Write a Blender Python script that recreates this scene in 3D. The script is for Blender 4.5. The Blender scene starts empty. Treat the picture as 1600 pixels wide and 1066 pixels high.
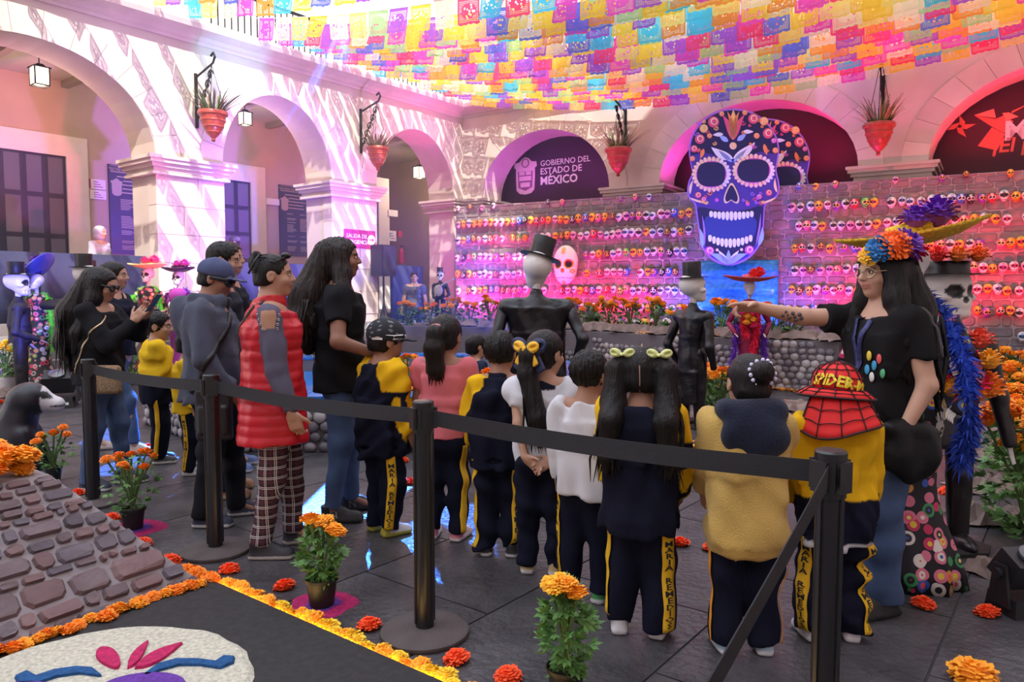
import bpy, math, random
import numpy as np
from mathutils import Vector, Matrix
PI = math.pi
RND = random.Random(11)
SC = bpy.context.scene
COL = SC.collection

# ------------------------------------------------------------------ camera
F, HC, HOR = 1150.0, 1.4, 457.0
PITCH = math.atan((533 - HOR) / F)
cd = bpy.data.cameras.new('camera'); cam = bpy.data.objects.new('camera', cd); COL.objects.link(cam)
cam.location = (0, 0, HC); cam.rotation_euler = (PI / 2 - PITCH, 0, 0)
cd.sensor_width = 36; cd.lens = 36 * F / 1600; cd.clip_end = 200
SC.camera = cam

# ------------------------------------------------------------------ plan of the courtyard (metres)
LP = Vector((-6.30, 13.5, 0)); LU = Vector((.614, .789, 0)).normalized(); LN = Vector((.789, -.614, 0)).normalized()
BC = Vector((-1.31, 19.9, 0)); BU = Vector((.84, -.543, 0)).normalized(); BN = Vector((-.543, -.84, 0)).normalized()

# ------------------------------------------------------------------ view, world, sun, lamps
SC.view_settings.view_transform = 'Standard'; SC.view_settings.look = 'None'
SC.view_settings.gamma = 1; SC.view_settings.use_curve_mapping = False
SC.view_settings.exposure = 0.0
SC.cycles.use_denoising = True
SC.cycles.max_bounces = 8; SC.cycles.transparent_max_bounces = 16
SC.cycles.sample_clamp_indirect = 6.0
SC.cycles.caustics_reflective = False; SC.cycles.caustics_refractive = False
w = bpy.data.worlds.new('world'); SC.world = w; w.use_nodes = True
wb = w.node_tree.nodes['Background']; wb.inputs[0].default_value = (.80, .86, 1, 1); wb.inputs[1].default_value = 3.0

def aim(o, target):
    d = Vector(target) - o.location
    o.rotation_euler = d.to_track_quat('-Z', 'Y').to_euler()
def lamp(name, kind, loc, target, energy, color, **kw):
    l = bpy.data.lights.new(name, kind); l.energy = energy; l.color = color
    o = bpy.data.objects.new(name, l); COL.objects.link(o); o.location = loc
    if target is not None: aim(o, target)
    for k, v in kw.items(): setattr(l, k, v)
    return o
SUN_DIR = Vector((-.35, .94, -.92))
sun = lamp('sun', 'SUN', (6, -8, 24), Vector((6, -8, 24)) + SUN_DIR, 7.5, (1, .95, .86), angle=.009)

MAG, PINK, RED, VIO, BLU = (1, .02, .42), (1, .12, .55), (1, .05, .09), (.36, .10, 1), (.10, .16, 1)
def wash(p, t, e, c, ang=80, r=.12):
    return lamp('wash_light', 'SPOT', p, t, e, c, spot_size=math.radians(ang), spot_blend=.7, shadow_soft_size=r)
# magenta and red LED washes at the foot of the skull wall
WU = Vector((.8796, -.476, 0)).normalized(); WN = Vector((-.476, -.8796, 0)).normalized(); W0 = Vector((-1.40, 18.52, 0))
for t_, c_, e_ in ((.8, (1, .06, .62), 330), (2.6, (1, .03, .40), 300), (4.4, (1, .02, .26), 230), (5.9, (.25, .15, 1), 260), (7.8, (.22, .14, 1), 200), (9.0, (1, .02, .22), 190), (10.6, (1, .02, .09), 200), (12.4, (1, .02, .08), 210)):
    p_ = W0 + WU * t_ + WN * 1.15 + Vector((0, 0, .86)); wash(p_, W0 + WU * t_ + Vector((0, 0, 2.1)), e_, c_, 120)
# blue and violet wash on the giant skull, pink wash inside the back arches, red on the right arch
wash((2.6, 12.2, .8), (4.5, 14.6, 3.6), 520, (.28, .20, 1), 50)
for s_, c_, e_ in ((1.6, (.75, .10, 1), 60), (3.4, (1, .10, .8), 50), (6.3, (1, .08, .75), 80), (8.9, (1, .04, .25), 110), (11.8, (1, .04, .10), 90), (13.6, (1, .04, .12), 80)):
    b_ = BC + BU * s_ - BN * .25; wash(b_ + Vector((0, 0, 3.62)), b_ + BN * .1 + Vector((0, 0, 5.6)), e_, c_, 150)
wash((6.2, 9.5, .5), BC + BU * 10.3 + Vector((0, 0, 4.6)), 650, (1, .10, .16), 60)
# washes across the court to the left gallery
def lw(s, d, z): return LP + LU * s + LN * d + Vector((0, 0, z))
wash(lw(-.6, 6.5, 1.2), lw(-2.4, -3.6, 4.2), 2600, (1, .10, .26), 34)
wash(lw(3.2, 5.6, 1.7), lw(2.5, -3.0, 4.0), 4200, (.34, .10, 1), 44)
wash(lw(2.6, 6.0, .8), lw(2.6, -1.0, 1.9), 3200, (.06, .12, 1), 40)
wash(lw(6.9, 3.4, 1.7), lw(6.2, -1.0, 4.6), 900, (1, .10, .30), 50)
wash(lw(6.0, 4.0, 1.5), lw(6.4, -2.4, 1.9), 1100, (.12, .16, 1), 60)
wash(lw(4.4, 5.0, 1.7), lw(4.4, 0, 5.0), 1100, (.70, .28, 1), 70)
wash(lw(-4.0, 5.0, 1.0), lw(-3.4, 0, 1.6), 1300, (.14, .14, 1), 44)
wash(lw(.5, 5.0, 1.0), lw(.4, 0, 3.6), 1300, (.55, .22, 1), 60)
wash(lw(7.2, 3.0, 1.7), lw(8.1, 0, 5.6), 420, (1, .25, .8), 60)
wash(lw(2.0, 7.0, 3.0), lw(1.4, 0, 5.9), 2600, (.20, .75, 1), 14)
# moving-head projector: blue gobo streaks thrown onto the paving
def fl_(x, y):
    d = Vector(((x - 800) / F, 0, 0)) + Vector((0, math.cos(PITCH), -math.sin(PITCH))) - Vector((0, math.sin(PITCH), math.cos(PITCH))) * ((y - 533) / F); t = -HC / d.z; return (d.x * t, d.y * t)
GPOS = Vector((-2.6, 11.6, 5.5))
gobo = lamp('gobo_projector', 'SPOT', GPOS, (-1.4, 4.4, 0), 42000, (.05, .22, 1), spot_size=math.radians(60), spot_blend=.25, shadow_soft_size=.02)
STREAKS = [((175, 735), (262, 668), .16, 1), ((205, 742), (285, 712), .07, 1.4), ((150, 690), (190, 660), .12, .8), ((262, 775), (277, 740), .016, 1.2), ((301, 873), (315, 842), .018, .8), ((388, 880), (392, 800), .022, 1.6), ((395, 905), (384, 875), .010, 1), ((480, 815), (520, 750), .10, 1.6), ((560, 800), (650, 752), .12, 1.5), ((600, 870), (700, 790), .16, .35), ((720, 800), (770, 880), .16, .35), ((548, 838), (586, 896), .014, .9), ((528, 872), (560, 948), .030, .7), ((556, 950), (570, 1008), .034, .7), ((690, 905), (742, 945), .026, .55), ((640, 850), (690, 905), .016, .5), ((745, 880), (800, 925), .016, .5), ((800, 925), (865, 962), .014, .45), ((195, 1000), (255, 955), .03, .3)]
gobo.data.use_nodes = True; nt = gobo.data.node_tree; N_, L_ = nt.nodes, nt.links; em = next(n for n in N_ if n.type == 'EMISSION')
gi = N_.new('ShaderNodeNewGeometry'); sx = N_.new('ShaderNodeSeparateXYZ'); L_.new(gi.outputs['Incoming'], sx.inputs[0])
def mm(op, a, b=None, c=None, cl=False):
    n = N_.new('ShaderNodeMath'); n.operation = op; n.use_clamp = cl
    for i, v in enumerate((a, b, c)):
        if v is None: continue
        if isinstance(v, (int, float)): n.inputs[i].default_value = v
        else: L_.new(v, n.inputs[i])
    return n.outputs[0]
tt = mm('DIVIDE', GPOS.z, mm('MAXIMUM', mm('ABSOLUTE', sx.outputs[2]), .01)); sg = mm('MULTIPLY', mm('SIGN', sx.outputs[2]), -1.0)
fx = mm('ADD', mm('MULTIPLY', mm('MULTIPLY', sx.outputs[0], sg), tt), GPOS.x); fy = mm('ADD', mm('MULTIPLY', mm('MULTIPLY', sx.outputs[1], sg), tt), GPOS.y); acc = None
for a_, b_, r_, k_ in STREAKS:
    (ax, ay), (bx_, by_) = fl_(*a_), fl_(*b_); dx, dy = bx_ - ax, by_ - ay; l2 = dx * dx + dy * dy
    px, py = mm('SUBTRACT', fx, ax), mm('SUBTRACT', fy, ay); h_ = mm('MULTIPLY', mm('ADD', mm('MULTIPLY', px, dx), mm('MULTIPLY', py, dy)), 1 / l2, None, True)
    ex, ey = mm('SUBTRACT', px, mm('MULTIPLY', h_, dx)), mm('SUBTRACT', py, mm('MULTIPLY', h_, dy)); d_ = mm('SQRT', mm('ADD', mm('MULTIPLY', ex, ex), mm('MULTIPLY', ey, ey)))
    wv = mm('MULTIPLY', mm('SUBTRACT', 1.15, h_), r_)      # streaks taper to one end
    v_ = mm('MULTIPLY', mm('MULTIPLY', mm('SUBTRACT', mm('ADD', wv, .008), d_), 1 / .016, None, True), k_)
    acc = v_ if acc is None else mm('MAXIMUM', acc, v_)
L_.new(acc, em.inputs['Strength'])
# ------------------------------------------------------------------ projection helpers (photo pixel -> place)
_fw = Vector((0, math.cos(PITCH), -math.sin(PITCH))); _up = Vector((0, math.sin(PITCH), math.cos(PITCH)))
def ray(x, y): return Vector((1, 0, 0)) * ((x - 800) / F) + _fw - _up * ((y - 533) / F)
def gp(x, y, z=0.0):
    d = ray(x, y); t = (z - HC) / d.z; return Vector((d.x * t, d.y * t, z))
def at(x, y, Y):
    d = ray(x, y); t = Y / d.y; return Vector((d.x * t, Y, HC + d.z * t))
def onpl(x, y, p0, n):
    d = ray(x, y); c = Vector((0, 0, HC)); t = (Vector(p0) - c).dot(n) / d.dot(n); return c + d * t

# ------------------------------------------------------------------ materials
MATS = {}
def mat(name, col=(.5, .5, .5), rough=.6, metal=0, var=0, vscale=6, bump=0, bscale=40, emit=None, es=0, vcol=False,
        spec=.5, coat=0, sheen=0, stretch=None, alpha=None, trans=0):
    if name in MATS: return MATS[name]
    m = bpy.data.materials.new(name); m.use_nodes = True; MATS[name] = m
    nt = m.node_tree; N = nt.nodes; L = nt.links; b = N['Principled BSDF']
    b.inputs['Roughness'].default_value = rough; b.inputs['Metallic'].default_value = metal
    b.inputs['Specular IOR Level'].default_value = spec
    b.inputs['Coat Weight'].default_value = coat; b.inputs['Sheen Weight'].default_value = sheen
    b.inputs['Transmission Weight'].default_value = trans
    b.inputs['Base Color'].default_value = (*col, 1)
    src = None
    if vcol:
        a = N.new('ShaderNodeVertexColor'); a.layer_name = 'Col'; src = a.outputs['Color']
    tc = None
    def coords():
        nonlocal tc
        if tc is None:
            t = N.new('ShaderNodeTexCoord'); mp = N.new('ShaderNodeMapping'); L.new(t.outputs['Object'], mp.inputs[0])
            if stretch: mp.inputs['Scale'].default_value = stretch
            tc = mp.outputs[0]
        return tc
    if var:
        n = N.new('ShaderNodeTexNoise'); n.inputs['Scale'].default_value = vscale; n.inputs['Detail'].default_value = 6
        L.new(coords(), n.inputs['Vector'])
        mr = N.new('ShaderNodeMapRange'); mr.inputs[1].default_value = .3; mr.inputs[2].default_value = .7
        mr.inputs[3].default_value = 1 - var; mr.inputs[4].default_value = 1 + var
        L.new(n.outputs[0], mr.inputs[0])
        mx = N.new('ShaderNodeVectorMath'); mx.operation = 'SCALE'
        if src: L.new(src, mx.inputs[0])
        else: mx.inputs[0].default_value = col
        L.new(mr.outputs[0], mx.inputs['Scale']); src = mx.outputs[0]
    if src: L.new(src, b.inputs['Base Color'])
    if bump:
        n = N.new('ShaderNodeTexNoise'); n.inputs['Scale'].default_value = bscale; n.inputs['Detail'].default_value = 5
        L.new(coords(), n.inputs['Vector'])
        bp = N.new('ShaderNodeBump'); bp.inputs['Strength'].default_value = bump; bp.inputs['Distance'].default_value = .01
        L.new(n.outputs[0], bp.inputs['Height']); L.new(bp.outputs[0], b.inputs['Normal'])
    if emit:
        b.inputs['Emission Color'].default_value = (*emit, 1); b.inputs['Emission Strength'].default_value = es
    return m
def vmat(name, rough=.8, **k): return mat(name, rough=rough, vcol=True, **k)

# ------------------------------------------------------------------ mesh / object helpers
def mesh_np(name, V, Fc, m=None, smooth=True, cols=None, mats=None, mi=None):
    """V (n,3); Fc list of tuples or (n,k) array"""
    me = bpy.data.meshes.new(name)
    V = np.asarray(V, dtype=np.float32)
    if isinstance(Fc, np.ndarray):
        nf, k = Fc.shape
        me.vertices.add(len(V)); me.vertices.foreach_set('co', V.ravel())
        me.loops.add(nf * k); me.loops.foreach_set('vertex_index', Fc.astype(np.int32).ravel())
        me.polygons.add(nf); me.polygons.foreach_set('loop_start', np.arange(0, nf * k, k, dtype=np.int32))
        me.update(calc_edges=True)
    else:
        me.from_pydata(V.tolist(), [], Fc); me.update()
    if smooth is not False: me.polygons.foreach_set('use_smooth', [True] * len(me.polygons))
    if cols is not None:
        a = me.color_attributes.new('Col', 'FLOAT_COLOR', 'POINT')
        c = np.ones((len(V), 4), dtype=np.float32); c[:, :3] = cols
        a.data.foreach_set('color', c.ravel())
    if mats:
        for x in mats: me.materials.append(x)
        if mi is not None: me.polygons.foreach_set('material_index', np.asarray(mi, dtype=np.int32))
    elif m: me.materials.append(m)
    return me
def link(name, me, parent=None, loc=None, rot=None, scale=None):
    o = bpy.data.objects.new(name, me); COL.objects.link(o)
    if parent: o.parent = parent
    if loc is not None: o.location = loc
    if rot is not None: o.rotation_euler = rot
    if scale is not None: o.scale = (scale,) * 3 if isinstance(scale, (int, float)) else scale
    return o
def tag(o, label, cat, group=None):
    o['label'] = label; o['category'] = cat
    if group: o['group'] = group
    return o
def thing(name, label, cat, loc=(0, 0, 0), rz=0, group=None):
    o = bpy.data.objects.new(name, None); COL.objects.link(o); o.location = loc; o.rotation_euler = (0, 0, rz)
    o.empty_display_size = .1
    return tag(o, label, cat, group)
def structure(o, label=None):
    o['kind'] = 'structure'
    if label: o['label'] = label
    return o

class MB:
    """collects boxes, tubes, lathes and prisms for ONE mesh"""
    def __init__(s): s.V = []; s.F = []; s.M = []; s.mi = 0
    def add(s, vs, fs):
        b = len(s.V); s.V += [tuple(v) for v in vs]; s.F += [tuple(i + b for i in f) for f in fs]; s.M += [s.mi] * len(fs); return s
    def box(s, c, d, ax=None, taper=1):
        cx = Vector(c); ax = ax or (Vector((1, 0, 0)), Vector((0, 1, 0)), Vector((0, 0, 1)))
        vs = []
        for k in (-1, 1):
            t = taper if k > 0 else 1
            for i, j in ((-1, -1), (1, -1), (1, 1), (-1, 1)):
                vs.append(cx + ax[0] * (i * d[0] / 2 * t) + ax[1] * (j * d[1] / 2 * t) + ax[2] * (k * d[2] / 2))
        return s.add(vs, [(3, 2, 1, 0), (4, 5, 6, 7), (0, 1, 5, 4), (1, 2, 6, 5), (2, 3, 7, 6), (3, 0, 4, 7)])
    def tube(s, pts, r, n=8, caps=True, flat=1.0):
        pts = [Vector(p) for p in pts]; rs = r if isinstance(r, (list, tuple)) else [r] * len(pts)
        vs = []; fs = []; pu = None
        for i, p in enumerate(pts):
            d = (pts[min(i + 1, len(pts) - 1)] - pts[max(i - 1, 0)]).normalized()
            if pu is None: pu = d.orthogonal().normalized()
            pu = (pu - d * pu.dot(d)).normalized(); pv = d.cross(pu)
            for k in range(n):
                a = 2 * PI * k / n; vs.append(p + pu * (math.cos(a) * rs[i]) + pv * (math.sin(a) * rs[i] * flat))
        for i in range(len(pts) - 1):
            for k in range(n):
                a, b = i * n + k, i * n + (k + 1) % n; fs.append((a, b, b + n, a + n))
        if caps: fs.append(tuple(range(n))[::-1]); fs.append(tuple((len(pts) - 1) * n + k for k in range(n)))
        return s.add(vs, fs)
    def lathe(s, prof, n=20, c=(0, 0, 0), sx=1, sy=1, caps=True):
        c = Vector(c); vs = []; fs = []
        for r, z in prof:
            for k in range(n):
                a = 2 * PI * k / n; vs.append(c + Vector((math.cos(a) * r * sx, math.sin(a) * r * sy, z)))
        for i in range(len(prof) - 1):
            for k in range(n):
                a, b = i * n + k, i * n + (k + 1) % n; fs.append((a, b, b + n, a + n))
        if caps: fs.append(tuple(range(n))[::-1]); fs.append(tuple((len(prof) - 1) * n + k for k in range(n)))
        return s.add(vs, fs)
    def prism(s, poly, o, ux, uy, th):
        """2-D outline extruded by th along ux x uy"""
        o, ux, uy = Vector(o), Vector(ux), Vector(uy); nz = ux.cross(uy).normalized()
        n = len(poly); vs = [o + ux * a + uy * b for a, b in poly]; vs += [v + nz * th for v in vs]
        fs = [tuple(range(n))[::-1], tuple(range(n, 2 * n))] + [(i, (i + 1) % n, (i + 1) % n + n, i + n) for i in range(n)]
        return s.add(vs, fs)
    def ball(s, c, r, n=8, m=5):
        c = Vector(c); rr = r if isinstance(r, (tuple, list)) else (r, r, r); vs = []; fs = []
        for i in range(m + 1):
            t = PI * i / m
            for k in range(n):
                a = 2 * PI * k / n; vs.append(c + Vector((rr[0] * math.sin(t) * math.cos(a), rr[1] * math.sin(t) * math.sin(a), -rr[2] * math.cos(t))))
        for i in range(m):
            for k in range(n):
                a, b = i * n + k, i * n + (k + 1) % n; fs.append((a, b, b + n, a + n))
        return s.add(vs, fs)
    def mesh(s, name, m=None, smooth=False, mats=None):
        me = mesh_np(name, s.V, s.F, m, smooth, None, mats, s.M if mats else None)
        if smooth == 'auto':
            try: me.set_sharp_from_angle(angle=math.radians(38))
            except Exception: pass
        return me
    def obj(s, name, m, parent=None, smooth=False, **k): return link(name, s.mesh(name, m, smooth), parent, **k)
XYZ = (Vector((1, 0, 0)), Vector((0, 1, 0)), Vector((0, 0, 1)))

def text_mesh(txt, size, depth=.004, align='CENTER', bold=0, sp=1.0, shear=0):
    c = bpy.data.curves.new('lettering', 'FONT'); c.body = txt; c.size = size; c.extrude = depth; c.offset = bold * size
    c.align_x = align; c.space_character = sp; c.resolution_u = 2; c.shear = shear
    o = bpy.data.objects.new('lettering', c); COL.objects.link(o)
    dg = bpy.context.evaluated_depsgraph_get(); me = bpy.data.meshes.new_from_object(o.evaluated_get(dg))
    bpy.data.objects.remove(o); bpy.data.curves.remove(c)
    return me
def lettering(txt, size, o, ux, uy, m, parent, name='lettering', **k):
    """flat letters: text x runs along ux, text y along uy, from world/local point o"""
    me = text_mesh(txt, size, **k); me.materials.clear(); me.materials.append(m)
    ux, uy = Vector(ux).normalized(), Vector(uy).normalized(); uz = ux.cross(uy)
    M = Matrix((ux, uy, uz)).transposed().to_4x4(); M.translation = Vector(o)
    me.transform(M)
    return link(name, me, parent)

# ------------------------------------------------------------------ implicit surfaces (smooth unions of tapered limbs)
def _v(p): return np.array(p, dtype=np.float32)
def rc(a, b, ra, rb, k=.02, op='u'):
    a, b = _v(a), _v(b); ab = b - a; L2 = float(ab @ ab) + 1e-9; r = max(ra, rb)
    def fn(X, Y, Z):
        px, py, pz = X - a[0], Y - a[1], Z - a[2]
        t = np.clip((px * ab[0] + py * ab[1] + pz * ab[2]) / L2, 0, 1)
        return np.sqrt((px - t * ab[0]) ** 2 + (py - t * ab[1]) ** 2 + (pz - t * ab[2]) ** 2) - (ra + (rb - ra) * t)
    return (op, k, fn, np.minimum(a, b) - r, np.maximum(a, b) + r)
def el(c, r, M=None, k=.02, op='u'):
    c, r = _v(c), _v(r); mr = float(r.max()); M = None if M is None else np.array(M, dtype=np.float32)
    def fn(X, Y, Z):
        p = [X - c[0], Y - c[1], Z - c[2]]
        if M is not None: p = [p[0] * M[0, j] + p[1] * M[1, j] + p[2] * M[2, j] for j in range(3)]
        k0 = np.sqrt((p[0] / r[0]) ** 2 + (p[1] / r[1]) ** 2 + (p[2] / r[2]) ** 2)
        k1 = np.sqrt((p[0] / r[0] ** 2) ** 2 + (p[1] / r[1] ** 2) ** 2 + (p[2] / r[2] ** 2) ** 2) + 1e-6
        return k0 * (k0 - 1) / k1
    e = mr if M is not None else r
    return (op, k, fn, c - e, c + e)
def bxs(c, hd, rad=.01, M=None, k=.01, op='u'):
    c, hd = _v(c), _v(hd) - rad; M = None if M is None else np.array(M, dtype=np.float32)
    def fn(X, Y, Z):
        p = [X - c[0], Y - c[1], Z - c[2]]
        if M is not None: p = [p[0] * M[0, j] + p[1] * M[1, j] + p[2] * M[2, j] for j in range(3)]
        q = [np.abs(p[j]) - hd[j] for j in range(3)]
        out = np.sqrt(np.maximum(q[0], 0) ** 2 + np.maximum(q[1], 0) ** 2 + np.maximum(q[2], 0) ** 2)
        return out + np.minimum(np.maximum(np.maximum(q[0], q[1]), q[2]), 0) - rad
    e = float(np.linalg.norm(hd) + rad) if M is not None else hd + rad
    return (op, k, fn, c - e, c + e)
def plane(p, n, k=.004, op='i'):
    """keeps the side the normal points away from"""
    p, n = _v(p), _v(n) / np.linalg.norm(_v(n))
    return (op, k, lambda X, Y, Z: (X - p[0]) * n[0] + (Y - p[1]) * n[1] + (Z - p[2]) * n[2], None, None)
def warp(fn): return ('d', 0, fn, None, None)

def sdf_grid(prims, h):
    los = [p[3] for p in prims if p[0] == 'u']; his = [p[4] for p in prims if p[0] == 'u']
    lo = np.min(los, axis=0) - 3.2 * h; hi = np.max(his, axis=0) + 3.2 * h
    n = np.ceil((hi - lo) / h).astype(int) + 1
    ax = [(lo[i] + h * np.arange(n[i])).astype(np.float32) for i in range(3)]
    G = np.full(n, 1.0, dtype=np.float32)
    for op, k, fn, a, b in prims:
        if a is None:
            sl = (slice(None),) * 3
        else:
            i0 = np.maximum(np.floor((a - k - 3 * h - lo) / h).astype(int), 0); i1 = np.minimum(np.ceil((b + k + 3 * h - lo) / h).astype(int) + 1, n)
            if (i1 <= i0).any(): continue
            sl = tuple(slice(i0[j], i1[j]) for j in range(3))
        X = ax[0][sl[0]][:, None, None]; Y = ax[1][sl[1]][None, :, None]; Z = ax[2][sl[2]][None, None, :]
        d = fn(X, Y, Z); g = G[sl]
        if op == 'u':
            t = np.clip(.5 + .5 * (g - d) / k, 0, 1); G[sl] = g + (d - g) * t - k * t * (1 - t)
        elif op == 's':
            t = np.clip(.5 - .5 * (g + d) / k, 0, 1); G[sl] = g + (-d - g) * t + k * t * (1 - t)
        elif op == 'i':
            G[sl] = np.maximum(g, d)
        elif op == 'd':
            G[sl] = g + d
    return G, lo
def surface(prims, h):
    G, lo = sdf_grid(prims, h)
    S = G < 0
    n = np.array(G.shape)
    c = S[:-1, :-1, :-1].astype(np.int8)
    for i, j, k in ((1,0,0),(0,1,0),(0,0,1),(1,1,0),(1,0,1),(0,1,1),(1,1,1)):
        c = c + S[i:n[0]-1+i, j:n[1]-1+j, k:n[2]-1+k]
    I = np.nonzero((c > 0) & (c < 8)); nv = len(I[0])
    idx = np.full(c.shape, -1, dtype=np.int32); idx[I] = np.arange(nv)
    P = np.zeros((nv, 3), dtype=np.float32); cnt = np.zeros(nv, dtype=np.float32)
    cor = [(0,0,0),(1,0,0),(0,1,0),(1,1,0),(0,0,1),(1,0,1),(0,1,1),(1,1,1)]
    gv = [G[I[0]+a, I[1]+b, I[2]+d] for a, b, d in cor]
    for e0, e1 in ((0,1),(2,3),(4,5),(6,7),(0,2),(1,3),(4,6),(5,7),(0,4),(1,5),(2,6),(3,7)):
        a, b = gv[e0], gv[e1]; x = (a < 0) != (b < 0); t = np.where(x, a / np.where(np.abs(a - b) < 1e-9, 1, a - b), 0)
        ca, cb = np.array(cor[e0], dtype=np.float32), np.array(cor[e1], dtype=np.float32)
        P += np.where(x[:, None], ca + (cb - ca) * t[:, None], 0); cnt += x
    P /= np.maximum(cnt, 1)[:, None]
    V = (np.stack(I, 1) + P) * h + lo
    fs = []
    for ax in range(3):
        sl0 = [slice(1, -1)] * 3; sl1 = [slice(1, -1)] * 3; sl0[ax] = slice(0, -1); sl1[ax] = slice(1, None)
        a = S[tuple(sl0)]; b = S[tuple(sl1)]; D = np.nonzero(a != b)
        if len(D[0]) == 0: continue
        p = [D[j] + (0 if j == ax else 1) for j in range(3)]
        u, v = [j for j in range(3) if j != ax]
        def cell(du, dv):
            q = [x.copy() for x in p]; q[u] = q[u] - du; q[v] = q[v] - dv; return idx[q[0], q[1], q[2]]
        q = np.stack([cell(1, 1), cell(0, 1), cell(0, 0), cell(1, 0)], 1)
        flip = a[D] if ax != 1 else ~a[D]
        q[~flip] = q[~flip][:, ::-1]
        fs.append(q)
    Fc = np.concatenate(fs)
    Fc = Fc[(Fc >= 0).all(1)]
    return V, Fc
def sdf_obj(name, prims, h, m, parent=None, color=None, **k):
    V, Fc = surface(prims, h)
    cols = None
    if color is not None: cols = color(V) if callable(color) else np.tile(np.array(color, dtype=np.float32), (len(V), 1))
    me = mesh_np(name, V, Fc, m, True, cols)
    return link(name, me, parent, **k)
def folds(amp=.004, s=22, seed=0, ax=(1, 1, .45)):
    r = np.random.RandomState(seed); ks = r.normal(size=(7, 3)) * s * _v(ax); ph = r.rand(7) * 7
    def fn(X, Y, Z):
        t = 0
        wx = .03 * np.sin(9 * Z + ph[0]) + .02 * np.sin(13 * Y + ph[2]); wz = .03 * np.sin(11 * X + ph[1])
        for i in range(7): t = t + np.sin(ks[i, 0] * (X + wx) + ks[i, 1] * Y + ks[i, 2] * (Z + wz) + ph[i])
        return (amp * .5 * t).astype(np.float32)
    return warp(fn)
# ------------------------------------------------------------------ structure
def stone_mat(name, c1, c2, sc=1.2, bump=.35, rough=.85):
    m = mat(name, c1, rough, bump=bump, bscale=28); nt = m.node_tree; N, L = nt.nodes, nt.links
    t = N.new('ShaderNodeTexCoord'); n1 = N.new('ShaderNodeTexNoise'); n1.inputs['Scale'].default_value = sc; n1.inputs['Detail'].default_value = 8
    L.new(t.outputs['Object'], n1.inputs['Vector'])
    r = N.new('ShaderNodeValToRGB'); r.color_ramp.elements[0].position = .3; r.color_ramp.elements[1].position = .7
    r.color_ramp.elements[0].color = (*c1, 1); r.color_ramp.elements[1].color = (*c2, 1)
    L.new(n1.outputs[0], r.inputs[0])
    oi = N.new('ShaderNodeObjectInfo'); mr = N.new('ShaderNodeMapRange'); mr.inputs[3].default_value = .86; mr.inputs[4].default_value = 1.1
    L.new(oi.outputs['Random'], mr.inputs[0]); s = N.new('ShaderNodeVectorMath'); s.operation = 'SCALE'
    L.new(r.outputs[0], s.inputs[0]); L.new(mr.outputs[0], s.inputs['Scale']); L.new(s.outputs[0], N['Principled BSDF'].inputs['Base Color'])
    return m
CANT = stone_mat('pink_cantera_stone', (.62, .50, .44), (.74, .63, .56), 1.2, .12)
CANT2 = stone_mat('cantera_moulding', (.58, .47, .43), (.70, .59, .53), 2)
PLAS = mat('cream_plaster', (.52, .40, .31), .9, var=.06, vscale=2, bump=.1)
WHITE_TRIM = mat('white_stone_trim', (.80, .74, .70), .8, var=.04)
FLOORM = stone_mat('dark_basalt_paving', (.030, .029, .033), (.085, .079, .085), 4.0, 1.0, .38)
JOINT = mat('paving_joint', (.04, .037, .04), .9)

ZS, ZC, ZT = 3.85, 5.42, 6.0          # spring, crown, wall top
def wpt(O, u, n, s, d, z): return O + u * s + n * d + Vector((0, 0, z))
def arch_pts(s0, s1, grow=0.0, N=20, zs=ZS, zc=ZC):
    c, a, b = (s0 + s1) / 2, (s1 - s0) / 2 + grow, zc - zs + grow
    return [(c - a * math.cos(PI * i / N), zs + b * math.sin(PI * i / N)) for i in range(N + 1)]
def arcade(name, O, u, n, arches, smin, smax, z0, zt, th, m, zs=ZS, zc=ZC):
    """wall with arched openings, front face on the plane, body behind it"""
    mb = MB()
    def quad(p):  # list of (s,z) on front and back
        for d, fl in ((0, False), (-th, True)):
            q = [wpt(O, u, n, s, d, z) for s, z in p]; mb.add(q if not fl else q[::-1], [tuple(range(len(q)))])
    def rect(a, b, za, zb): quad([(a, za), (b, za), (b, zb), (a, zb)])
    cur = smin
    for s0, s1 in arches:
        rect(cur, s0, z0, zs); rect(cur, s0, zs, zt); cur = s1
        P = arch_pts(s0, s1, zs=zs, zc=zc)
        for (a, za), (b, zb) in zip(P, P[1:]): quad([(a, za), (b, zb), (b, zt), (a, zt)])
        I = [(s0, z0)] + P + [(s1, z0)]
        for (a, za), (b, zb) in zip(I, I[1:]):
            mb.add([wpt(O, u, n, a, 0, za), wpt(O, u, n, a, -th, za), wpt(O, u, n, b, -th, zb), wpt(O, u, n, b, 0, zb)], [(0, 1, 2, 3)])
    rect(cur, smax, z0, zt)
    mb.add([wpt(O, u, n, smin, 0, zt), wpt(O, u, n, smax, 0, zt), wpt(O, u, n, smax, -th, zt), wpt(O, u, n, smin, -th, zt)], [(0, 1, 2, 3)])
    return structure(mb.obj(name, m))
def voussoirs(wall, O, u, n, arches, m, th):
    for s0, s1 in arches:
        K = 15; A = arch_pts(s0, s1, 0, K * 2); B = arch_pts(s0, s1, .46, K * 2)
        for i in range(K):
            lo = [A[2*i], A[2*i+1], A[2*i+2]]; hi = [B[2*i], B[2*i+1], B[2*i+2]]
            c = Vector(((lo[1][0] + hi[1][0]) / 2, (lo[1][1] + hi[1][1]) / 2))
            poly = [Vector(p) for p in lo + hi[::-1]]; poly = [c + (p - c) * .985 for p in poly]
            mb = MB(); d0, d1 = -.02, .014 + RND.random() * .014
            fr = [wpt(O, u, n, p.x, d1, p.y) for p in poly]; bk = [wpt(O, u, n, p.x, d0, p.y) for p in poly]; k = len(poly)
            mb.add(fr + bk, [tuple(range(k))] + [(j, (j + 1) % k, (j + 1) % k + k, j + k)[::-1] for j in range(k)])
            mb.obj('voussoir', m, wall)
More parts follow.
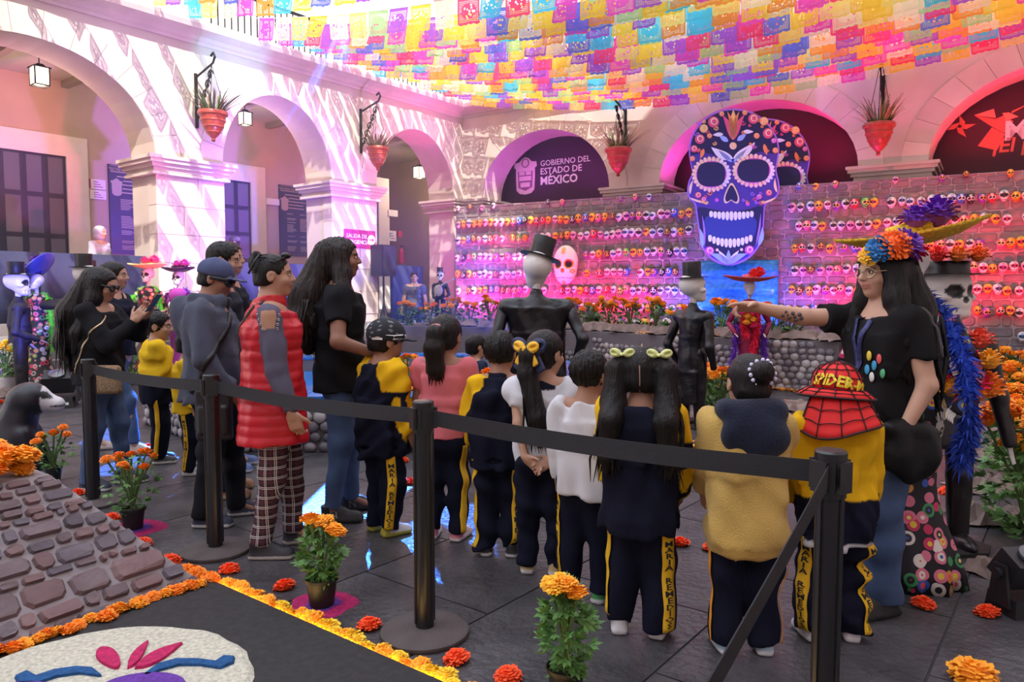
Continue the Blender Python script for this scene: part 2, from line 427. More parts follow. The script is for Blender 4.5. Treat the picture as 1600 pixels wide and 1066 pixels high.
def pier_blocks(wall, O, u, n, s0, s1, m, th, ret=True):
    z = .9; i = 0
    while z < ZS - .32:
        h = min(.52, ZS - .3 - z); mid = s0 + (s1 - s0) * (.38 if i % 2 else .6)
        for a, b in ((s0 - .012, mid - .006), (mid + .006, s1 + .012)):
            mb = MB(); d = .012 + RND.random() * .012
            ax = (u, n, Vector((0, 0, 1)))
            mb.box(wpt(O, u, n, (a + b) / 2, d - .15, z + h / 2), (b - a, .3, h - .012), ax)
            mb.obj('stone_block', m, wall)
        z += h; i += 1
def capital(wall, O, u, n, s0, s1, th, m):
    mb = MB()
    for dz, hh, pr in ((-.06, .06, .20), (-.13, .07, .17), (-.20, .07, .12), (-.27, .07, .07), (-.33, .05, .10)):
        mb.box(wpt(O, u, n, (s0 + s1) / 2, -th / 2, ZS + dz + hh / 2), (s1 - s0 + 2 * pr, th + 2 * pr, hh), (u, n, Vector((0, 0, 1))))
    mb.obj('capital', m, wall)
def cornice(name, O, u, n, a, b, z, m, ext=True):
    prof = [(-.9, 0), (.03, 0), (.05, .05), (.10, .07), (.13, .13), (.25, .17), (.33, .20), (.36, .28), (.36, .34), (-.9, .34)]
    mb = MB(); k = len(prof)
    mb.add([wpt(O, u, n, s, d, z + h) for s in (a, b) for d, h in prof],
           [(j, (j + 1) % k, (j + 1) % k + k, j + k)[::-1] for j in range(k)] + [tuple(range(k)), tuple(range(k, 2 * k))[::-1]])
    return structure(mb.obj(name, m))

TH = .9
LA = [(-4.1, -.15), (1.15, 3.75), (5.05, 7.75)]
SL = (BC - LP).dot(LU)
wall_left = arcade('wall_left', LP, LU, LN, LA, -10.5, SL + .05, 0, ZT, TH, CANT)
voussoirs(wall_left, LP, LU, LN, LA, CANT, TH)
for a, b in ((-.15, 1.15), (3.75, 5.05)):
    pier_blocks(wall_left, LP, LU, LN, a, b, CANT, TH); capital(wall_left, LP, LU, LN, a, b, TH, CANT2)
capital(wall_left, LP, LU, LN, 7.75, SL + .1, TH, CANT2)
capital(wall_left, LP, LU, LN, -5.4, -4.1, TH, CANT2)
cornice('trim_1', LP, LU, LN, -10.5, SL, ZT, CANT2)
BA = [(.62, 4.30), (5.54, 9.66), (10.86, 15.0)]
wall_back = arcade('wall_back', BC, BU, BN, BA, -.05, 20, 0, ZT, TH, CANT)
voussoirs(wall_back, BC, BU, BN, BA, CANT, TH)
capital(wall_back, BC, BU, BN, -.3, .62, TH, CANT2)
for a, b in ((4.30, 5.54), (9.66, 10.86), (15.0, 16.2)): capital(wall_back, BC, BU, BN, a, b, TH, CANT2)
for a, b in ((4.30, 5.54), (9.66, 10.86)): pier_blocks(wall_back, BC, BU, BN, a, b, CANT, TH)
cornice('trim_2', BC, BU, BN, 0, 20, ZT, CANT2)
# upper storey: arcade, rail, inner wall
ZU = ZT + .34
UA = [(-3.9, -.6), (.9, 3.9), (5.2, 7.7)]
upl = arcade('wall_left_upper', LP, LU, LN, UA, -10.5, SL + .05, ZU, 11.2, .5, CANT, ZU + 2.1, ZU + 3.3)
UB = [(.8, 4.1), (5.7, 9.5), (11, 14.8)]
upb = arcade('wall_back_upper', BC, BU, BN, UB, -.05, 20, ZU, 11.2, .5, CANT, ZU + 2.1, ZU + 3.3)
def rect_wall(name, O, u, n, a, b, d, z0, z1, m, th=.2):
    mb = MB(); mb.box(wpt(O, u, n, (a + b) / 2, d - th / 2, (z0 + z1) / 2), (b - a, th, z1 - z0), (u, n, Vector((0, 0, 1))))
    return structure(mb.obj(name, m))
IRON = mat('black_iron', (.012, .012, .016), .45, .6)
GD = 3.6                                   # depth of the galleries behind the arcade face
rect_wall('wall_left_upper_inner', LP, LU, LN, -12, SL + 3, -GD, ZU, 11.2, WHITE_TRIM)
rect_wall('wall_back_upper_inner', BC, BU, BN, -3, 21, -GD, ZU, 11.2, WHITE_TRIM)
for O, u, n, ar in ((LP, LU, LN, UA), (BC, BU, BN, UB)):
    for a, b in ar:
        mb = MB()
        for z in (.1, .95): mb.box(wpt(O, u, n, (a + b) / 2, -.2, ZU + z), (b - a, .05, .05), (u, n, Vector((0, 0, 1))))
        k = int((b - a) / .14)
        for i in range(k): mb.box(wpt(O, u, n, a + (i + .5) * (b - a) / k, -.2, ZU + .52), (.02, .02, .86), (u, n, Vector((0, 0, 1))))
        o = mb.obj('balcony_rail', IRON); tag(o, 'black iron balcony rail between the upper gallery piers', 'railing', 'upper gallery rails')
# unseen wings close the courtyard beside and behind; heights shaped for sun and shade
rect_wall('wall_right', Vector((12.5, 11.0, 0)), LU, -LN, -22, 1.0, 0, 0, 17.5, CANT, .5)
rect_wall('wall_front', Vector((-9.5, -4.5, 0)), BU, -BN, -9, 17, 0, 0, 12.0, CANT, .5)
# gallery behind the left arcade
ZF = .9
rect_wall('wall_left_inner', LP, LU, LN, -12, 7.0, -GD, 0, ZT, PLAS)
rect_wall('wall_gallery_far', LP, LU, LN, 7.0, SL + 4.2, -GD - 2.4, 0, ZT, PLAS)
ax = (LU, LN, Vector((0, 0, 1)))
mb = MB(); mb.box(wpt(LP, LU, LN, 7.0, -GD - 1.2, ZT / 2), (.2, 2.6, ZT), ax); structure(mb.obj('wall_gallery_return', PLAS))
mb = MB(); mb.box(wpt(LP, LU, LN, SL + 2.6, -GD / 2 - .9, ZT / 2), (.2, GD + 3, ZT), ax); structure(mb.obj('wall_gallery_end', PLAS))
mb = MB(); mb.box(wpt(LP, LU, LN, -.5, -GD / 2 - 1.3, ZF / 2), (26, GD + 2.4 + .0, ZF), ax); structure(mb.obj('floor_gallery', stone_mat('gallery_floor', (.2, .17, .16), (.28, .24, .22), 2)))
mb = MB(); mb.box(wpt(LP, LU, LN, -.5, -GD / 2 - 1.3 - .45, ZT - .15), (26, GD + 1.5, .2), ax); structure(mb.obj('ceiling_gallery', mat('gallery_ceiling', (.62, .55, .5), .9)))
# beams of the gallery ceiling
for i in range(9):
    mb = MB(); mb.box(wpt(LP, LU, LN, -5 + i * 1.6, -GD / 2 - .45, ZT - .3), (.14, GD - .9, .16), ax); structure(mb.obj('trim_3', mat('beam_wood', (.35, .27, .22), .8)))
# steps down to the courtyard
STEPM = stone_mat('grey_step_stone', (.20, .18, .18), (.30, .27, .26), 2)
for a, b in ((-10.5, -4.6), (-4.6, 0), (0, 4.4), (4.4, SL - 1.75)):
    st = structure(bpy.data.objects.new('stairs', None)); COL.objects.link(st); st['label'] = 'grey stone steps up to the left gallery'
    for i in range(4):
        z1 = ZF - .18 * (i + 1); mb = MB()
        mb.box(wpt(LP, LU, LN, (a + b) / 2, .02 + (i + 1) * .14, z1 / 2), (b - a - .01, (i + 1) * .28, z1 - .001 * i), ax)
        mb.obj('step', STEPM, st)
# floor
fl = MB(); fl.box((0, 7, -.056), (70, 60, .1)); floor = structure(fl.obj('floor', JOINT))
FU, FV = LU, Vector((-LU.y, LU.x, 0)) * -1
protos = []
for k in range(5):
    mb = MB(); mb.box((0, 0, -.003), (1.19, .79, .006)); protos.append(mb.mesh('paving_slab', FLOORM))
cands = []
for i in range(-16, 40):
    for j in range(-26, 26):
        p = FU * (i * 1.2 + (.6 if j % 2 else 0)) + FV * (j * .8)
        if p.y > .9 and abs(p.x) < p.y * .78 + 1.2 and p.y < 24: cands.append((p.length, p))
cands.sort(key=lambda t: t[0])
frz = math.atan2(FU.y, FU.x)
far = MB()
for q, (_, p) in enumerate(cands):
    if q < 290: link('paving_slab', protos[q % 5], floor, p, (0, 0, frz))
    else: far.box(p + Vector((0, 0, -.003)), (1.19, .79, .006), (FU, FV, Vector((0, 0, 1))))
o = far.obj('distant_paving', FLOORM, floor); o['kind'] = 'stuff'

# backing boards behind the back arcade with their print
PURP = mat('plum_backdrop', (.055, .012, .07), .5, var=.1, vscale=1)
WINE = mat('wine_backdrop', (.07, .008, .03), .5)
boards = []
for q, (a, b) in enumerate(BA):
    mb = MB(); mb.box(wpt(BC, BU, BN, (a + b) / 2, -TH - .25, 2.8), (b - a + .9, .04, 5.7), (BU, BN, Vector((0, 0, 1))))
    o = mb.obj('printed_backdrop', (PURP, WINE, WINE)[q])
    tag(o, ('plum backdrop with a crest and GOBIERNO DEL ESTADO DE MÉXICO lettering in the arch', 'dark wine backdrop in the arch behind the giant skull', 'dark wine backdrop with a bird emblem and ¡El poder lettering in the arch')[q], 'backdrop'); boards.append(o)
LAV = mat('pale_pink_print', (.85, .62, .72), .6); LWH = mat('white_print', (.9, .88, .92), .6); CORAL = mat('coral_print', (.75, .16, .12), .6)
bp0 = wpt(BC, BU, BN, 0, -TH - .228, 0); bno = BN
def bpt(x, y): return onpl(x, y, bp0, BN)
Z1 = Vector((0, 0, 1))
def bprint(txt, x, y, h, m, par, bold=0, shear=0):
    p = bpt(x, y); lettering(txt, h, p, BU, Z1, m, par, align='LEFT', bold=bold, depth=.003, shear=shear)
bprint('GOBIERNO DEL', 844, 260, .21, LWH, boards[0], .005); bprint('ESTADO DE', 844, 273, .235, LWH, boards[0], .012); bprint('MÉXICO', 844, 289, .30, LWH, boards[0], .025)
# crest
def outline(par, pts, m, name='crest', d=.145, th=.006, cx=0, cy=0, sc=1, pos=None):
    mb = MB(); mb.prism([((x - cx) * sc, (y - cy) * sc) for x, y in pts], pos, BU, Z1, -th)
    return mb.obj(name, m, par)
cr = bpt(821, 275)
shield = [(-.28, -.38), (-.30, -.05), (-.30, .20), (-.36, .24), (-.34, .36), (-.20, .37), (-.10, .46), (0, .50), (.10, .46), (.20, .37), (.34, .36), (.36, .24), (.30, .20), (.30, -.05), (.28, -.38), (.18, -.47), (0, -.50), (-.18, -.47)]
outline(boards[0], shield, LAV, 'crest', pos=cr + BN * .004)
cr2 = cr + BN * .012
PLM2 = mat('plum_ink', (.30, .10, .26), .6)
outline(boards[0], [(x * .78, y * .74 - .03) for x, y in [(-.28, -.38), (-.30, .2), (.30, .2), (.28, -.38), (0, -.5)]], PLM2, 'crest_field', pos=cr2)
for (x0, y0, w_, h_) in ((-.19, .02, .17, .09), (.02, .02, .17, .09), (-.19, -.13, .38, .12), (-.15, -.30, .30, .12)):
    outline(boards[0], [(x0, y0), (x0 + w_, y0), (x0 + w_, y0 + h_), (x0, y0 + h_)], LAV, 'crest_quarter', pos=cr2 + BN * .006)
mb = MB(); mb.tube([cr2 + Z1 * .34 + BU * (.11 * math.cos(a)) + Z1 * (.11 * math.sin(a)) for a in [i * PI / 8 for i in range(17)]], .015, 5); mb.obj('crest_ring', PLM2, boards[0])
# right board: bird, M, slogan
bprint('MÉXICO', 1568, 219, .50, LWH, boards[2], .03); bprint('¡El poder de servir!', 1549, 239, .37, CORAL, boards[2], .02, .12)
bo = bpt(1550, 195)
bird = [[(-.30, .22), (-.02, -.02), (.20, -.18), (.34, .02), (.20, .16), (.05, .10)], [(-.30, .22), (.06, .12), (.02, .30)], [(.0, -.05), (.22, -.20), (.10, -.50), (-.22, -.38)], [(.22, .05), (.42, .10), (.26, .20), (.16, .20)], [(.30, .17), (.62, .34), (.31, .22)]]
for q, pl in enumerate(bird): outline(boards[2], pl, CORAL if q % 2 == 0 else mat('light_coral_print', (.8, .3, .22), .6), 'bird_emblem', pos=bo + BN * (.002 + .002 * q))
for q, (x, y, a) in enumerate(((-.62, .05, .5), (-.50, .12, 1.9), (-.50, -.08, -.9), (-.40, .02, .2))):
    c, s_ = math.cos(a), math.sin(a)
    pl = [(x + c * p[0] * .14 - s_ * p[1] * .14, y + s_ * p[0] * .14 + c * p[1] * .14) for p in ((-1, 0), (-.2, .35), (1, 0), (-.2, -.35))]
    outline(boards[2], pl, CORAL, 'leaf_emblem', pos=bo + BN * .004)
# ------------------------------------------------------------------ skull wall (stone-print backdrop with rows of skulls)
WU = Vector((.8796, -.476, 0)).normalized(); WN = Vector((-.476, -.8796, 0)).normalized(); W0 = Vector((-1.40, 18.52, 0)); WL = 13.2; WH = 3.52
def wp(t, z, d=0): return W0 + WU * t + WN * d + Vector((0, 0, z))
WAX = (WU, WN, Z1)
sw = thing('altar_wall', 'long stone-pattern display wall carrying rows of painted skulls', 'wall', W0)
def loc_mb_obj(mb, name, m, par, smooth=False):
    o = mb.obj(name, m, par, smooth); o.matrix_parent_inverse = Matrix.Translation(par.location).inverted(); return o
MORT = mat('mauve_mortar', (.42, .36, .37), .9, var=.15, vscale=8, bump=.4)
STN = [stone_mat('wall_stone_a', (.20, .16, .165), (.33, .27, .27), 5, .6), stone_mat('wall_stone_b', (.27, .20, .19), (.38, .29, .27), 5, .6), stone_mat('wall_stone_c', (.17, .145, .16), (.27, .23, .25), 5, .6)]
mb = MB(); mb.box(wp(WL / 2, WH / 2, -.10), (WL, .2, WH), WAX); loc_mb_obj(mb, 'panel', MORT, sw)
def chipped(w_, h_, d_, r):
    """one rough-faced stone: eight-cornered outline with a raised, bevelled face"""
    c = min(w_, h_) * .22
    P = [(-w_/2 + c, -h_/2), (w_/2 - c, -h_/2), (w_/2, -h_/2 + c), (w_/2, h_/2 - c), (w_/2 - c, h_/2), (-w_/2 + c, h_/2), (-w_/2, h_/2 - c), (-w_/2, -h_/2 + c)]
    P = [(x + r.uniform(-.12, .12) * c * 2, y + r.uniform(-.12, .12) * c * 2) for x, y in P]
    vs = [(x, 0, y) for x, y in P] + [(x * .86, -d_ * r.uniform(.75, 1.1), y * .82) for x, y in P]
    fs = [tuple(range(8, 16))] + [(i, (i + 1) % 8, (i + 1) % 8 + 8, i + 8) for i in range(8)]
    return vs, fs
stones = []; z = .02; row = 0; rr = random.Random(5)
while z < WH - .04:
    h_ = rr.choice((.10, .13, .16, .19)); h_ = min(h_, WH - z); t = -rr.random() * .2
    while t < WL:
        w_ = rr.uniform(.16, .42); a, b = max(t, 0), min(t + w_, WL)
        if b - a > .06: stones.append(((a + b) / 2, z + h_ / 2, b - a - .018, h_ - .018))
        t += w_
    z += h_
stones.sort(key=lambda s: -s[0])
wang = math.atan2(WU.y, WU.x)
rest = MB()
for q, (t, z, w_, h_) in enumerate(stones):
    vs, fs = chipped(w_, h_, .022, rr)
    if q < 290:
        me = mesh_np('stone', vs, fs, STN[rr.randrange(3)], False); link('stone', me, sw, wp(t, z) - W0, (0, 0, wang))
    else:
        rest.mi = rr.randrange(3); rest.add([WU * v[0] - WN * v[1] * 1 + Z1 * v[2] + wp(t, z) - W0 for v in map(Vector, vs)], fs)
o = link('distant_stones', rest.mesh('distant_stones', None, False, STN), sw); o['kind'] = 'stuff'

# skulls
def skull_prims(s):
    p = [el((0, 0, .15 * s), (.40 * s, .42 * s, .42 * s), k=.02), el((0, .10 * s, -.22 * s), (.27 * s, .27 * s, .30 * s), k=.12 * s),
         el((.27 * s, .22 * s, -.06 * s), (.10 * s, .12 * s, .10 * s), k=.06 * s), el((-.27 * s, .22 * s, -.06 * s), (.10 * s, .12 * s, .10 * s), k=.06 * s),
         el((.16 * s, .42 * s, .06 * s), (.115 * s, .12 * s, .115 * s), k=.03 * s, op='s'), el((-.16 * s, .42 * s, .06 * s), (.115 * s, .12 * s, .115 * s), k=.03 * s, op='s'),
         el((0, .40 * s, -.13 * s), (.055 * s, .1 * s, .075 * s), k=.02 * s, op='s')]
    return p
def skull_color(base, acc, s):
    base, acc = np.array(base), np.array(acc)
    def fn(V):
        C = np.tile(base, (len(V), 1)).astype(np.float32); x, y, z = V[:, 0] / s, V[:, 1] / s, V[:, 2] / s
        fr = y > .05
        for cx in (-.16, .16):
            d = np.hypot(x - cx, z - .06); C[fr & (d < .185)] = acc; C[fr & (d < .135)] = (.015, .012, .015)
        C[fr & (np.hypot(x, (z + .13) * .8) < .07)] = (.015, .012, .015)
        C[fr & (np.abs(z + .36) < .025) & (np.abs(x) < .2)] = (.03, .02, .02)
        for k in range(5):
            a = PI / 2 + k * 2 * PI / 5; C[fr & (np.hypot(x - .09 * math.cos(a), z - .34 - .09 * math.sin(a)) < .055)] = acc
        return C
    return fn
SKM = vmat('painted_skull', .45)
PAL = [('white', (.86, .84, .80), (.75, .08, .25)), ('white', (.86, .84, .80), (.1, .25, .6)), ('white', (.84, .80, .74), (.05, .05, .05)), ('yellow', (.90, .62, .04), (.7, .1, .1)),
       ('orange', (.90, .30, .03), (.9, .75, .1)), ('pink', (.88, .16, .36), (.95, .9, .2)), ('red', (.70, .03, .04), (.95, .8, .7)), ('purple', (.28, .06, .50), (.95, .6, .1)),
       ('blue', (.05, .14, .60), (.95, .9, .9)), ('green', (.14, .55, .10), (.95, .9, .2)), ('black', (.02, .02, .025), (.9, .85, .8)), ('pale pink', (.88, .50, .52), (.4, .05, .4)), ('brown', (.16, .05, .04), (.9, .6, .1))]
WT = [12, 10, 10, 7, 7, 6, 5, 5, 3, 3, 3, 6, 2]
S0 = .155
Vh, Fh = surface(skull_prims(S0), .0105); Vl, Fl = surface(skull_prims(S0), .019)
Vh[:, 1] *= -1; Vl[:, 1] *= -1
Fh = Fh[:, ::-1]; Fl = Fl[:, ::-1]
def flipped(fn): return lambda V: fn(V * np.array([1, -1, 1], dtype=np.float32))
skull_me = [mesh_np('painted_skull', Vh, Fh, SKM, True, flipped(skull_color(b, a, S0))(Vh)) for _, b, a in PAL]
low_cols = [flipped(skull_color(b, a, S0))(Vl) for _, b, a in PAL]
ROWS = [(3.475, .66, .34), (3.07, .97, .155), (2.69, .95, .155), (2.26, .95, .155), (1.83, .95, .155), (1.44, .95, .155), (1.06, .92, .16), (.62, .85, .17)]
ORD = ['topmost', 'second', 'third', 'fourth', 'fifth', 'sixth', 'seventh', 'lowest']
sk = []
for ri, (z, dens, stp) in enumerate(ROWS):
    t = .12
    while t < WL - .5:
        if RND.random() < dens: sk.append((t + RND.uniform(-.02, .02), z + RND.uniform(-.025, .02), ri, RND.choices(range(len(PAL)), WT)[0], RND.uniform(.78, .88) if ri == 0 else RND.uniform(1.04, 1.24), RND.uniform(-.45, .45)))
        t += stp * RND.uniform(.92, 1.1)
sk = [s for s in sk if not (5.9 < s[0] < 7.9 and s[1] > 1.5)] + [s for s in sk if 5.9 < s[0] < 7.9 and 1.5 < s[1] < .1]
# neighbours in a row stand side by side, touching but not inside each other
rows_ = [sorted((s for s in sk if s[2] == ri), key=lambda s: s[0]) for ri in range(len(ROWS))]; sk = []
for rw in rows_:
    pv = None
    for s in rw:
        if pv is not None: s = (max(s[0], pv[0] + .0625 * (s[4] + pv[4]) - .002),) + s[1:]
        sk.append(s); pv = s
mk = onpl(884, 414, wp(0, 0, .17), WN); mt = (mk - W0).dot(WU)      # the large mask hangs here, no skulls behind it
sk = [s for s in sk if not ((s[0] - mt) ** 2 / .38 ** 2 + (s[1] - mk.z) ** 2 / .50 ** 2 < 1)]
sk.sort(key=lambda s: -s[0])
LV, LF, LC = [], [], []; nb = 0
for q, (t, z, ri, ci, sc, yaw) in enumerate(sk):
    p = wp(t, z, .012 + .068 * sc)
    if q < 300:
        o = link('painted_skull', skull_me[ci], None, p, (RND.uniform(-.15, .15), RND.uniform(-.1, .1), wang + yaw), sc)
        tag(o, f'small {PAL[ci][0]} painted skull in the {ORD[ri]} row on the stone-pattern wall', 'skull', 'painted skulls on the stone-pattern wall')
    else:
        c, s_ = math.cos(wang + yaw), math.sin(wang + yaw); A = np.array([[c, -s_, 0], [s_, c, 0], [0, 0, 1]])
        LV.append((Vl * sc) @ A.T + np.array(p)); LF.append(Fl + nb); LC.append(low_cols[ci]); nb += len(Vl)
o = link('distant_painted_skulls', mesh_np('distant_painted_skulls', np.concatenate(LV), np.concatenate(LF), SKM, True, np.concatenate(LC))); o['kind'] = 'stuff'
tag(o, 'rows of little painted skulls further along the stone-pattern wall', 'skulls')

# large white skull mask with orange-ringed eyes
s = .86
def big_col(V):
    C = np.tile(np.array((.92, .86, .74)), (len(V), 1)).astype(np.float32); x, y, z = V[:, 0] / s, V[:, 1] / s, V[:, 2] / s; f = y > 0
    for cx in (-.155, .155):
        d = np.hypot(x - cx, z - .02); C[f & (d < .13)] = (.85, .30, .03); C[f & (d < .095)] = (.03, .02, .02)
    C[f & (np.hypot(x, z + .15) < .06)] = (.55, .12, .02)
    for cx, cz in ((0, .33), (.24, -.17), (0, -.47), (.0, .4)):
        for k in range(5):
            a = k * 1.257; C[f & (np.hypot(x - cx - .04 * math.cos(a), z - cz - .04 * math.sin(a)) < .025)] = (.75, .40, .05)
    C[f & (np.abs(z + .34 + .08 * x * x) < .012) & (np.abs(x) < .24)] = (.45, .28, .15)
    return C
V, Fc = surface([el((0, 0, .08 * s), (.34 * s, .2 * s, .44 * s)), el((0, .02, -.22 * s), (.28 * s, .18 * s, .30 * s), k=.1), el((.155 * s, .2 * s, .02 * s), (.1 * s,) * 3, op='s', k=.03), el((-.155 * s, .2 * s, .02 * s), (.1 * s,) * 3, op='s', k=.03)], .018)
C = big_col(V); V[:, 1] *= -1
o = link('skull_mask', mesh_np('skull_mask', V, Fc[:, ::-1], SKM, True, C), None, onpl(884, 414, wp(0, 0, .185), WN), (0, 0, wang)); tag(o, 'large white skull mask with orange-ringed eyes hung on the skull wall', 'skull mask')

# ------------------------------------------------------------------ giant printed skull (cut-out board)
GN = Vector((-.40, -.917, 0)).normalized(); GU = Vector((.917, -.40, 0)).normalized(); GP0 = Vector((4.52, 14.55, 0))
gs = thing('giant_skull_board', 'giant purple and blue sugar skull cut-out board above the skull wall', 'cutout', GP0)
def g2(x, y):          # crop coords (x0=1060,y0=160, 3.95 px each) -> board plane u,z
    p = onpl(1060 + x / 3.95, 160 + y / 3.95, GP0, GN); return ((p - GP0).dot(GU), p.z)
def gshape(name, pts, m, lay, th=.006, raw=False, par=None):
    P = pts if raw else [g2(*p) for p in pts]
    mb = MB(); n = len(P); d0, d1 = .02 + lay * .008, .02 + lay * .008 + th
    fr = [GU * a + Z1 * b + GN * d1 for a, b in P]; bk = [GU * a + Z1 * b + GN * d0 for a, b in P]
    ar = sum(P[i][0] * P[(i + 1) % n][1] - P[(i + 1) % n][0] * P[i][1] for i in range(n))
    if ar < 0: fr.reverse(); bk.reverse()
    mb.add(fr + bk, [tuple(range(n))] + [tuple(range(n, 2 * n))[::-1]] + [(j, (j + 1) % n, (j + 1) % n + n, j + n)[::-1] for j in range(n)])
    return mb.obj(name, m, par or gs)
def smooth_loop(P, it=2):
    for _ in range(it):
        Q = []
        for i in range(len(P)):
            a, b = P[i], P[(i + 1) % len(P)]
            Q += [(a[0] * .75 + b[0] * .25, a[1] * .75 + b[1] * .25), (a[0] * .25 + b[0] * .75, a[1] * .25 + b[1] * .75)]
        P = Q
    return P
def ell(cx, cy, rx, ry, n=18, a0=0): return [(cx + rx * math.cos(2 * PI * i / n) * math.cos(a0) - ry * math.sin(2 * PI * i / n) * math.sin(a0), cy + rx * math.cos(2 * PI * i / n) * math.sin(a0) + ry * math.sin(2 * PI * i / n) * math.cos(a0)) for i in range(n)]
def leaf(x0, y0, x1, y1, w_, bend=0, n=7):
    dx, dy = x1 - x0, y1 - y0; nx, ny = -dy, dx; L = math.hypot(dx, dy); nx /= L; ny /= L; A, B = [], []
    for i in range(n + 1):
        t = i / n; ww = w_ * math.sin(PI * t ** .8) + .4; o_ = bend * math.sin(PI * t); cx, cy = x0 + dx * t + nx * o_, y0 + dy * t + ny * o_
        A.append((cx + nx * ww, cy + ny * ww)); B.append((cx - nx * ww, cy - ny * ww))
    return A + B[::-1]
def pm(name, c): return mat(name, c, .45)
G_BASE, G_RIM, G_DARK = pm('print_indigo', (.075, .04, .36)), pm('print_violet_line', (.42, .20, .85)), pm('print_navy', (.012, .012, .09))
G_CREAM, G_WHITE, G_ORANGE, G_ROSE, G_GOLD, G_BLUE, G_MAG = pm('print_cream', (.95, .72, .50), ), pm('print_white', (.86, .84, .92)), pm('print_orange', (.9, .30, .10)), pm('print_rose', (.75, .10, .22)), pm('print_gold', (.95, .58, .18)), pm('print_pale_blue', (.35, .50, .95)), pm('print_magenta', (.70, .10, .62))
OUT = [(345, 38), (450, 55), (540, 110), (600, 190), (627, 280), (615, 360), (602, 420), (626, 500), (624, 565), (590, 600), (535, 625), (530, 720), (525, 810), (495, 905), (440, 965), (370, 1000), (312, 1010), (250, 998), (190, 962), (140, 890), (128, 790), (112, 690), (108, 628), (65, 595), (54, 545), (66, 480), (92, 440), (78, 390), (65, 320), (70, 240), (105, 165), (170, 90), (260, 48)]
def scl(P, k, cx=340, cy=500): return [(cx + (x - cx) * k, cy + (y - cy) * k) for x, y in P]
gshape('rim', smooth_loop(OUT), G_RIM, 0, .02)
gshape('face', smooth_loop(scl(OUT, .972)), G_BASE, 2.6)
CRAN = [(345, 50), (445, 66), (530, 118), (590, 195), (614, 280), (604, 330), (520, 300), (440, 330), (340, 360), (240, 330), (160, 310), (82, 330), (78, 320), (82, 245), (115, 172), (178, 100), (262, 60)]
gshape('crown_field', smooth_loop(CRAN), G_DARK, 3.4)
gshape('jaw_field', smooth_loop([(115, 640), (230, 668), (330, 680), (440, 662), (528, 630), (520, 720), (512, 800), (480, 880), (420, 930), (312, 960), (215, 930), (160, 880), (138, 800), (126, 700)]), G_DARK, 3.4)
gshape('mouth_field', smooth_loop([(150, 680), (490, 680), (480, 830), (420, 870), (230, 870), (170, 830)]), pm('print_blue', (.03, .05, .30)), 4.2)
for cx, cy, rx, ry, tilt in ((207, 447, 112, 100, -.12), (466, 425, 122, 95, -.08)):
    gshape('eye_rim', ell(cx, cy, rx + 4, ry + 4, 26, tilt), G_MAG, 4.2)
    for i in range(26):
        a = 2 * PI * i / 26; ca, sa = math.cos(a), math.sin(a); x = cx + (rx - 8) * ca; y = cy + (ry - 8) * sa
        gshape('eye_petal', ell(x, y, 19, 11, 10, a), G_CREAM if 3 < i < 22 else G_WHITE, 5.2)
    gshape('eye_ring', ell(cx, cy, rx - 18, ry - 18, 26, tilt), G_MAG, 6.2); gshape('eye', smooth_loop([(cx + (rx - 24) * a, cy + (ry - 24) * b) for a, b in ((-1, -.35), (-.7, -.95), (.6, -1), (1, -.5), (.95, .6), (.5, 1), (-.6, 1), (-1, .5))]), G_DARK, 7.0)
NOSE = [(330, 487), (362, 540), (382, 600), (370, 630), (345, 622), (328, 605), (310, 622), (288, 628), (280, 595), (300, 540)]
gshape('nose_rim', smooth_loop(NOSE), G_CREAM, 5); gshape('nose', smooth_loop(scl(NOSE, .80, 330, 575)), G_DARK, 6)
for i in range(11):
    x = 205 + i * 25; c = abs(i - 5) / 5; hh = 30 - 10 * c; y = 705 - 12 * c * c
    gshape('upper_tooth', smooth_loop([(x - 11, y - hh), (x + 11, y - hh), (x + 11, y + hh * .6), (x, y + hh), (x - 11, y + hh * .6)], 1), G_WHITE, 5.4)
for i in range(11):
    x = 198 + i * 25; c = abs(i - 5) / 5; hh = 30 - 8 * c; y = 872 - 30 * c * c
    gshape('lower_tooth', smooth_loop([(x - 11, y - hh), (x + 11, y - hh), (x + 11, y + hh * .6), (x, y + hh), (x - 11, y + hh * .6)], 1), G_WHITE, 5.4)
for P, m in ((leaf(340, 350, 205, 280, 26, -12), G_WHITE), (leaf(340, 350, 475, 250, 26, 12), G_WHITE), (leaf(335, 372, 250, 300, 13), G_BLUE), (leaf(342, 372, 425, 290, 13), G_BLUE), (leaf(310, 245, 255, 210, 15), G_BLUE), (leaf(365, 240, 420, 200, 15), G_BLUE), (leaf(280, 200, 215, 205, 12), G_WHITE), (leaf(400, 185, 465, 185, 12), G_WHITE),
             (leaf(335, 235, 275, 80, 20, 12), G_ROSE), (leaf(345, 235, 410, 80, 20, -12), G_ROSE), (leaf(340, 235, 342, 48, 26), G_GOLD), (leaf(338, 180, 305, 60, 10, 6), G_ORANGE), (leaf(344, 180, 378, 60, 10, -6), G_ORANGE), (leaf(160, 290, 140, 350, 12), G_ORANGE), (leaf(530, 260, 548, 330, 12), G_ORANGE)):
    gshape('petal', P, m, 5)
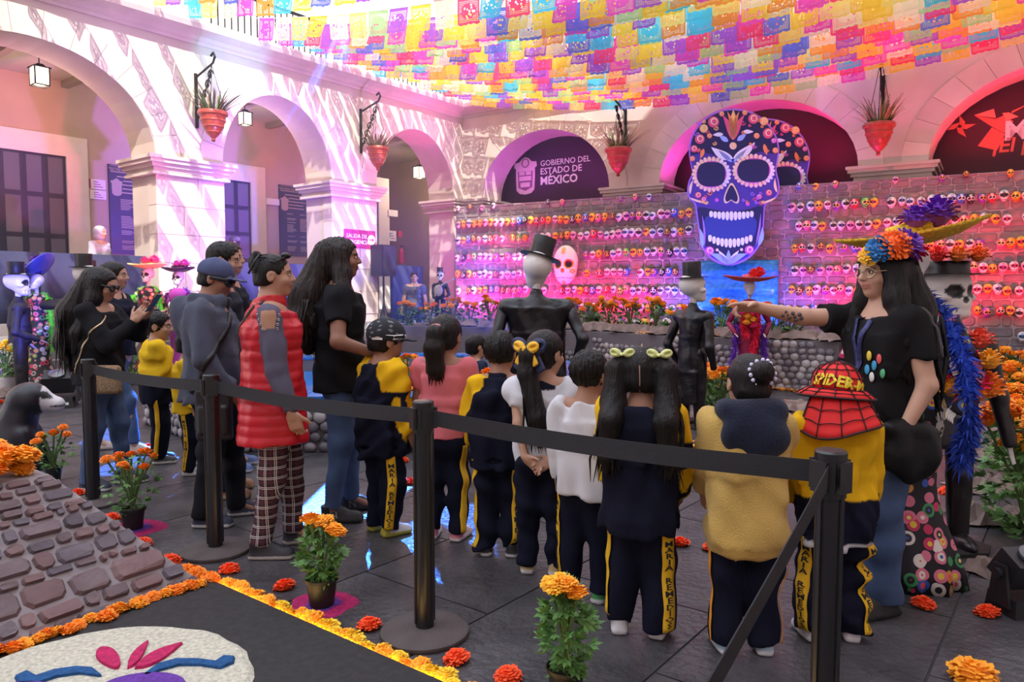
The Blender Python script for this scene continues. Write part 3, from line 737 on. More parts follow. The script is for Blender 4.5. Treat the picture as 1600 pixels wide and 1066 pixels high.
for cx, cy, r, m in ((340, 272, 22, G_CREAM), (160, 165, 26, G_GOLD), (135, 230, 30, G_ROSE), (220, 125, 34, G_ROSE), (100, 290, 22, G_ROSE), (465, 105, 32, G_ROSE), (530, 120, 26, G_GOLD), (555, 195, 32, G_ROSE), (590, 240, 16, G_MAG), (600, 300, 18, G_ORANGE), (90, 350, 16, G_ORANGE), (340, 195, 9, G_CREAM),
                     (270, 75, 16, G_ORANGE), (412, 68, 16, G_ORANGE), (195, 210, 16, G_ORANGE), (485, 210, 18, G_ORANGE), (160, 600, 16, G_MAG), (500, 585, 16, G_MAG), (240, 605, 12, G_MAG), (430, 630, 12, G_MAG), (195, 918, 28, G_MAG), (440, 912, 28, G_MAG), (242, 912, 9, G_CREAM), (392, 910, 9, G_CREAM), (125, 575, 20, G_ROSE), (560, 560, 20, G_ROSE)):
    gshape('medallion', ell(cx, cy, r, r, 16), m, 4.6); 
    if r > 14:
        gshape('medallion_ring', ell(cx + r * .1, cy - r * .1, r * .66, r * .66, 14), G_CREAM if m is not G_CREAM else G_GOLD, 5.6, .004); gshape('medallion_core', ell(cx + r * .15, cy - r * .05, r * .42, r * .45, 12), m, 6.3, .004)
for P, m in ((leaf(312, 1000, 200, 935, 20, 10), G_BLUE), (leaf(312, 1000, 425, 935, 20, -10), G_BLUE), (leaf(312, 1000, 250, 915, 15), G_WHITE), (leaf(312, 1000, 375, 915, 15), G_WHITE), (leaf(312, 995, 312, 912, 14), G_BLUE), (leaf(150, 900, 135, 780, 14, 8), G_BLUE), (leaf(495, 890, 520, 770, 14, 8), G_BLUE), (leaf(165, 890, 150, 700, 6, 6), G_RIM), (leaf(480, 880, 510, 690, 6, 6), G_RIM), (leaf(75, 570, 95, 480, 8, -6), G_CREAM), (leaf(610, 560, 598, 470, 8, -6), G_CREAM), (leaf(70, 590, 190, 625, 6, 6), G_CREAM), (leaf(605, 590, 500, 625, 6, -6), G_CREAM)):
    gshape('ornament', P, m, 5)
rng = random.Random(3)
for i in range(34):   # swirls on crown and cheeks
    side = rng.choice((-1, 1)); cx = 340 + side * rng.uniform(60, 235); cy = rng.choice((rng.uniform(110, 300), rng.uniform(560, 625)))
    if abs(cx - 340) > 200 and cy > 300: cx = 340 + side * rng.uniform(90, 180)
    r0 = rng.uniform(9, 17); P = [g2(cx + r0 * (1 - k / 11) * math.cos(k * .75) * side, cy + r0 * (1 - k / 11) * math.sin(k * .75)) for k in range(11)]
    mb = MB(); mb.tube([GU * a + Z1 * b + GN * .062 for a, b in P], .010, 4); mb.obj('swirl', rng.choice((G_GOLD, G_ORANGE, G_ROSE, G_RIM)), gs)
for o in list(gs.children): o.matrix_parent_inverse = Matrix.Identity(4)
# second, identical cut-out further back inside the arch
g2nd = gs.copy(); COL.objects.link(g2nd); g2nd.location = GP0 + GU * .52 - GN * 1.0 + Vector((0, 0, -.02))
tag(g2nd, 'second sugar skull cut-out half hidden behind the giant skull board', 'cutout')
for ch in list(gs.children):
    c = ch.copy(); COL.objects.link(c); c.parent = g2nd
# blue dressed panel below the giant skull
mb = MB(); rngb = random.Random(8); vs = []; nx, nz = 14, 26
for j in range(nz + 1):
    for i in range(nx + 1):
        zz = .74 + 1.30 * j / nz; st = .16 * (1 - (j % 7) / 7) if j < nz else 0
        vs.append(GP0 + GU * ((i / nx - .5) * 1.55 - .1) + GN * (-.28 + st + rngb.uniform(0, .04)) + Z1 * zz)
mb.add(vs, [(j * (nx + 1) + i, j * (nx + 1) + i + 1, (j + 1) * (nx + 1) + i + 1, (j + 1) * (nx + 1) + i) for j in range(nz) for i in range(nx)])
o = mb.obj('blue_cascade_cloth', mat('shiny_blue_cloth', (.03, .25, .62), .35, var=.35, vscale=14), None, True)
sol = o.modifiers.new('thickness', 'SOLIDIFY'); sol.thickness = .03
tag(o, 'tiered shiny blue cloth hanging below the giant skull like a waterfall', 'cloth')

# ------------------------------------------------------------------ papel picado
def papel_mat(name, c):
    m = bpy.data.materials.new(name); m.use_nodes = True; nt = m.node_tree; N, L = nt.nodes, nt.links; N.clear()
    out = N.new('ShaderNodeOutputMaterial'); tr = N.new('ShaderNodeBsdfTransparent'); df = N.new('ShaderNodeBsdfDiffuse'); tl = N.new('ShaderNodeBsdfTranslucent')
    df.inputs[0].default_value = (*c, 1); tl.inputs[0].default_value = (*[min(1, x * 1.15 + .02) for x in c], 1)
    mx = N.new('ShaderNodeMixShader'); mx.inputs[0].default_value = .62; L.new(df.outputs[0], mx.inputs[1]); L.new(tl.outputs[0], mx.inputs[2])
    tc = N.new('ShaderNodeTexCoord'); oi = N.new('ShaderNodeObjectInfo')
    sp = N.new('ShaderNodeSeparateXYZ'); L.new(tc.outputs['Object'], sp.inputs[0])
    def mth(op, a, b=None, c_=None):
        n = N.new('ShaderNodeMath'); n.operation = op
        for i, v in enumerate((a, b, c_)):
            if v is None: continue
            if isinstance(v, (int, float)): n.inputs[i].default_value = v
            else: L.new(v, n.inputs[i])
        return n.outputs[0]
    # punched holes: a fine lattice plus larger rosettes, kept away from the margin
    def grid(sc, rad):
        fx = mth('SUBTRACT', mth('FRACT', mth('MULTIPLY', sp.outputs[0], sc)), .5); fz = mth('SUBTRACT', mth('FRACT', mth('MULTIPLY', sp.outputs[2], sc)), .5)
        return mth('LESS_THAN', mth('ADD', mth('MULTIPLY', fx, fx), mth('MULTIPLY', fz, fz)), rad)
    vo = N.new('ShaderNodeTexVoronoi'); vo.inputs['Scale'].default_value = 17
    ad = N.new('ShaderNodeVectorMath'); L.new(tc.outputs['Object'], ad.inputs[0]); L.new(oi.outputs['Random'], ad.inputs[1]); L.new(ad.outputs[0], vo.inputs['Vector'])
    figure = mth('LESS_THAN', vo.outputs['Distance'], .33)
    rx = mth('MULTIPLY', sp.outputs[0], 1 / .15); rz = mth('MULTIPLY', mth('ADD', sp.outputs[2], .21), 1 / .12)
    inside = mth('LESS_THAN', mth('ADD', mth('MULTIPLY', rx, rx), mth('MULTIPLY', rz, rz)), 1)
    hole = mth('ADD', mth('MULTIPLY', figure, inside), mth('MULTIPLY', grid(40, .085), mth('SUBTRACT', 1, inside)))
    mar = mth('MULTIPLY', mth('LESS_THAN', mth('ABSOLUTE', sp.outputs[0]), .185), mth('MULTIPLY', mth('LESS_THAN', sp.outputs[2], -.05), mth('GREATER_THAN', sp.outputs[2], -.37)))
    hole = mth('MULTIPLY', hole, mar)
    m2 = N.new('ShaderNodeMixShader'); L.new(hole, m2.inputs[0]); L.new(mx.outputs[0], m2.inputs[1]); L.new(tr.outputs[0], m2.inputs[2]); L.new(m2.outputs[0], out.inputs[0])
    return m
PC = {'yellow': (.97, .70, .08), 'orange': (.97, .40, .08), 'magenta': (.84, .12, .60), 'purple': (.40, .14, .68), 'turquoise': (.10, .64, .86), 'green': (.42, .76, .34), 'red': (.88, .09, .22), 'cream': (.97, .88, .62), 'blue': (.15, .22, .75), 'gold': (.97, .80, .24)}
pk = list(PC); pmats = [papel_mat('paper_' + k, PC[k]) for k in pk]
def sheet_mesh(m, var):
    r = random.Random(var); nx, nz = 8, 6; w_, h_ = .42, .40; vs = []; fs = []
    for j in range(nz + 1):
        for i in range(nx + 1):
            x = (i / nx - .5) * w_ * (1 - .02 * j / nz); z = -h_ * j / nz
            if j == nz: z -= .018 * (i % 2)
            vs.append((x, .018 * math.sin(i * 1.1 + var) * j / nz + .03 * (j / nz) ** 2 * math.sin(var * 2.3), z))
    fs = [(j * (nx + 1) + i, (j + 1) * (nx + 1) + i, (j + 1) * (nx + 1) + i + 1, j * (nx + 1) + i + 1) for j in range(nz) for i in range(nx)]
    return mesh_np('paper_sheet', vs, fs, m, True)
sheets = [[sheet_mesh(m, v + 5 * i) for v in range(3)] for i, m in enumerate(pmats)]
CORD = mat('white_cord', (.75, .72, .68), .8)
PSTR = [(.35 + .31 * i, 1) for i in range(19)] + [(6.35, 1), (7.8, 1), (8.5, 1), (9.2, 1), (9.9, 1), (10.6, 1), (11.3, 1), (12.0, 1), (12.7, 1), (13.4, 1)]  # strings nearest the camera hang out of view, added to dapple the sun
bang = math.atan2(BU.y, BU.x)
PORD = ['first', 'second', 'third', 'fourth', 'fifth', 'sixth', 'seventh', 'eighth', 'ninth', 'tenth', 'eleventh', 'twelfth', 'thirteenth', 'fourteenth', 'fifteenth', 'sixteenth', 'seventeenth', 'eighteenth', 'nineteenth', 'twentieth']
PORD += ['twenty-' + w_ for w_ in PORD[:9]] + ['thirtieth']
for q, (off, _) in enumerate(PSTR):
    A = BC - LU * off + LN * .30 + Vector((0, 0, 6.72 + RND.uniform(-.04, .1))); Ln = 15.6; Bz = 6.75
    sag = RND.uniform(.75, .95)
    def sp_(t): return A + BU * t + Z1 * (-4 * sag * (t / Ln) * (1 - t / Ln) + (Bz - A.z) * t / Ln)
    st = thing('papel_picado_string', f'string of cut-paper flags, {PORD[q]} from the arcade behind the skull wall', 'bunting', A, 0, 'papel picado strings')
    mb = MB(); mb.tube([sp_(Ln * i / 24) - A for i in range(25)], .006, 4); mb.obj('cord', CORD, st)
    t = .25 + RND.random() * .3; last = -1
    while t < Ln - .3:
        p = sp_(t)
        if p.x < p.y * .74 + .5 and p.y > -2:
            ci = RND.choices(range(len(pk)), (9, 5, 6, 4, 4, 3, 4, 5, 3, 4))[0]
            if ci == last: ci = (ci + 3) % len(pk)
            last = ci
            sl = (sp_(t + .1).z - sp_(t - .1).z) / .2
            link('paper_sheet', sheets[ci][RND.randrange(3)], st, p - A, (RND.uniform(-.22, .22), -math.atan(sl), bang + RND.uniform(-.12, .12)))
        t += RND.uniform(.40, .44) if off < 6.3 else RND.uniform(.43, .50)
# ------------------------------------------------------------------ things of the left gallery
GP = wpt(LP, LU, LN, 0, -GD, 0)               # inner wall plane
def gw(x, y, d=0): return onpl(x, y, GP + LN * d, LN)
def gs_(x): p = gw(x, 400); return (p - LP).dot(LU)
def gz(x, y): return gw(x, y).z
LAX = (LU, LN, Z1)
def gbox(mb, s0, s1, z0, z1, d0, d1): return mb.box(wpt(LP, LU, LN, (s0 + s1) / 2, -GD + (d0 + d1) / 2, (z0 + z1) / 2), (s1 - s0, d1 - d0, z1 - z0), LAX)
NAVY = mat('dark_blue_paint', (.018, .022, .06), .5, var=.1); PANE = mat('door_glass', (.14, .14, .20), .15, spec=.8)
def door(name, x0, x1, ytop, xs, cols, rows):
    s0, s1, zt = gs_(x0), gs_(x1), gz(x1, ytop)
    d = structure(bpy.data.objects.new(name, None)); COL.objects.link(d); d['label'] = 'dark blue wooden door with glass panes in a white stone surround'
    mb = MB(); gbox(mb, s0 - .42, s0, ZF, zt + .42, 0, .08); gbox(mb, s1, s1 + .42, ZF, zt + .42, 0, .08); gbox(mb, s0, s1, zt, zt + .42, 0, .08); mb.obj('surround', WHITE_TRIM, d)
    mb = MB(); gbox(mb, s0, s1, ZF, zt, -.02, .03); mb.obj('leaf', NAVY, d)
    w_, h_ = (s1 - s0) / cols, (zt - ZF) / rows
    for i in range(cols):
        for j in range(rows):
            if j == 0: 
                mb = MB(); gbox(mb, s0 + i * w_ + .09, s0 + (i + 1) * w_ - .09, ZF + .1, ZF + h_ - .05, .03, .05); mb.obj('panel', NAVY, d); continue
            mb = MB(); gbox(mb, s0 + i * w_ + .06, s0 + (i + 1) * w_ - .06, ZF + j * h_ + .05, ZF + (j + 1) * h_ - .05, .026, .036); mb.obj('pane', PANE, d)
    return d
door('door_1', -70, 107, 246, None, 5, 4)
door('door_2', 346, 392, 286, None, 2, 5)
door('door_3', 548, 590, 300, None, 2, 5)
BRDM = mat('engraved_board', (.016, .022, .07), .35, var=.15); GILT = mat('gilt_letters', (.42, .33, .26), .5)
def board(x0, x1, y0, y1, head, lab):
    a = gs_(x0); b = gs_(x1); zb, zt = gz((x0 + x1) / 2, y1), gz((x0 + x1) / 2, y0); c = (a + b) / 2
    t = thing('commemorative_board', lab, 'plaque', wpt(LP, LU, LN, c, -GD, zb)); base = t.location.copy()
    def put(mb, n, m): o = mb.obj(n, m, t); o.matrix_parent_inverse = Matrix.Translation(-base); return o
    mb = MB(); gbox(mb, a, b, zb, zt, 0, .04); put(mb, 'slab', BRDM)
    mb = MB(); gbox(mb, a + .04, b - .04, zt - .16, zt - .14, .04, .05); gbox(mb, a + .04, b - .04, zt - .03, zt - .02, .04, .05); put(mb, 'header_rule', GILT)
    o = lettering(head, .085, wpt(LP, LU, LN, c, -GD + .05, zt - .125) - base, LU, Z1, GILT, t, bold=.01, depth=.002)
    mb = MB(); r = random.Random(int(x0)); W_ = b - a
    for k, fr in enumerate((.8, .5, .7, .55, .6)): gbox(mb, c - W_ * fr * .42, c + W_ * fr * .42, zt - .26 - k * .085, zt - .235 - k * .085, .04, .046)
    z = zt - .75
    while z > zb + .1:
        for u0 in (a + W_ * .22, a + W_ * .62):
            if r.random() < .86: gbox(mb, u0, u0 + W_ * r.uniform(.16, .32), z, z + .016, .04, .046)
        z -= .035 if r.random() < .85 else .12
    put(mb, 'engraved_lines', GILT)['kind'] = 'stuff'
    mb = MB(); mb.prism([(x * .35, y * .38) for x, y in shield], wpt(LP, LU, LN, a + .16, -GD + .045, zt - .48), LU, Z1, -.01); put(mb, 'crest', GILT)
board(173, 247, 262, 398, '"ESTADO DE MEXICO" 1857', 'tall dark plaque with engraved names between the wide door and the thick column')
board(437, 487, 292, 400, '"ESTADO DE MEXICO" 1966', 'tall dark plaque with engraved names in the middle arch')
WHT = mat('white_plastic', (.8, .79, .8), .5); PLUM = mat('plum_plastic', (.30, .02, .13), .5)
def gsign(x0, x1, y0, y1, lab, accent=None, th=.04, name='wall_sign', m=WHT, cat='sign'):
    a, b = gs_(x0), gs_(x1); zb, zt = gz(x0, y1), gz(x0, y0); base = wpt(LP, LU, LN, (a + b) / 2, -GD, zb)
    t = thing(name, lab, cat, base)
    mb = MB(); gbox(mb, a, b, zb, zt, 0, th); o = mb.obj('plate', m, t); o.matrix_parent_inverse = Matrix.Translation(-base)
    if accent:
        mb = MB(); gbox(mb, a + (b - a) * accent[0], a + (b - a) * accent[1], zb + (zt - zb) * accent[2], zb + (zt - zb) * accent[3], th, th + .01); o = mb.obj('coloured_field', accent[4], t); o.matrix_parent_inverse = Matrix.Translation(-base)
        mb = MB()
        for k in range(3): gbox(mb, a + (b - a) * .42, a + (b - a) * (.85 - .1 * k), zb + (zt - zb) * (.2 + k * .25), zb + (zt - zb) * (.27 + k * .25), th, th + .006)
        o = mb.obj('text_lines', PLUM, t); o.matrix_parent_inverse = Matrix.Translation(-base)
gsign(135, 168, 279, 294, 'white door sign with a plum end field, upper one of two', (0, .28, 0, 1, PLUM))
gsign(135, 168, 296, 310, 'white door sign with a plum end field, lower one of two', (0, .22, 0, 1, PLUM))
gsign(415, 434, 310, 320, 'small white box on the wall beside the middle plaque', None, .12, 'wall_unit', cat='unit')
gsign(604, 618, 328, 338, 'small white box on the wall inside the arch next to the corner', None, .12, 'wall_unit', cat='unit')
gsign(603, 618, 360, 376, 'white square notice with a blue scribble above the fire extinguisher', (.1, .38, .35, .8, mat('blue_ink', (.1, .3, .6), .6)))
gsign(621, 627, 361, 370, 'small red alarm call point on the gallery wall', None, .05, 'alarm_point', mat('red_plastic', (.6, .05, .06), .4), 'alarm')
# exit sign on the second column
base = wpt(LP, LU, LN, 4.52, .03, 2.42)
t = thing('exit_sign', 'magenta SALIDA DE EMERGENCIA sign with a white arrow disc on a column', 'sign', base)
mb = MB(); mb.box((0, 0, .2), (.92, .02, .42), LAX); mb.obj('plate', mat('magenta_sign', (.42, .02, .16), .5), t)
for k, tx in enumerate(('SALIDA DE', 'EMERGENCIA')): lettering(tx, .125, LU * -.10 + LN * .013 + Z1 * (.225 - k * .135), LU, Z1, LWH, t, bold=.02, depth=.002)
mb = MB(); mb.prism(ell(0, 0, .115, .115, 20), LU * .34 + LN * .012 + Z1 * .2, LU, Z1, -.008); mb.obj('disc', LWH, t)
mb = MB(); mb.prism([(-.07, -.012), (.02, -.012), (.02, -.045), (.08, 0), (.02, .045), (.02, .012), (-.07, .012)], LU * .34 + LN * .022 + Z1 * .2, LU, Z1, -.004); mb.obj('arrow', mat('magenta_sign', (.42, .02, .16), .5), t)
# dark cloth barriers along the gallery edge
CLOTH = mat('dark_blue_cloth', (.02, .026, .075), .75, bump=.3, bscale=6)
def cloth_barrier(s0, s1, d, z1, lab, z0=ZF):
    mb = MB(); n = max(8, int((s1 - s0) / .12)); vs = []
    for j, z in enumerate((z0, z0 + (z1 - z0) * .5, z1)):
        for i in range(n + 1): vs.append(wpt(LP, LU, LN, s0 + (s1 - s0) * i / n, d + .025 * math.sin(i * 1.7) * (1 - j * .35), z))
    mb.add(vs, [(j * (n + 1) + i, j * (n + 1) + i + 1, (j + 1) * (n + 1) + i + 1, (j + 1) * (n + 1) + i) for j in range(2) for i in range(n)])
    o = mb.obj('cloth_barrier', CLOTH, None, True); so = o.modifiers.new('thickness', 'SOLIDIFY'); so.thickness = .04
    tag(o, lab, 'barrier')
cloth_barrier(-4.05, -2.0, -.35, 2.06, 'dark blue cloth barrier in front of the wide gallery door')
cloth_barrier(-1.95, -.2, -.35, 2.06, 'dark blue cloth barrier under the first tall plaque')
cloth_barrier(1.2, 2.1, -.35, 2.02, 'short dark blue cloth barrier in the middle arch by the narrow door')
cloth_barrier(2.16, 3.7, -.35, 2.02, 'wide dark blue cloth barrier in the middle arch under the plaque')
cloth_barrier(5.32, 6.38, .20, 2.05, 'dark blue cloth screen on the steps below the fire extinguisher', .72)
# loudspeaker on a stand
BLK = mat('black_plastic', (.015, .015, .018), .45); BLKG = mat('black_grille', (.02, .02, .024), .7, bump=.8, bscale=200)
base = wpt(LP, LU, LN, 5.03, .25, .72)
t = thing('loudspeaker', 'black loudspeaker on a tripod beside the exit sign', 'speaker', base)
mb = MB(); mb.box((0, 0, 1.42), (.42, .38, .72), LAX); mb.obj('cabinet', BLK, t)
mb = MB(); mb.box(LN * .2 + Z1 * 1.42, (.38, .02, .66), LAX); mb.obj('grille', BLKG, t)
mb = MB(); mb.tube([(0, 0, .15), (0, 0, 1.1)], .025); mb.obj('pole', BLK, t)
for k in range(3):
    a = k * 2.094 + .4; mb = MB(); mb.tube([(0, 0, .45), (.13 * math.cos(a), .13 * math.sin(a), 0)], .015); mb.obj('leg', BLK, t)
# fire extinguisher on a ledge
p = gw(627, 412, .15); t = thing('fire_extinguisher', 'red fire extinguisher on the gallery wall', 'extinguisher', p)
mb = MB(); mb.lathe([(.0, 0), (.085, .0), (.09, .03), (.09, .36), (.07, .43), (.03, .46), (.03, .5), (0, .5)], 14, caps=False); mb.obj('cylinder', mat('red_enamel', (.55, .02, .03), .25), t, 'auto')
mb = MB(); mb.tube([(0, 0, .5), (.06, -.02, .55), (.13, -.04, .5), (.12, -.04, .25)], .014); mb.obj('hose', BLK, t)
mb = MB(); mb.box((0, -.02, .54), (.04, .14, .03)); mb.obj('handle', BLK, t)

# lanterns
GLOW = mat('lit_frosted_glass', (1, .9, .75), .4, emit=(1, .80, .52), es=5); BULB = mat('bulb', (1, .9, .7), .4, emit=(1, .85, .6), es=60)
def lantern(x, y, d, w_, lab):
    p = onpl(x, y, LP + LN * d, LN); t = thing('hanging_lantern', lab, 'lantern', p)
    h_ = w_ * 1.35
    mb = MB(); mb.tube([(0, 0, h_ / 2 + .05), (0, 0, ZT - .25 - p.z)], .01, 6); mb.obj('chain', IRON, t)
    mb = MB(); mb.box((0, 0, h_ / 2), (w_ * 1.25, w_ * 1.25, .02), LAX); mb.box((0, 0, h_ / 2 + .04), (w_ * .8, w_ * .8, .06), LAX, .5); mb.obj('roof', IRON, t)
    mb = MB(); mb.box((0, 0, -h_ / 2), (w_ * 1.08, w_ * 1.08, .025), LAX); mb.obj('base', IRON, t)
    for i, j in ((1, 1), (1, -1), (-1, 1), (-1, -1)):
        mb = MB(); mb.box(LU * (i * w_ / 2) + LN * (j * w_ / 2), (.022, .022, h_), LAX); mb.obj('corner_bar', IRON, t)
    for i, j in ((1, 0), (-1, 0), (0, 1), (0, -1)):
        mb = MB(); mb.box(LU * (i * w_ / 2) + LN * (j * w_ / 2), (.006 if i else w_ * .94, .006 if j else w_ * .94, h_ * .95), LAX); mb.obj('pane', GLOW, t)
    lamp('lantern_light', 'POINT', p + Z1 * (-h_ / 2 - .12), None, 60, (1, .75, .45), shadow_soft_size=.1)
lantern(62, 120, -1.7, .23, 'lit iron lantern hanging in the wide arch before the big door')
lantern(383, 186, -1.7, .20, 'lit iron lantern hanging in the middle arch')
lantern(655, 270, -2.6, .24, 'lit iron lantern hanging in the arch by the corner')

# wall brackets and hanging urn planters
TERRA = mat('red_glazed_terracotta', (.42, .07, .045), .3, var=.2, vscale=9); LEAFM = mat('planter_leaf', (.13, .20, .07), .6, var=.4, vscale=5); LEAFD = mat('dry_leaf', (.34, .24, .10), .7, var=.3)
def planter(O, u, n, px, py, bx, by, w_, lab, lab2, kind, out=.62):
    b = onpl(bx, by, O, n)
    t = thing('wall_bracket', lab2, 'bracket', b)
    mb = MB(); mb.box(n * .02, (.05, .04, 1.0), (u, n, Z1)); mb.obj('plate', IRON, t)
    mb = MB(); mb.tube([Z1 * .42, n * out * .5 + Z1 * .5, n * out + Z1 * .58, n * (out + .07) + Z1 * .68, n * (out + .02) + Z1 * .76, n * (out - .06) + Z1 * .72], .022, 6); mb.obj('arm', IRON, t)
    for k in range(5):
        c = n * (.12 + .1 * k) + Z1 * (-.25 + .16 * k); r0 = .10
        mb = MB(); mb.tube([c + n * (r0 * (1 - i / 14) * math.cos(i * .7)) + Z1 * (r0 * (1 - i / 14) * math.sin(i * .7)) for i in range(13)], .013, 5); mb.obj('scroll', IRON, t)
    mb = MB(); mb.tube([Z1 * -.45, n * .1 + Z1 * -.3, n * .3 + Z1 * .05, n * .55 + Z1 * .45], .016, 5); mb.obj('brace', IRON, t)
    p = onpl(px, py, O + n * out, n); k = w_ / 2
    t = thing('hanging_planter', lab, 'planter', p)
    mb = MB(); mb.lathe([(.02, -.62), (.10, -.60), (.16, -.55), (.10, -.50), (.18, -.46), (.40, -.34), (.62, -.14), (.78, .08), (.86, .30), (.88, .36), (1.0, .38), (1.02, .46), (.96, .52), (.86, .50), (.84, .36), (0, .34)], 22, sx=k, sy=k, caps=False)
    mb.V = [(x, y, z * w_ * .92) for x, y, z in mb.V]; mb.obj('urn', TERRA, t, 'auto')
    for q in range(3):
        mb = MB(); rr_, zz = ((.80, .12), (.66, -.10), (.46, -.30))[q]; mb.lathe([(rr_ * k - .005, 0), (rr_ * k + .018, .015), (rr_ * k + .01, .04)], 22, (0, 0, zz * w_ * .92)); mb.obj('band', TERRA, t, True)
    r = random.Random(int(px)); top = .34 * w_ * .92
    for grp, (m, cnt, L0, w0) in enumerate(((LEAFM, 60, .62, .022), (LEAFD, 34, .50, .016))):
        if kind == 1: m, L0 = (LEAFD if grp == 0 else LEAFM), L0 * .9
        mb = MB()
        for i in range(cnt):
            a = r.uniform(0, 6.28); tilt = r.uniform(.1, .75); L_ = L0 * r.uniform(.6, 1.1) * w_ / .5; d_ = Vector((math.cos(a), math.sin(a), 0)); s_ = Vector((-d_.y, d_.x, 0)); o_ = d_ * k * .4 + Z1 * top
            pts = []
            for j in range(4):
                tt = j / 3; c = o_ + d_ * (L_ * math.sin(tilt) * tt * (1 + .3 * tt)) + Z1 * (L_ * math.cos(tilt) * tt * (1 - .2 * tt)); ww = w0 * (1.2 - tt) ; pts += [c - s_ * ww, c + s_ * ww]
            mb.add(pts, [(0, 1, 3, 2), (2, 3, 5, 4), (4, 5, 7, 6)])
        o = mb.obj('foliage', m, t); o['kind'] = 'stuff'
    for a in (0, 2.1, 4.2):
        mb = MB(); q0 = Vector((math.cos(a) * k * .9, math.sin(a) * k * .9, .45 * w_ * .92)); mb.tube([q0, Z1 * ((b.z + .55) - p.z)], .006, 4); mb.obj('chain', IRON, t)
planter(LP, LU, LN, 333, 196, 306, 158, .52, 'terracotta urn planter with spiky leaves between the wide and middle arch', 'scrolled iron bracket on the column between the wide and middle arch', 0)
planter(LP, LU, LN, 590, 247, 563, 205, .50, 'terracotta urn planter with dry stems between the middle and corner arch', 'scrolled iron bracket between the middle and corner arch', 1)
planter(BC, BU, BN, 966, 252, 978, 205, .60, 'terracotta urn planter with bright green leaves beside the crest backdrop', 'scrolled iron bracket beside the crest backdrop', 0)
planter(BC, BU, BN, 1373, 216, 1380, 150, .56, 'terracotta urn planter with a dense spiky tuft beside the bird backdrop', 'scrolled iron bracket beside the bird backdrop', 0)

# ------------------------------------------------------------------ marigolds
def pompon(seed, flat=.62, rings=7, spread=1.0):
    """ruffled many-petalled flower head, about one unit in radius"""
    r = random.Random(seed); mb = MB(); mb.ball((0, 0, .0), (.80, .80, .58 * flat / .62), 8, 5)
    for j in range(rings):
        t = math.radians(4 + 100 * j / (rings - 1)); n = (4, 9, 13, 17, 19, 19, 17)[min(j, 6)]
        for i in range(n):
            a = 2 * PI * (i + .5 * (j % 2)) / n + r.uniform(-.1, .1); tj = t + r.uniform(-.08, .08); d = Vector((math.sin(tj) * math.cos(a), math.sin(tj) * math.sin(a), math.cos(tj) * flat)); s_ = Vector((-math.sin(a), math.cos(a), 0))
            s_ = (s_ + Vector((0, 0, r.uniform(-.5, .5)))).normalized(); w_ = r.uniform(.13, .19); R0 = r.uniform(.92, 1.1) * spread; out = Vector((math.cos(a), math.sin(a), 0)) * .05
            b0 = d * .62; m0 = d * .90 * R0 + Vector((0, 0, .05)); e0 = d * 1.05 * R0 + out + Vector((0, 0, r.uniform(-.06, .06)))
            mb.add([b0 - s_ * w_ * .4, b0 + s_ * w_ * .4, m0 + s_ * w_, m0 - s_ * w_, e0 + s_ * w_ * .75, e0 - s_ * w_ * .75], [(0, 1, 2, 3), (3, 2, 4, 5)])
    mb.V = [(x, y, z + .45 * flat) for x, y, z in mb.V]
    return mb
def flower_mat(name, c, tl=.25):
    m = mat(name, c, .7, var=.25, vscale=40); return m
OR1, OR2, OR3, RED1, YEL = flower_mat('marigold_orange', (.95, .26, .01)), flower_mat('marigold_light_orange', (.98, .38, .015)), flower_mat('marigold_golden', (.95, .50, .02)), flower_mat('paper_flower_vermilion', (.93, .085, .012)), flower_mat('marigold_yellow', (.95, .62, .03))
VIOF = flower_mat('paper_flower_purple', (.10, .012, .30))
heads = {k: [pompon(s_ + 7 * q).mesh('flower_head', m, False) for s_ in range(3)] for q, (k, m) in enumerate((('o', OR1), ('l', OR2), ('g', OR3), ('r', RED1), ('y', YEL), ('v', VIOF)))}
def head(kind, p, r, par=None, name='flower_head', tilt=None):
    t = tilt or (RND.uniform(-.35, .35), RND.uniform(-.35, .35), RND.uniform(0, 6))
    return link(name, heads[kind][RND.randrange(3)], par, p, t, r)
STEM = mat('green_stem', (.10, .17, .05), .7); FOL = mat('marigold_leaf', (.11, .25, .06), .6, var=.35, vscale=20); POT = mat('black_pot', (.012, .011, .012), .5); SOIL = mat('potting_soil', (.03, .02, .015), .95, bump=.8)
def foliage(r, R0, z0, z1, n, sz):
    mb = MB()
    for i in range(n):
        a = r.uniform(0, 6.28); z = r.uniform(z0, z1); f = math.sin(PI * (.12 + .8 * (z - z0) / (z1 - z0 + 1e-6))); rr_ = R0 * f * math.sqrt(r.uniform(.05, 1)); c = Vector((rr_ * math.cos(a), rr_ * math.sin(a), z))
        d = Vector((math.cos(a) + r.uniform(-.6, .6), math.sin(a) + r.uniform(-.6, .6), r.uniform(-.6, .8))).normalized(); s_ = d.cross(Vector((r.uniform(-1, 1), r.uniform(-1, 1), 1))).normalized(); L_ = sz * r.uniform(.7, 1.3)
        for k in (-1, 0, 1):      # three narrow leaflets of a feathery leaf
            dd = (d + s_ * k * .7).normalized(); ss = dd.cross(d.cross(s_)).normalized() * L_ * .16; b = c + d * (L_ * .15 * abs(k)); L2 = L_ * (1 if k == 0 else .7)
            mb.add([b, b + dd * L2 * .5 + ss, b + dd * L2, b + dd * L2 * .5 - ss], [(0, 1, 2, 3)])
    return mb
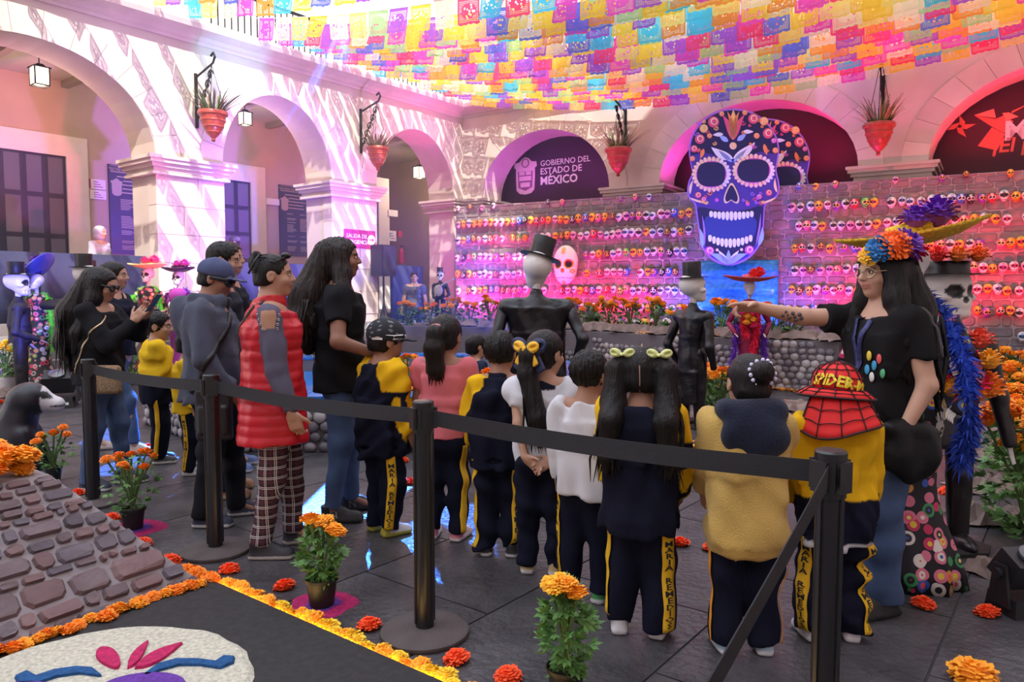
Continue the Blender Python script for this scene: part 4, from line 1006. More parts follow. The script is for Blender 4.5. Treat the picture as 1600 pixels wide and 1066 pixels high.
def marigold_plant(p, H, R0, flowers, lab, seed, pot=.0, fr=.04, kinds='ol', nleaf=150, sz=.05, group=None, name='marigold_plant'):
    r = random.Random(seed); t = thing(name, lab, 'plant', p, r.uniform(0, 6), group); z0 = 0
    if pot:
        mb = MB(); mb.lathe([(0, 0), (pot * .74, 0), (pot * .78, .02), (pot * .94, pot * 1.55), (pot * 1.04, pot * 1.58), (pot * 1.04, pot * 1.78), (pot * .96, pot * 1.78), (pot * .93, pot * 1.6), (0, pot * 1.58)], 24, caps=False); mb.obj('pot', POT, t, 'auto')
        mb = MB(); mb.lathe([(0, pot * 1.64), (pot * .93, pot * 1.6)], 16, caps=False); mb.obj('soil', SOIL, t); z0 = pot * 1.6
    o = foliage(r, R0, z0 + .0, z0 + (H - z0) * .86, nleaf, sz).obj('foliage', FOL, t); o['kind'] = 'stuff'
    for i in range(flowers):
        a = 2 * PI * i / flowers + r.uniform(-.4, .4); rr_ = R0 * r.uniform(.25, 1.0); z = z0 + (H - z0) * r.uniform(.70, 1.0); q = Vector((rr_ * math.cos(a), rr_ * math.sin(a), z))
        mb = MB(); mb.tube([(0, 0, z0), (q.x * .35, q.y * .35, z0 + (z - z0) * .5), q], .005 + fr * .05, 5); mb.obj('stem', STEM, t)
        head(r.choice(kinds), q, fr * r.uniform(.8, 1.15), t)
    return t
# low terrace in front of the skull wall
TER = [(-2.7, 14.8), (-1.2, 14.6), (.3, 13.9), (1.4, 12.8), (2.4, 11.6), (3.4, 10.75), (4.5, 10.1), (5.0, 10.7), (6.5, 13.6), (2.9, 15.75), (-1.2, 17.9), (-1.9, 17.2)]
ZTE = .72
def ter_pt(x, inset=.35):
    """point on the terrace top, a little behind its front edge, in the direction of photo column x"""
    r = (x - 800) / F
    for (ax_, ay_), (bx_, by_) in zip(TER[:6], TER[1:7]):
        den = (bx_ - ax_) - r * (by_ - ay_); t = (r * ay_ - ax_) / den if abs(den) > 1e-6 else -1
        if -.001 <= t <= 1.001: y = ay_ + (by_ - ay_) * t + inset; return Vector((r * y, y, ZTE))
    y = (10.4 if x > 1100 else 15.2) + inset; return Vector((r * y, y, ZTE))
mb = MB(); mb.prism(TER, (0, 0, 0), (1, 0, 0), (0, 1, 0), ZTE); ter = mb.obj('terrace', stone_mat('terrace_grey', (.10, .09, .10), (.16, .145, .15), 2)); structure(ter, 'low grey terrace before the skull wall')
COB = [stone_mat('cobble_a', (.20, .18, .19), (.34, .31, .31), 6, .3, .5), stone_mat('cobble_b', (.12, .11, .13), (.22, .2, .22), 6, .3, .5), stone_mat('cobble_c', (.36, .33, .33), (.5, .46, .45), 6, .3, .5)]
cob_me = []
for k in range(6):
    mb = MB(); mb.ball((0, 0, 0), (.062, .03, .045 + .006 * (k % 3)), 8, 5); cob_me.append(mb.mesh('cobble', COB[k % 3], True))
def cobble_strip(par, P0, P1, z0, z1, nmax, off=Vector((0, 0, 0))):
    P0, P1 = Vector((*P0[:2], 0)), Vector((*P1[:2], 0)); d = (P1 - P0); L_ = d.length; d.normalize(); a = math.atan2(d.y, d.x); z = z0 + .045; j = 0; n = 0
    while z < z1 - .02:
        t = .06 + .05 * (j % 2)
        while t < L_ - .03 and n < nmax:
            link('cobble', cob_me[RND.randrange(6)], par, P0 + d * t + Z1 * z - off, (RND.uniform(-.1, .1), RND.uniform(-.5, .5), a), RND.uniform(.85, 1.12)); n += 1
            t += RND.uniform(.105, .13)
        z += .088; j += 1
    return n
left_ = 290
for i in range(5, 0, -1):
    left_ -= cobble_strip(ter, TER[i], TER[i + 1], 0, ZTE, max(0, min(left_, 80)))
# fountain
FC = Vector((-1.55, 8.75, 0)); FR = 2.55; FH = .46; NO = 8
def octp(r, a0=PI / 8): return [(FC.x + r * math.cos(a0 + 2 * PI * i / NO), FC.y + r * math.sin(a0 + 2 * PI * i / NO)) for i in range(NO)]
ft = thing('fountain', 'octagonal fountain basin with blue tiled rim and cobbled sides', 'fountain', FC)
MORT2 = mat('cobble_mortar', (.16, .145, .15), .9, bump=.5)
mb = MB(); O_, I_ = octp(FR), octp(FR - .38)
for i in range(NO):
    j = (i + 1) % NO
    for a, b, za, zb in ((O_, O_, 0, FH),):
        mb.add([(*O_[i], 0), (*O_[j], 0), (*O_[j], FH), (*O_[i], FH)], [(0, 1, 2, 3)]); mb.add([(*I_[i], 0), (*I_[j], 0), (*I_[j], FH), (*I_[i], FH)], [(3, 2, 1, 0)])
        mb.add([(*O_[i], FH), (*O_[j], FH), (*I_[j], FH), (*I_[i], FH)], [(0, 1, 2, 3)])
loc_mb_obj(mb, 'basin_wall', MORT2, ft)
TILE = mat('blue_tile', (.04, .22, .62), .12, var=.3, vscale=3); WATER = mat('blue_water', (.02, .20, .62), .06, var=.3, vscale=3, bump=.25, bscale=5, spec=.8)
tile_n = 0
for i in range(NO):
    j = (i + 1) % NO; A, B = Vector((*octp(FR + .02)[i], 0)), Vector((*octp(FR + .02)[j], 0)); C_, D_ = Vector((*octp(FR - .40)[j], 0)), Vector((*octp(FR - .40)[i], 0)); K = 9
    for k in range(K):
        for rr_ in (0, 1):
            def pt(u, v): return (A.lerp(B, u)).lerp(D_.lerp(C_, u), v)
            u0, u1, v0, v1 = (k + .03) / K, (k + .97) / K, rr_ * .5 + .02, rr_ * .5 + .48
            q = [pt(u0, v0), pt(u1, v0), pt(u1, v1), pt(u0, v1)]
            mb = MB(); mb.add([p + Z1 * (FH + .002) for p in q] + [p + Z1 * (FH + .03) for p in q], [(4, 5, 6, 7), (0, 1, 5, 4), (1, 2, 6, 5), (2, 3, 7, 6), (3, 0, 4, 7)]); loc_mb_obj(mb, 'rim_tile', TILE, ft)
mb = MB(); mb.add([(*p, .30) for p in octp(FR - .37)], [tuple(range(NO))]); loc_mb_obj(mb, 'water', WATER, ft)
nleft = 280
for i in (4, 5, 6, 3, 7):
    P = octp(FR + .012); nleft -= cobble_strip(ft, P[i], P[(i + 1) % NO], 0, FH, min(max(nleft, 0), 66), FC)
# floating flower heads and little plants on the rim
for k, (x, y) in enumerate(((640, 583), (668, 590), (700, 580), (735, 577), (655, 610), (620, 600))): 
    o = head('olr'[k % 3], gp(x, y, .30), .09, None, 'marigold_bloom'); tag(o, 'orange flower head floating on the fountain water', 'flower', 'floating flower heads')

# ------------------------------------------------------------------ stone pyramid, dark mat, sawdust skull
PE = Vector((-.56, -.83, 0)).normalized(); PG = Vector((.79, -.61, 0)).normalized(); B0 = gp(322, 915)
PB = [B0, B0 + PE * 2.3, B0 + PE * 2.3 - PG * 2.3, B0 - PG * 2.3]; PH = .556; ins = .50
T0 = Vector((-2.15, 3.37, PH)); PT = [T0, T0 + PE * 1.3, T0 + PE * 1.3 - PG * 1.3, T0 - PG * 1.3]
pyr = thing('stone_pyramid', 'low truncated pyramid faced with rough mauve stones', 'pyramid', B0)
mb = MB(); mb.add([p - B0 for p in PB + PT], [(0, 1, 5, 4)[::-1], (1, 2, 6, 5)[::-1], (2, 3, 7, 6)[::-1], (3, 0, 4, 7)[::-1], (4, 5, 6, 7)[::-1]]); mb.obj('core', mat('pyramid_mortar', (.30, .265, .275), .9, var=.15, bump=.5, bscale=25), pyr)
PST = [stone_mat('pyramid_stone_a', (.135, .095, .105), (.20, .15, .16), 5, .7), stone_mat('pyramid_stone_b', (.17, .105, .11), (.23, .15, .15), 5, .7), stone_mat('pyramid_stone_c', (.115, .095, .115), (.175, .15, .17), 5, .7)]
rp = random.Random(21)
def face_stones(A, B, C, D, hs):
    """A,B bottom edge, D,C top edge"""
    H = ((D + C) / 2 - (A + B) / 2).length; nrm = (B - A).cross(D - A).normalized()
    if nrm.z < 0: nrm = -nrm
    v = 0.012
    while v < H - .03:
        h_ = rp.choice(hs); h_ = min(h_, H - v); f0, f1 = v / H, min(1, (v + h_) / H); L0, R0 = A.lerp(D, (f0 + f1) / 2), B.lerp(C, (f0 + f1) / 2); L_ = (R0 - L0).length; u = 0
        while u < L_ - .03:
            w_ = rp.uniform(.8, 2.6) * h_; w_ = min(w_, L_ - u)
            if L_ - u - w_ < .05: w_ = L_ - u
            du = rp.uniform(-.008, .008); ex = (B - A).normalized(); ey = (A.lerp(D, f1) - A.lerp(D, f0)); ey = (ey - ex * ey.dot(ex)).normalized()
            c = L0 + ex * (u + w_ / 2); W2, H2 = w_ - .013, h_ - .012
            if W2 > .02:
                vs, fs = chipped(W2, H2, .016 + rp.random() * .012, rp)
                mb = MB(); mb.add([c + ex * x + ey * (z + du) - nrm * y - B0 for x, y, z in vs], fs); mb.obj('stone', PST[rp.randrange(3)], pyr)
            u += w_
        v += h_
face_stones(PB[0], PB[1], PT[1], PT[0], (.045, .06, .075, .09, .115))
mb = MB(); matt = mb.box(B0 + PE * 1.15 + PG * 1.272 + Z1 * .02, (2.3, 2.5, .04), (PE, PG, Z1)).obj('dark_platform', mat('dark_felt', (.022, .02, .021), .85, var=.3, vscale=30, bump=.3, bscale=300)); tag(matt, 'low dark platform in front of the stone pyramid', 'platform')
# LED strip along its edge
A_ = B0 + PG * .02 + Z1 * .012; B_ = B0 + PG * 2.5 + Z1 * .012; eo = -PE * .012
mb = MB(); mb.box((A_ + B_) / 2 + eo, ((B_ - A_).length, .02, .02), (PG, PE, Z1)); led = mb.obj('led_strip', mat('warm_led', (1, .8, .4), .4, emit=(1, .66, .22), es=16)); tag(led, 'glowing warm light strip along the edge of the dark platform', 'light strip')
# marigold rows
def row(P0, P1, n, r, kinds, lab, grp, j=.02, z=0):
    for i in range(n):
        p = P0.lerp(P1, (i + .5) / n) + Vector((RND.uniform(-j, j), RND.uniform(-j, j), z)); rr_ = r * RND.uniform(.85, 1.2)
        o = head(RND.choice(kinds), p, rr_, None, 'marigold_bloom'); tag(o, lab, 'flower', grp)
row(B0 + PG * .050 + Z1 * .042, B0 + PG * .050 + PE * 2.2 + Z1 * .045, 50, .034, 'ool', 'orange marigold head in the row along the foot of the stone pyramid', 'marigolds at the pyramid foot')
row(B0 - PE * .056 + PG * .06, B0 - PE * .056 + PG * 2.4, 46, .036, 'gly', 'golden marigold head in the row lit by the light strip', 'marigolds beside the light strip')
row(B0 + (-PE) * .045 - PG * .02, B0 - PE * .045 - PG * .26, 5, .040, 'ol', 'orange marigold head at the pyramid corner beside the light strip', 'marigolds at the pyramid corner')
for i in range(46):
    a, q = RND.uniform(0, 1), RND.uniform(0, 1) ** 1.3; p = PT[0] + PE * (.06 + .75 * a) - PG * (.02 + .5 * q) + Z1 * (.02 + .07 * RND.random() * (1 - q * .3)); o = head(RND.choice('ol'), p, .055 * RND.uniform(.9, 1.2), None, 'marigold_bloom'); tag(o, 'orange marigold head in the heap on top of the stone pyramid', 'flower', 'marigolds heaped on the pyramid')
# sawdust skull on the platform
SAW = mat('cream_sawdust', (.62, .59, .47), .95, var=.25, vscale=60, bump=1, bscale=160); SPK = mat('pink_sawdust', (.52, .015, .11), .95, var=.3, vscale=60, bump=1, bscale=160); SBL = mat('blue_sawdust', (.012, .09, .26), .95, var=.3, vscale=60, bump=1, bscale=160); SPU = mat('purple_sawdust', (.14, .04, .34), .95, var=.3, vscale=60, bump=1, bscale=160)
sd = thing('sawdust_skull', 'skull drawn in cream, pink and blue sawdust on the dark platform', 'sawdust picture', gp(190, 1080, .04))
def saw(P, m, z, th, name):
    mb = MB(); n = len(P); cx = sum(p[0] for p in P) / n; cy = sum(p[1] for p in P) / n
    ins_ = [(cx + (x - cx) * .96, cy + (y - cy) * .96) for x, y in P]
    mb.add([(x, y, z) for x, y in P] + [(x, y, z + th) for x, y in ins_], [tuple(range(n, 2 * n))] + [(i, (i + 1) % n, (i + 1) % n + n, i + n) for i in range(n)])
    loc_mb_obj(mb, name, m, sd)
def sawpx(P, m, z, th, name):
    Q = [gp(x, y, z) for x, y in P]; Q = [(q.x, q.y) for q in Q]
    if sum(Q[i][0] * Q[(i + 1) % len(Q)][1] - Q[(i + 1) % len(Q)][0] * Q[i][1] for i in range(len(Q))) < 0: Q.reverse()
    saw(Q, m, z, th, name)
saw([(-1.44 + (.54 + RND.uniform(-.008, .008)) * math.cos(a), 2.385 + (.54 + RND.uniform(-.008, .008)) * math.sin(a) * .98) for a in [2 * PI * i / 48 for i in range(48)]], SAW, .04, .012, 'skull_ground')
sawpx(smooth_loop([(148, 1022), (158, 1013), (178, 1016), (190, 1034), (186, 1049), (170, 1045), (152, 1034)]), SPK, .051, .012, 'petal')
sawpx(leaf(199, 1047, 232, 1004, 7), SPK, .051, .012, 'petal'); sawpx(leaf(210, 1047, 286, 1007, 8), SPK, .051, .012, 'petal')
sawpx([(222, 1058), (245, 1041), (275, 1033), (310, 1033), (338, 1037), (352, 1028), (368, 1029), (366, 1038), (345, 1047), (312, 1042), (280, 1042), (250, 1050), (226, 1060)], SBL, .051, .012, 'eyebrow')
sawpx([(160, 1058), (146, 1047), (120, 1045), (85, 1050), (55, 1060), (40, 1052), (22, 1060), (28, 1072), (60, 1070), (90, 1060), (125, 1055), (155, 1059)], SBL, .051, .012, 'eyebrow')
saw([(-1.26 + .15 * math.cos(a), 2.42 + .10 * math.sin(a)) for a in [2 * PI * i / 20 for i in range(20)]], SPU, .051, .012, 'eye'); saw([(-1.66 + .15 * math.cos(a), 2.36 + .10 * math.sin(a)) for a in [2 * PI * i / 20 for i in range(20)]], SPU, .051, .012, 'eye')

# ------------------------------------------------------------------ barrier posts and belts
POSTM = mat('black_powder_coat', (.012, .012, .014), .33, spec=.6); BASEM = mat('worn_rubber_base', (.075, .058, .055), .75, var=.25, vscale=9, bump=.3, bscale=90); BELT = mat('black_webbing', (.013, .012, .015), .85, bump=.4, bscale=400)
posts = [gp(146, 787), gp(337, 862), gp(664, 990), Vector((.882, 2.01, 0)), Vector((-.52, -.42, 0))]
plab = ['black barrier post beside the woman in the black jacket', 'black barrier post in front of the man in the cap', 'black barrier post in front of the girl in the pink shirt', 'black barrier post behind the child in the red sun hat', 'black barrier post at the end of the slanting belt']
HPOST = .966
for q, p in enumerate(posts):
    t = thing('barrier_post', plab[q], 'post', p)
    mb = MB(); mb.lathe([(0, 0), (.180, 0), (.183, .008), (.181, .018), (.170, .026), (.04, .034), (0, .034)], 40, caps=False); mb.obj('base', BASEM, t, 'auto')
    mb = MB(); mb.lathe([(0, .034), (.0375, .034), (.0375, HPOST - .13), (0, HPOST - .13)], 20, caps=False)
    for k in range(4): mb.box((.0375 * math.cos(k * PI / 2 + .5), .0375 * math.sin(k * PI / 2 + .5), .45), (.012, .012, .80), (Vector((math.cos(k * PI / 2 + .5), math.sin(k * PI / 2 + .5), 0)), Vector((-math.sin(k * PI / 2 + .5), math.cos(k * PI / 2 + .5), 0)), Z1))
    mb.obj('pole', POSTM, t, 'auto')
    mb = MB(); mb.lathe([(0, HPOST - .13), (.043, HPOST - .13), (.043, HPOST - .006), (.038, HPOST), (0, HPOST)], 20, caps=False); mb.obj('belt_head', POSTM, t, 'auto')
    for k in range(4):
        a = k * PI / 2 + .5; mb = MB(); mb.box((.045 * math.cos(a), .045 * math.sin(a), HPOST - .07), (.012, .05, .085), (Vector((math.cos(a), math.sin(a), 0)), Vector((-math.sin(a), math.cos(a), 0)), Z1)); mb.obj('belt_clip', POSTM, t)
bl = ['black belt stretched between the posts by the black-jacket woman and the cap man', 'black belt stretched across the red vest woman and the woman in the black shirt', 'black belt stretched behind the row of schoolchildren', 'black belt running slantwise from the post behind the red sun hat']
for q in range(4):
    a, b = posts[q], posts[q + 1]; d = (b - a).normalized(); s_ = Vector((-d.y, d.x, 0)); a2, b2 = a + d * .046, b - d * .046; mb = MB(); n = 14; vs = []
    tw = 0.0
    for i in range(n + 1):
        t_ = i / n; c = a2.lerp(b2, t_) + Z1 * (HPOST - .066 - .02 * math.sin(PI * t_)); lean = s_ * .006 * math.sin(3 * t_)
        for k in (-1, 1):
            for e in (-1, 1): vs.append(c + Z1 * (k * .031) + s_ * (e * .0012) + lean * k)
    fs = []
    for i in range(n):
        o_ = i * 4; fs += [(o_, o_ + 4, o_ + 6, o_ + 2), (o_ + 1, o_ + 3, o_ + 7, o_ + 5), (o_, o_ + 1, o_ + 5, o_ + 4), (o_ + 2, o_ + 6, o_ + 7, o_ + 3)]
    mb.add(vs, fs); o = mb.obj('barrier_belt', BELT); tag(o, bl[q], 'belt')
# ------------------------------------------------------------------ people: parametric bodies grown as smooth implicit surfaces
def V3(*a): return np.array(a, dtype=np.float64)
def unit(v): v = np.asarray(v, dtype=np.float64); return v / (np.linalg.norm(v) + 1e-9)
def rcf(a, b, ra, rb, k=.02):
    """tapered limb cut flat at its far end (cuffs and hems)"""
    p = rc(a, b, ra, rb, k); a_, b_ = _v(a), _v(b); d = (b_ - a_) / np.linalg.norm(b_ - a_); L_ = float(np.linalg.norm(b_ - a_)); f0 = p[2]
    def fn(X, Y, Z): return np.maximum(f0(X, Y, Z), (X - a_[0]) * d[0] + (Y - a_[1]) * d[1] + (Z - a_[2]) * d[2] - L_)
    return (p[0], p[1], fn, p[3], p[4])
def ecol(c0, c1, r0, r1, k=.02):
    """tapered upright column of elliptical section with flat ends"""
    c0, c1, r0, r1 = _v(c0), _v(c1), _v(r0), _v(r1); hz = float(c1[2] - c0[2])
    def fn(X, Y, Z):
        t = np.clip((Z - c0[2]) / hz, 0, 1); rx = r0[0] + (r1[0] - r0[0]) * t; ry = r0[1] + (r1[1] - r0[1]) * t
        x = X - (c0[0] + (c1[0] - c0[0]) * t); y = Y - (c0[1] + (c1[1] - c0[1]) * t)
        q = (np.abs(x / rx) ** 2.4 + np.abs(y / ry) ** 2.4) ** (1 / 2.4); d = (q - 1) * np.minimum(rx, ry)
        return np.maximum(d, np.maximum(c0[2] - Z, Z - c1[2]))
    m = np.maximum(r0, r1); e = np.array([m[0], m[1], 0], dtype=np.float32)
    return ('u', k, fn, np.minimum(c0, c1) - e, np.maximum(c0, c1) + e)
class Skin:
    """keeps the field of a built surface so that strips and letters can be laid onto it"""
    def __init__(s, prims, h): s.G, s.lo = sdf_grid(prims, h); s.h = h
    def hit(s, P, D, rmax=.25, out=.003):
        P = np.atleast_2d(P); D = np.atleast_2d(D); n = int(rmax / (s.h * .3)); r = np.arange(n) * s.h * .3
        Q = P[:, None, :] + D[:, None, :] * r[None, :, None]; I = np.clip(np.round((Q - s.lo) / s.h).astype(int), 0, np.array(s.G.shape) - 1)
        g = s.G[I[..., 0], I[..., 1], I[..., 2]]; ins = g < 0
        last = np.where(ins.any(1), n - 1 - np.argmax(ins[:, ::-1], axis=1), 0)
        # refine with the distance value itself
        d = r[last] - g[np.arange(len(P)), last] + out
        return P + D * d[:, None]
def rotz(a): c, s_ = math.cos(a), math.sin(a); return np.array([[c, -s_, 0], [s_, c, 0], [0, 0, 1]])
def rotx(a): c, s_ = math.cos(a), math.sin(a); return np.array([[1, 0, 0], [0, c, -s_], [0, s_, c]])
def roty(a): c, s_ = math.cos(a), math.sin(a); return np.array([[c, 0, s_], [0, 1, 0], [-s_, 0, c]])
def ik(S, W, l1, l2, pole):
    S, W = np.asarray(S, float), np.asarray(W, float); d = W - S; D = np.linalg.norm(d)
    if D > (l1 + l2) * .995: W = S + d / D * (l1 + l2) * .995; d = W - S; D = np.linalg.norm(d)
    u = d / D; a = (l1 * l1 - l2 * l2 + D * D) / (2 * D); hgt = math.sqrt(max(l1 * l1 - a * a, 0)); pv = np.asarray(pole, float); pv = pv - u * (pv @ u); pv = unit(pv)
    return S + u * a + pv * hgt, W
def hand_prims(w_, f, n, th, L, curl=.35, fingers=None, thumb=.5, k=.004):
    f = unit(f); n = unit(n - f * (np.asarray(n) @ f)); th = unit(np.asarray(th) - f * (np.asarray(th) @ f) - n * (np.asarray(th) @ n)); w_ = np.asarray(w_, float)
    M = np.stack([th, n, f], 1); P = [bxs(w_ + f * .27 * L, (.215 * L, .085 * L, .26 * L), .075 * L, M, k=.012), rc(w_ - f * .08 * L, w_ + f * .12 * L, .125 * L, .13 * L, k=.012)]
    fl = (.43, .49, .45, .35); off = (.165, .058, -.055, -.16)
    for i in range(4):
        c = curl if fingers is None else fingers[i]; p = w_ + f * (.50 - .03 * (i == 3)) * L + th * off[i] * L; a = c * .9; r = .050 * L * (1 if i < 3 else .88)
        for j, fr in enumerate((.46, .30, .24)):
            d = f * math.cos(a) + n * math.sin(a) + th * off[i] * .25; q = p + unit(d) * fl[i] * fr * L; P.append(rc(p, q, r, r * .9, k=k)); p = q; r *= .9; a += c * 1.35
    p = w_ + f * .14 * L + th * .17 * L; d = unit(th * (.9 - .5 * thumb) + f * .75 + n * thumb * .7); q = p + d * .24 * L; P.append(rc(p, q, .075 * L, .058 * L, k=.008)); d2 = unit(d + f * .4 + n * thumb * .5 - th * .2 * thumb); P.append(rc(q, q + d2 * .2 * L, .056 * L, .045 * L, k=k))
    return P
SKINM = vmat('skin', .5, spec=.35); SKINM.node_tree.nodes['Principled BSDF'].inputs['Subsurface Weight'].default_value = .12; SKINM.node_tree.nodes['Principled BSDF'].inputs['Subsurface Radius'].default_value = (.02, .008, .005)
CLOM = vmat('cloth', .9, spec=.15, bump=.25, bscale=350); KNIT = vmat('fleece', .95, spec=.15, sheen=.15, bump=.8, bscale=220); SATIN = vmat('quilted_nylon', .38, bump=.15, bscale=60); SHOEM = vmat('shoe', .55)
HAIRM = mat('dark_hair', (.007, .005, .005), .42, var=.5, vscale=160, bump=.7, bscale=170, stretch=(1, 1, .06), spec=.3)
HAIRB = mat('brown_hair', (.04, .018, .012), .45, var=.5, vscale=160, bump=.7, bscale=170, stretch=(1, 1, .06), spec=.3)
EYEW, IRIS, BROW = mat('eye_white', (.75, .72, .68), .3), mat('eye_iris', (.02, .012, .01), .2), mat('eyebrow', (.015, .01, .008), .8)
DENIM = mat('denim', (.055, .10, .21), .85, var=.28, vscale=7, bump=.4, bscale=300)
SKIN_A, SKIN_B, SKIN_C = (.36, .185, .12), (.46, .26, .175), (.27, .13, .085)
NAVYC, YELC, WHTC, TANC = (.007, .008, .020), (.78, .45, .012), (.62, .61, .64), (.66, .43, .12)

class Person:
    def __init__(s, label, pos, rz, H, kind='adult', girth=1.0, skin=SKIN_A, head=(0, 0, 0), lean=0, stride=(0, 0), stance=None, L=None, R=None, h=.0085, face=True, cat='person', toe=.15, sw=None, name='person', group=None, seed=1):
        s.H, s.kind, s.g, s.h, s.seed = H, kind, girth, h, seed; ad = kind == 'adult'
        s.root = thing(name, label, cat, pos, rz, group); s.skin = skin
        hh = s.hh = H / 7.2 if ad else H / 5.35
        s.zc = H - hh; s.zn = H - hh * (1.11 if ad else 1.02); s.zs = H - hh * (1.35 if ad else 1.15); s.sw = (sw or (.100 if ad else .108)) * H
        s.zh = (.515 if ad else .465) * H; s.hw = (.050 if ad else .050) * H; s.zk = (.285 if ad else .265) * H; s.za = .048 * H
        s.lean = lean * H
        st = stance if stance is not None else (.065 if ad else .06) * H; s.legs = []
        for q, sd in enumerate((-1, 1)):
            hip = V3(sd * s.hw, 0, s.zh); ank = V3(sd * st, stride[q] - .015, s.za); kn = (hip + ank) / 2 + V3(0, .02 * H, 0); kn[2] = s.zk; s.legs.append((hip, kn, ank))
        up, fo = (.172, .150) if ad else (.160, .138); s.arms = []
        for sd, spec in ((-1, L), (1, R)):
            S = V3(sd * s.sw, s.lean, s.zs - .012 * H); spec = dict(spec or {})
            W = spec.get('w'); 
            if W is None: W = S + V3(sd * .055 * H, .045 * H, -(up + fo) * H * .965)
            else: W = np.asarray(W, float)
            E, W = ik(S, W, up * H, fo * H, spec.get('pole', (sd * .45, -1, -.1))); f = spec.get('f'); f = unit(W - E) if f is None else unit(f)
            s.arms.append(dict(S=S, E=E, W=W, f=f, n=np.asarray(spec.get('n', (-sd, 0, 0)), float), th=np.asarray(spec.get('th', (0, 1, 0)), float), curl=spec.get('curl', .45), fingers=spec.get('fingers'), thumb=spec.get('thumb', .45), sd=sd, hand=spec.get('hand', True)))
        s.toe = toe
        yaw, pit, rol = head; s.M = rotz(yaw) @ rotx(pit) @ roty(rol); s.piv = V3(0, s.lean * 1.15, H - hh * .93); s.hc = s.piv + s.M @ V3(0, .10 * hh, .43 * hh)
        s.build(face)
    def hp(s, x, y, z): return s.hc + s.M @ (V3(x, y, z) * s.hh)
    def hel(s, c, r, k=.02, op='u'): return el(s.hp(*c), [x * s.hh for x in r], s.M, k * s.hh, op)
    def torso(s, t=0.0, wide=1.0, low=None):
        H, g = s.H, s.g; ad = s.kind == 'adult'; l = s.lean; cx, cd, wx, wd, px, pd = (.092, .066, .080, .060, .097, .074) if ad else (.088, .066, .084, .068, .090, .072)
        zc = s.zs - .075 * H; zw = (s.zs + s.zh) / 2 - .01 * H; k = .05 * H
        return [el((0, 0, s.zh + .01 * H), (px * H * g * wide + t, pd * H * g * wide + t, .085 * H + t), k=k), el((0, l * .5 + .004 * H, zw), (wx * H * g * wide + t, wd * H * g * wide + t, .11 * H + t), k=k),
                el((0, l, zc), (cx * H * g + t, cd * H * g + t, .105 * H + t), k=k), rc((-s.sw * .78, l, s.zs - .004 * H), (s.sw * .78, l, s.zs - .004 * H), .034 * H + t, .034 * H + t, k=.03 * H),
                rc((0, l - .004 * H, s.zs + .0 * H), (0, l * 1.1, s.zn), .038 * H + t * .6, .030 * H + t * .3, k=.035 * H)]
    def build(s, face):
        H, hh, g = s.H, s.hh, s.g; ad = s.kind == 'adult'; P = s.torso()
        for hip, kn, ank in s.legs: P += [rc(hip, kn, .046 * H * g, .034 * H, k=.03 * H), rc(kn, ank, .034 * H, .021 * H, k=.02 * H), rc(ank, ank + V3(0, .06 * H, -.028 * H), .02 * H, .016 * H, k=.02)]
        for a in s.arms:
            P += [rc(a['S'], a['E'], .030 * H * (g * .5 + .5), .0235 * H * (g * .5 + .5), k=.02 * H), rc(a['E'], a['W'], .0245 * H * (g * .4 + .6), .0145 * H, k=.012 * H)]
            if a['hand']: P += hand_prims(a['W'], a['f'], a['n'], a['th'], .108 * H, a['curl'], a['fingers'], a['thumb'])
        P += [rc((0, s.lean - .01 * H, s.zs), s.hp(0, -.10, -.28), .034 * H, (.25 if ad else .195) * hh, k=.03 * H)]
        P += [s.hel((0, -.05, .12), (.355, .425, .385), .05), s.hel((0, .10, -.16), (.275, .285, .335), .10), s.hel((0, .235, -.395), (.11, .10, .085), .10)]
        if face:
            P += [s.hel((.165, .23, -.13), (.13, .13, .12), .06), s.hel((-.165, .23, -.13), (.13, .13, .12), .06), rc(s.hp(0, .365, .05), s.hp(0, .445, -.105), .035 * hh, .055 * hh, k=.03 * hh), s.hel((.045, .40, -.125), (.045, .05, .035), .02), s.hel((-.045, .40, -.125), (.045, .05, .035), .02),
                  s.hel((0, .36, -.225), (.105, .055, .032), .02), s.hel((0, .35, -.285), (.09, .055, .035), .02), s.hel((0, .33, .09), (.22, .06, .05), .05),
                  s.hel((.15, .43, .01), (.085, .07, .055), .05, 's'), s.hel((-.15, .43, .01), (.085, .07, .055), .05, 's')]
        for sd in (-1, 1): P += [s.hel((sd * .355, -.05, -.03), (.045, .095, .14), .025), s.hel((sd * .395, -.03, -.03), (.03, .05, .08), .015, 's')]
        base = np.array(s.skin); lipc = np.array((s.skin[0] * .85, s.skin[1] * .55, s.skin[2] * .6)); hc, M = s.hc, s.M
        def col(V):
            C = np.tile(base, (len(V), 1)).astype(np.float32); q = ((V - hc) @ M) / hh; m = (q[:, 1] > .28) & (np.abs(q[:, 0]) < .13) & (np.abs(q[:, 2] + .255) < .055); C[m] = lipc
            return C
        s.body = sdf_obj('body', P, s.h, SKINM, s.root, col)
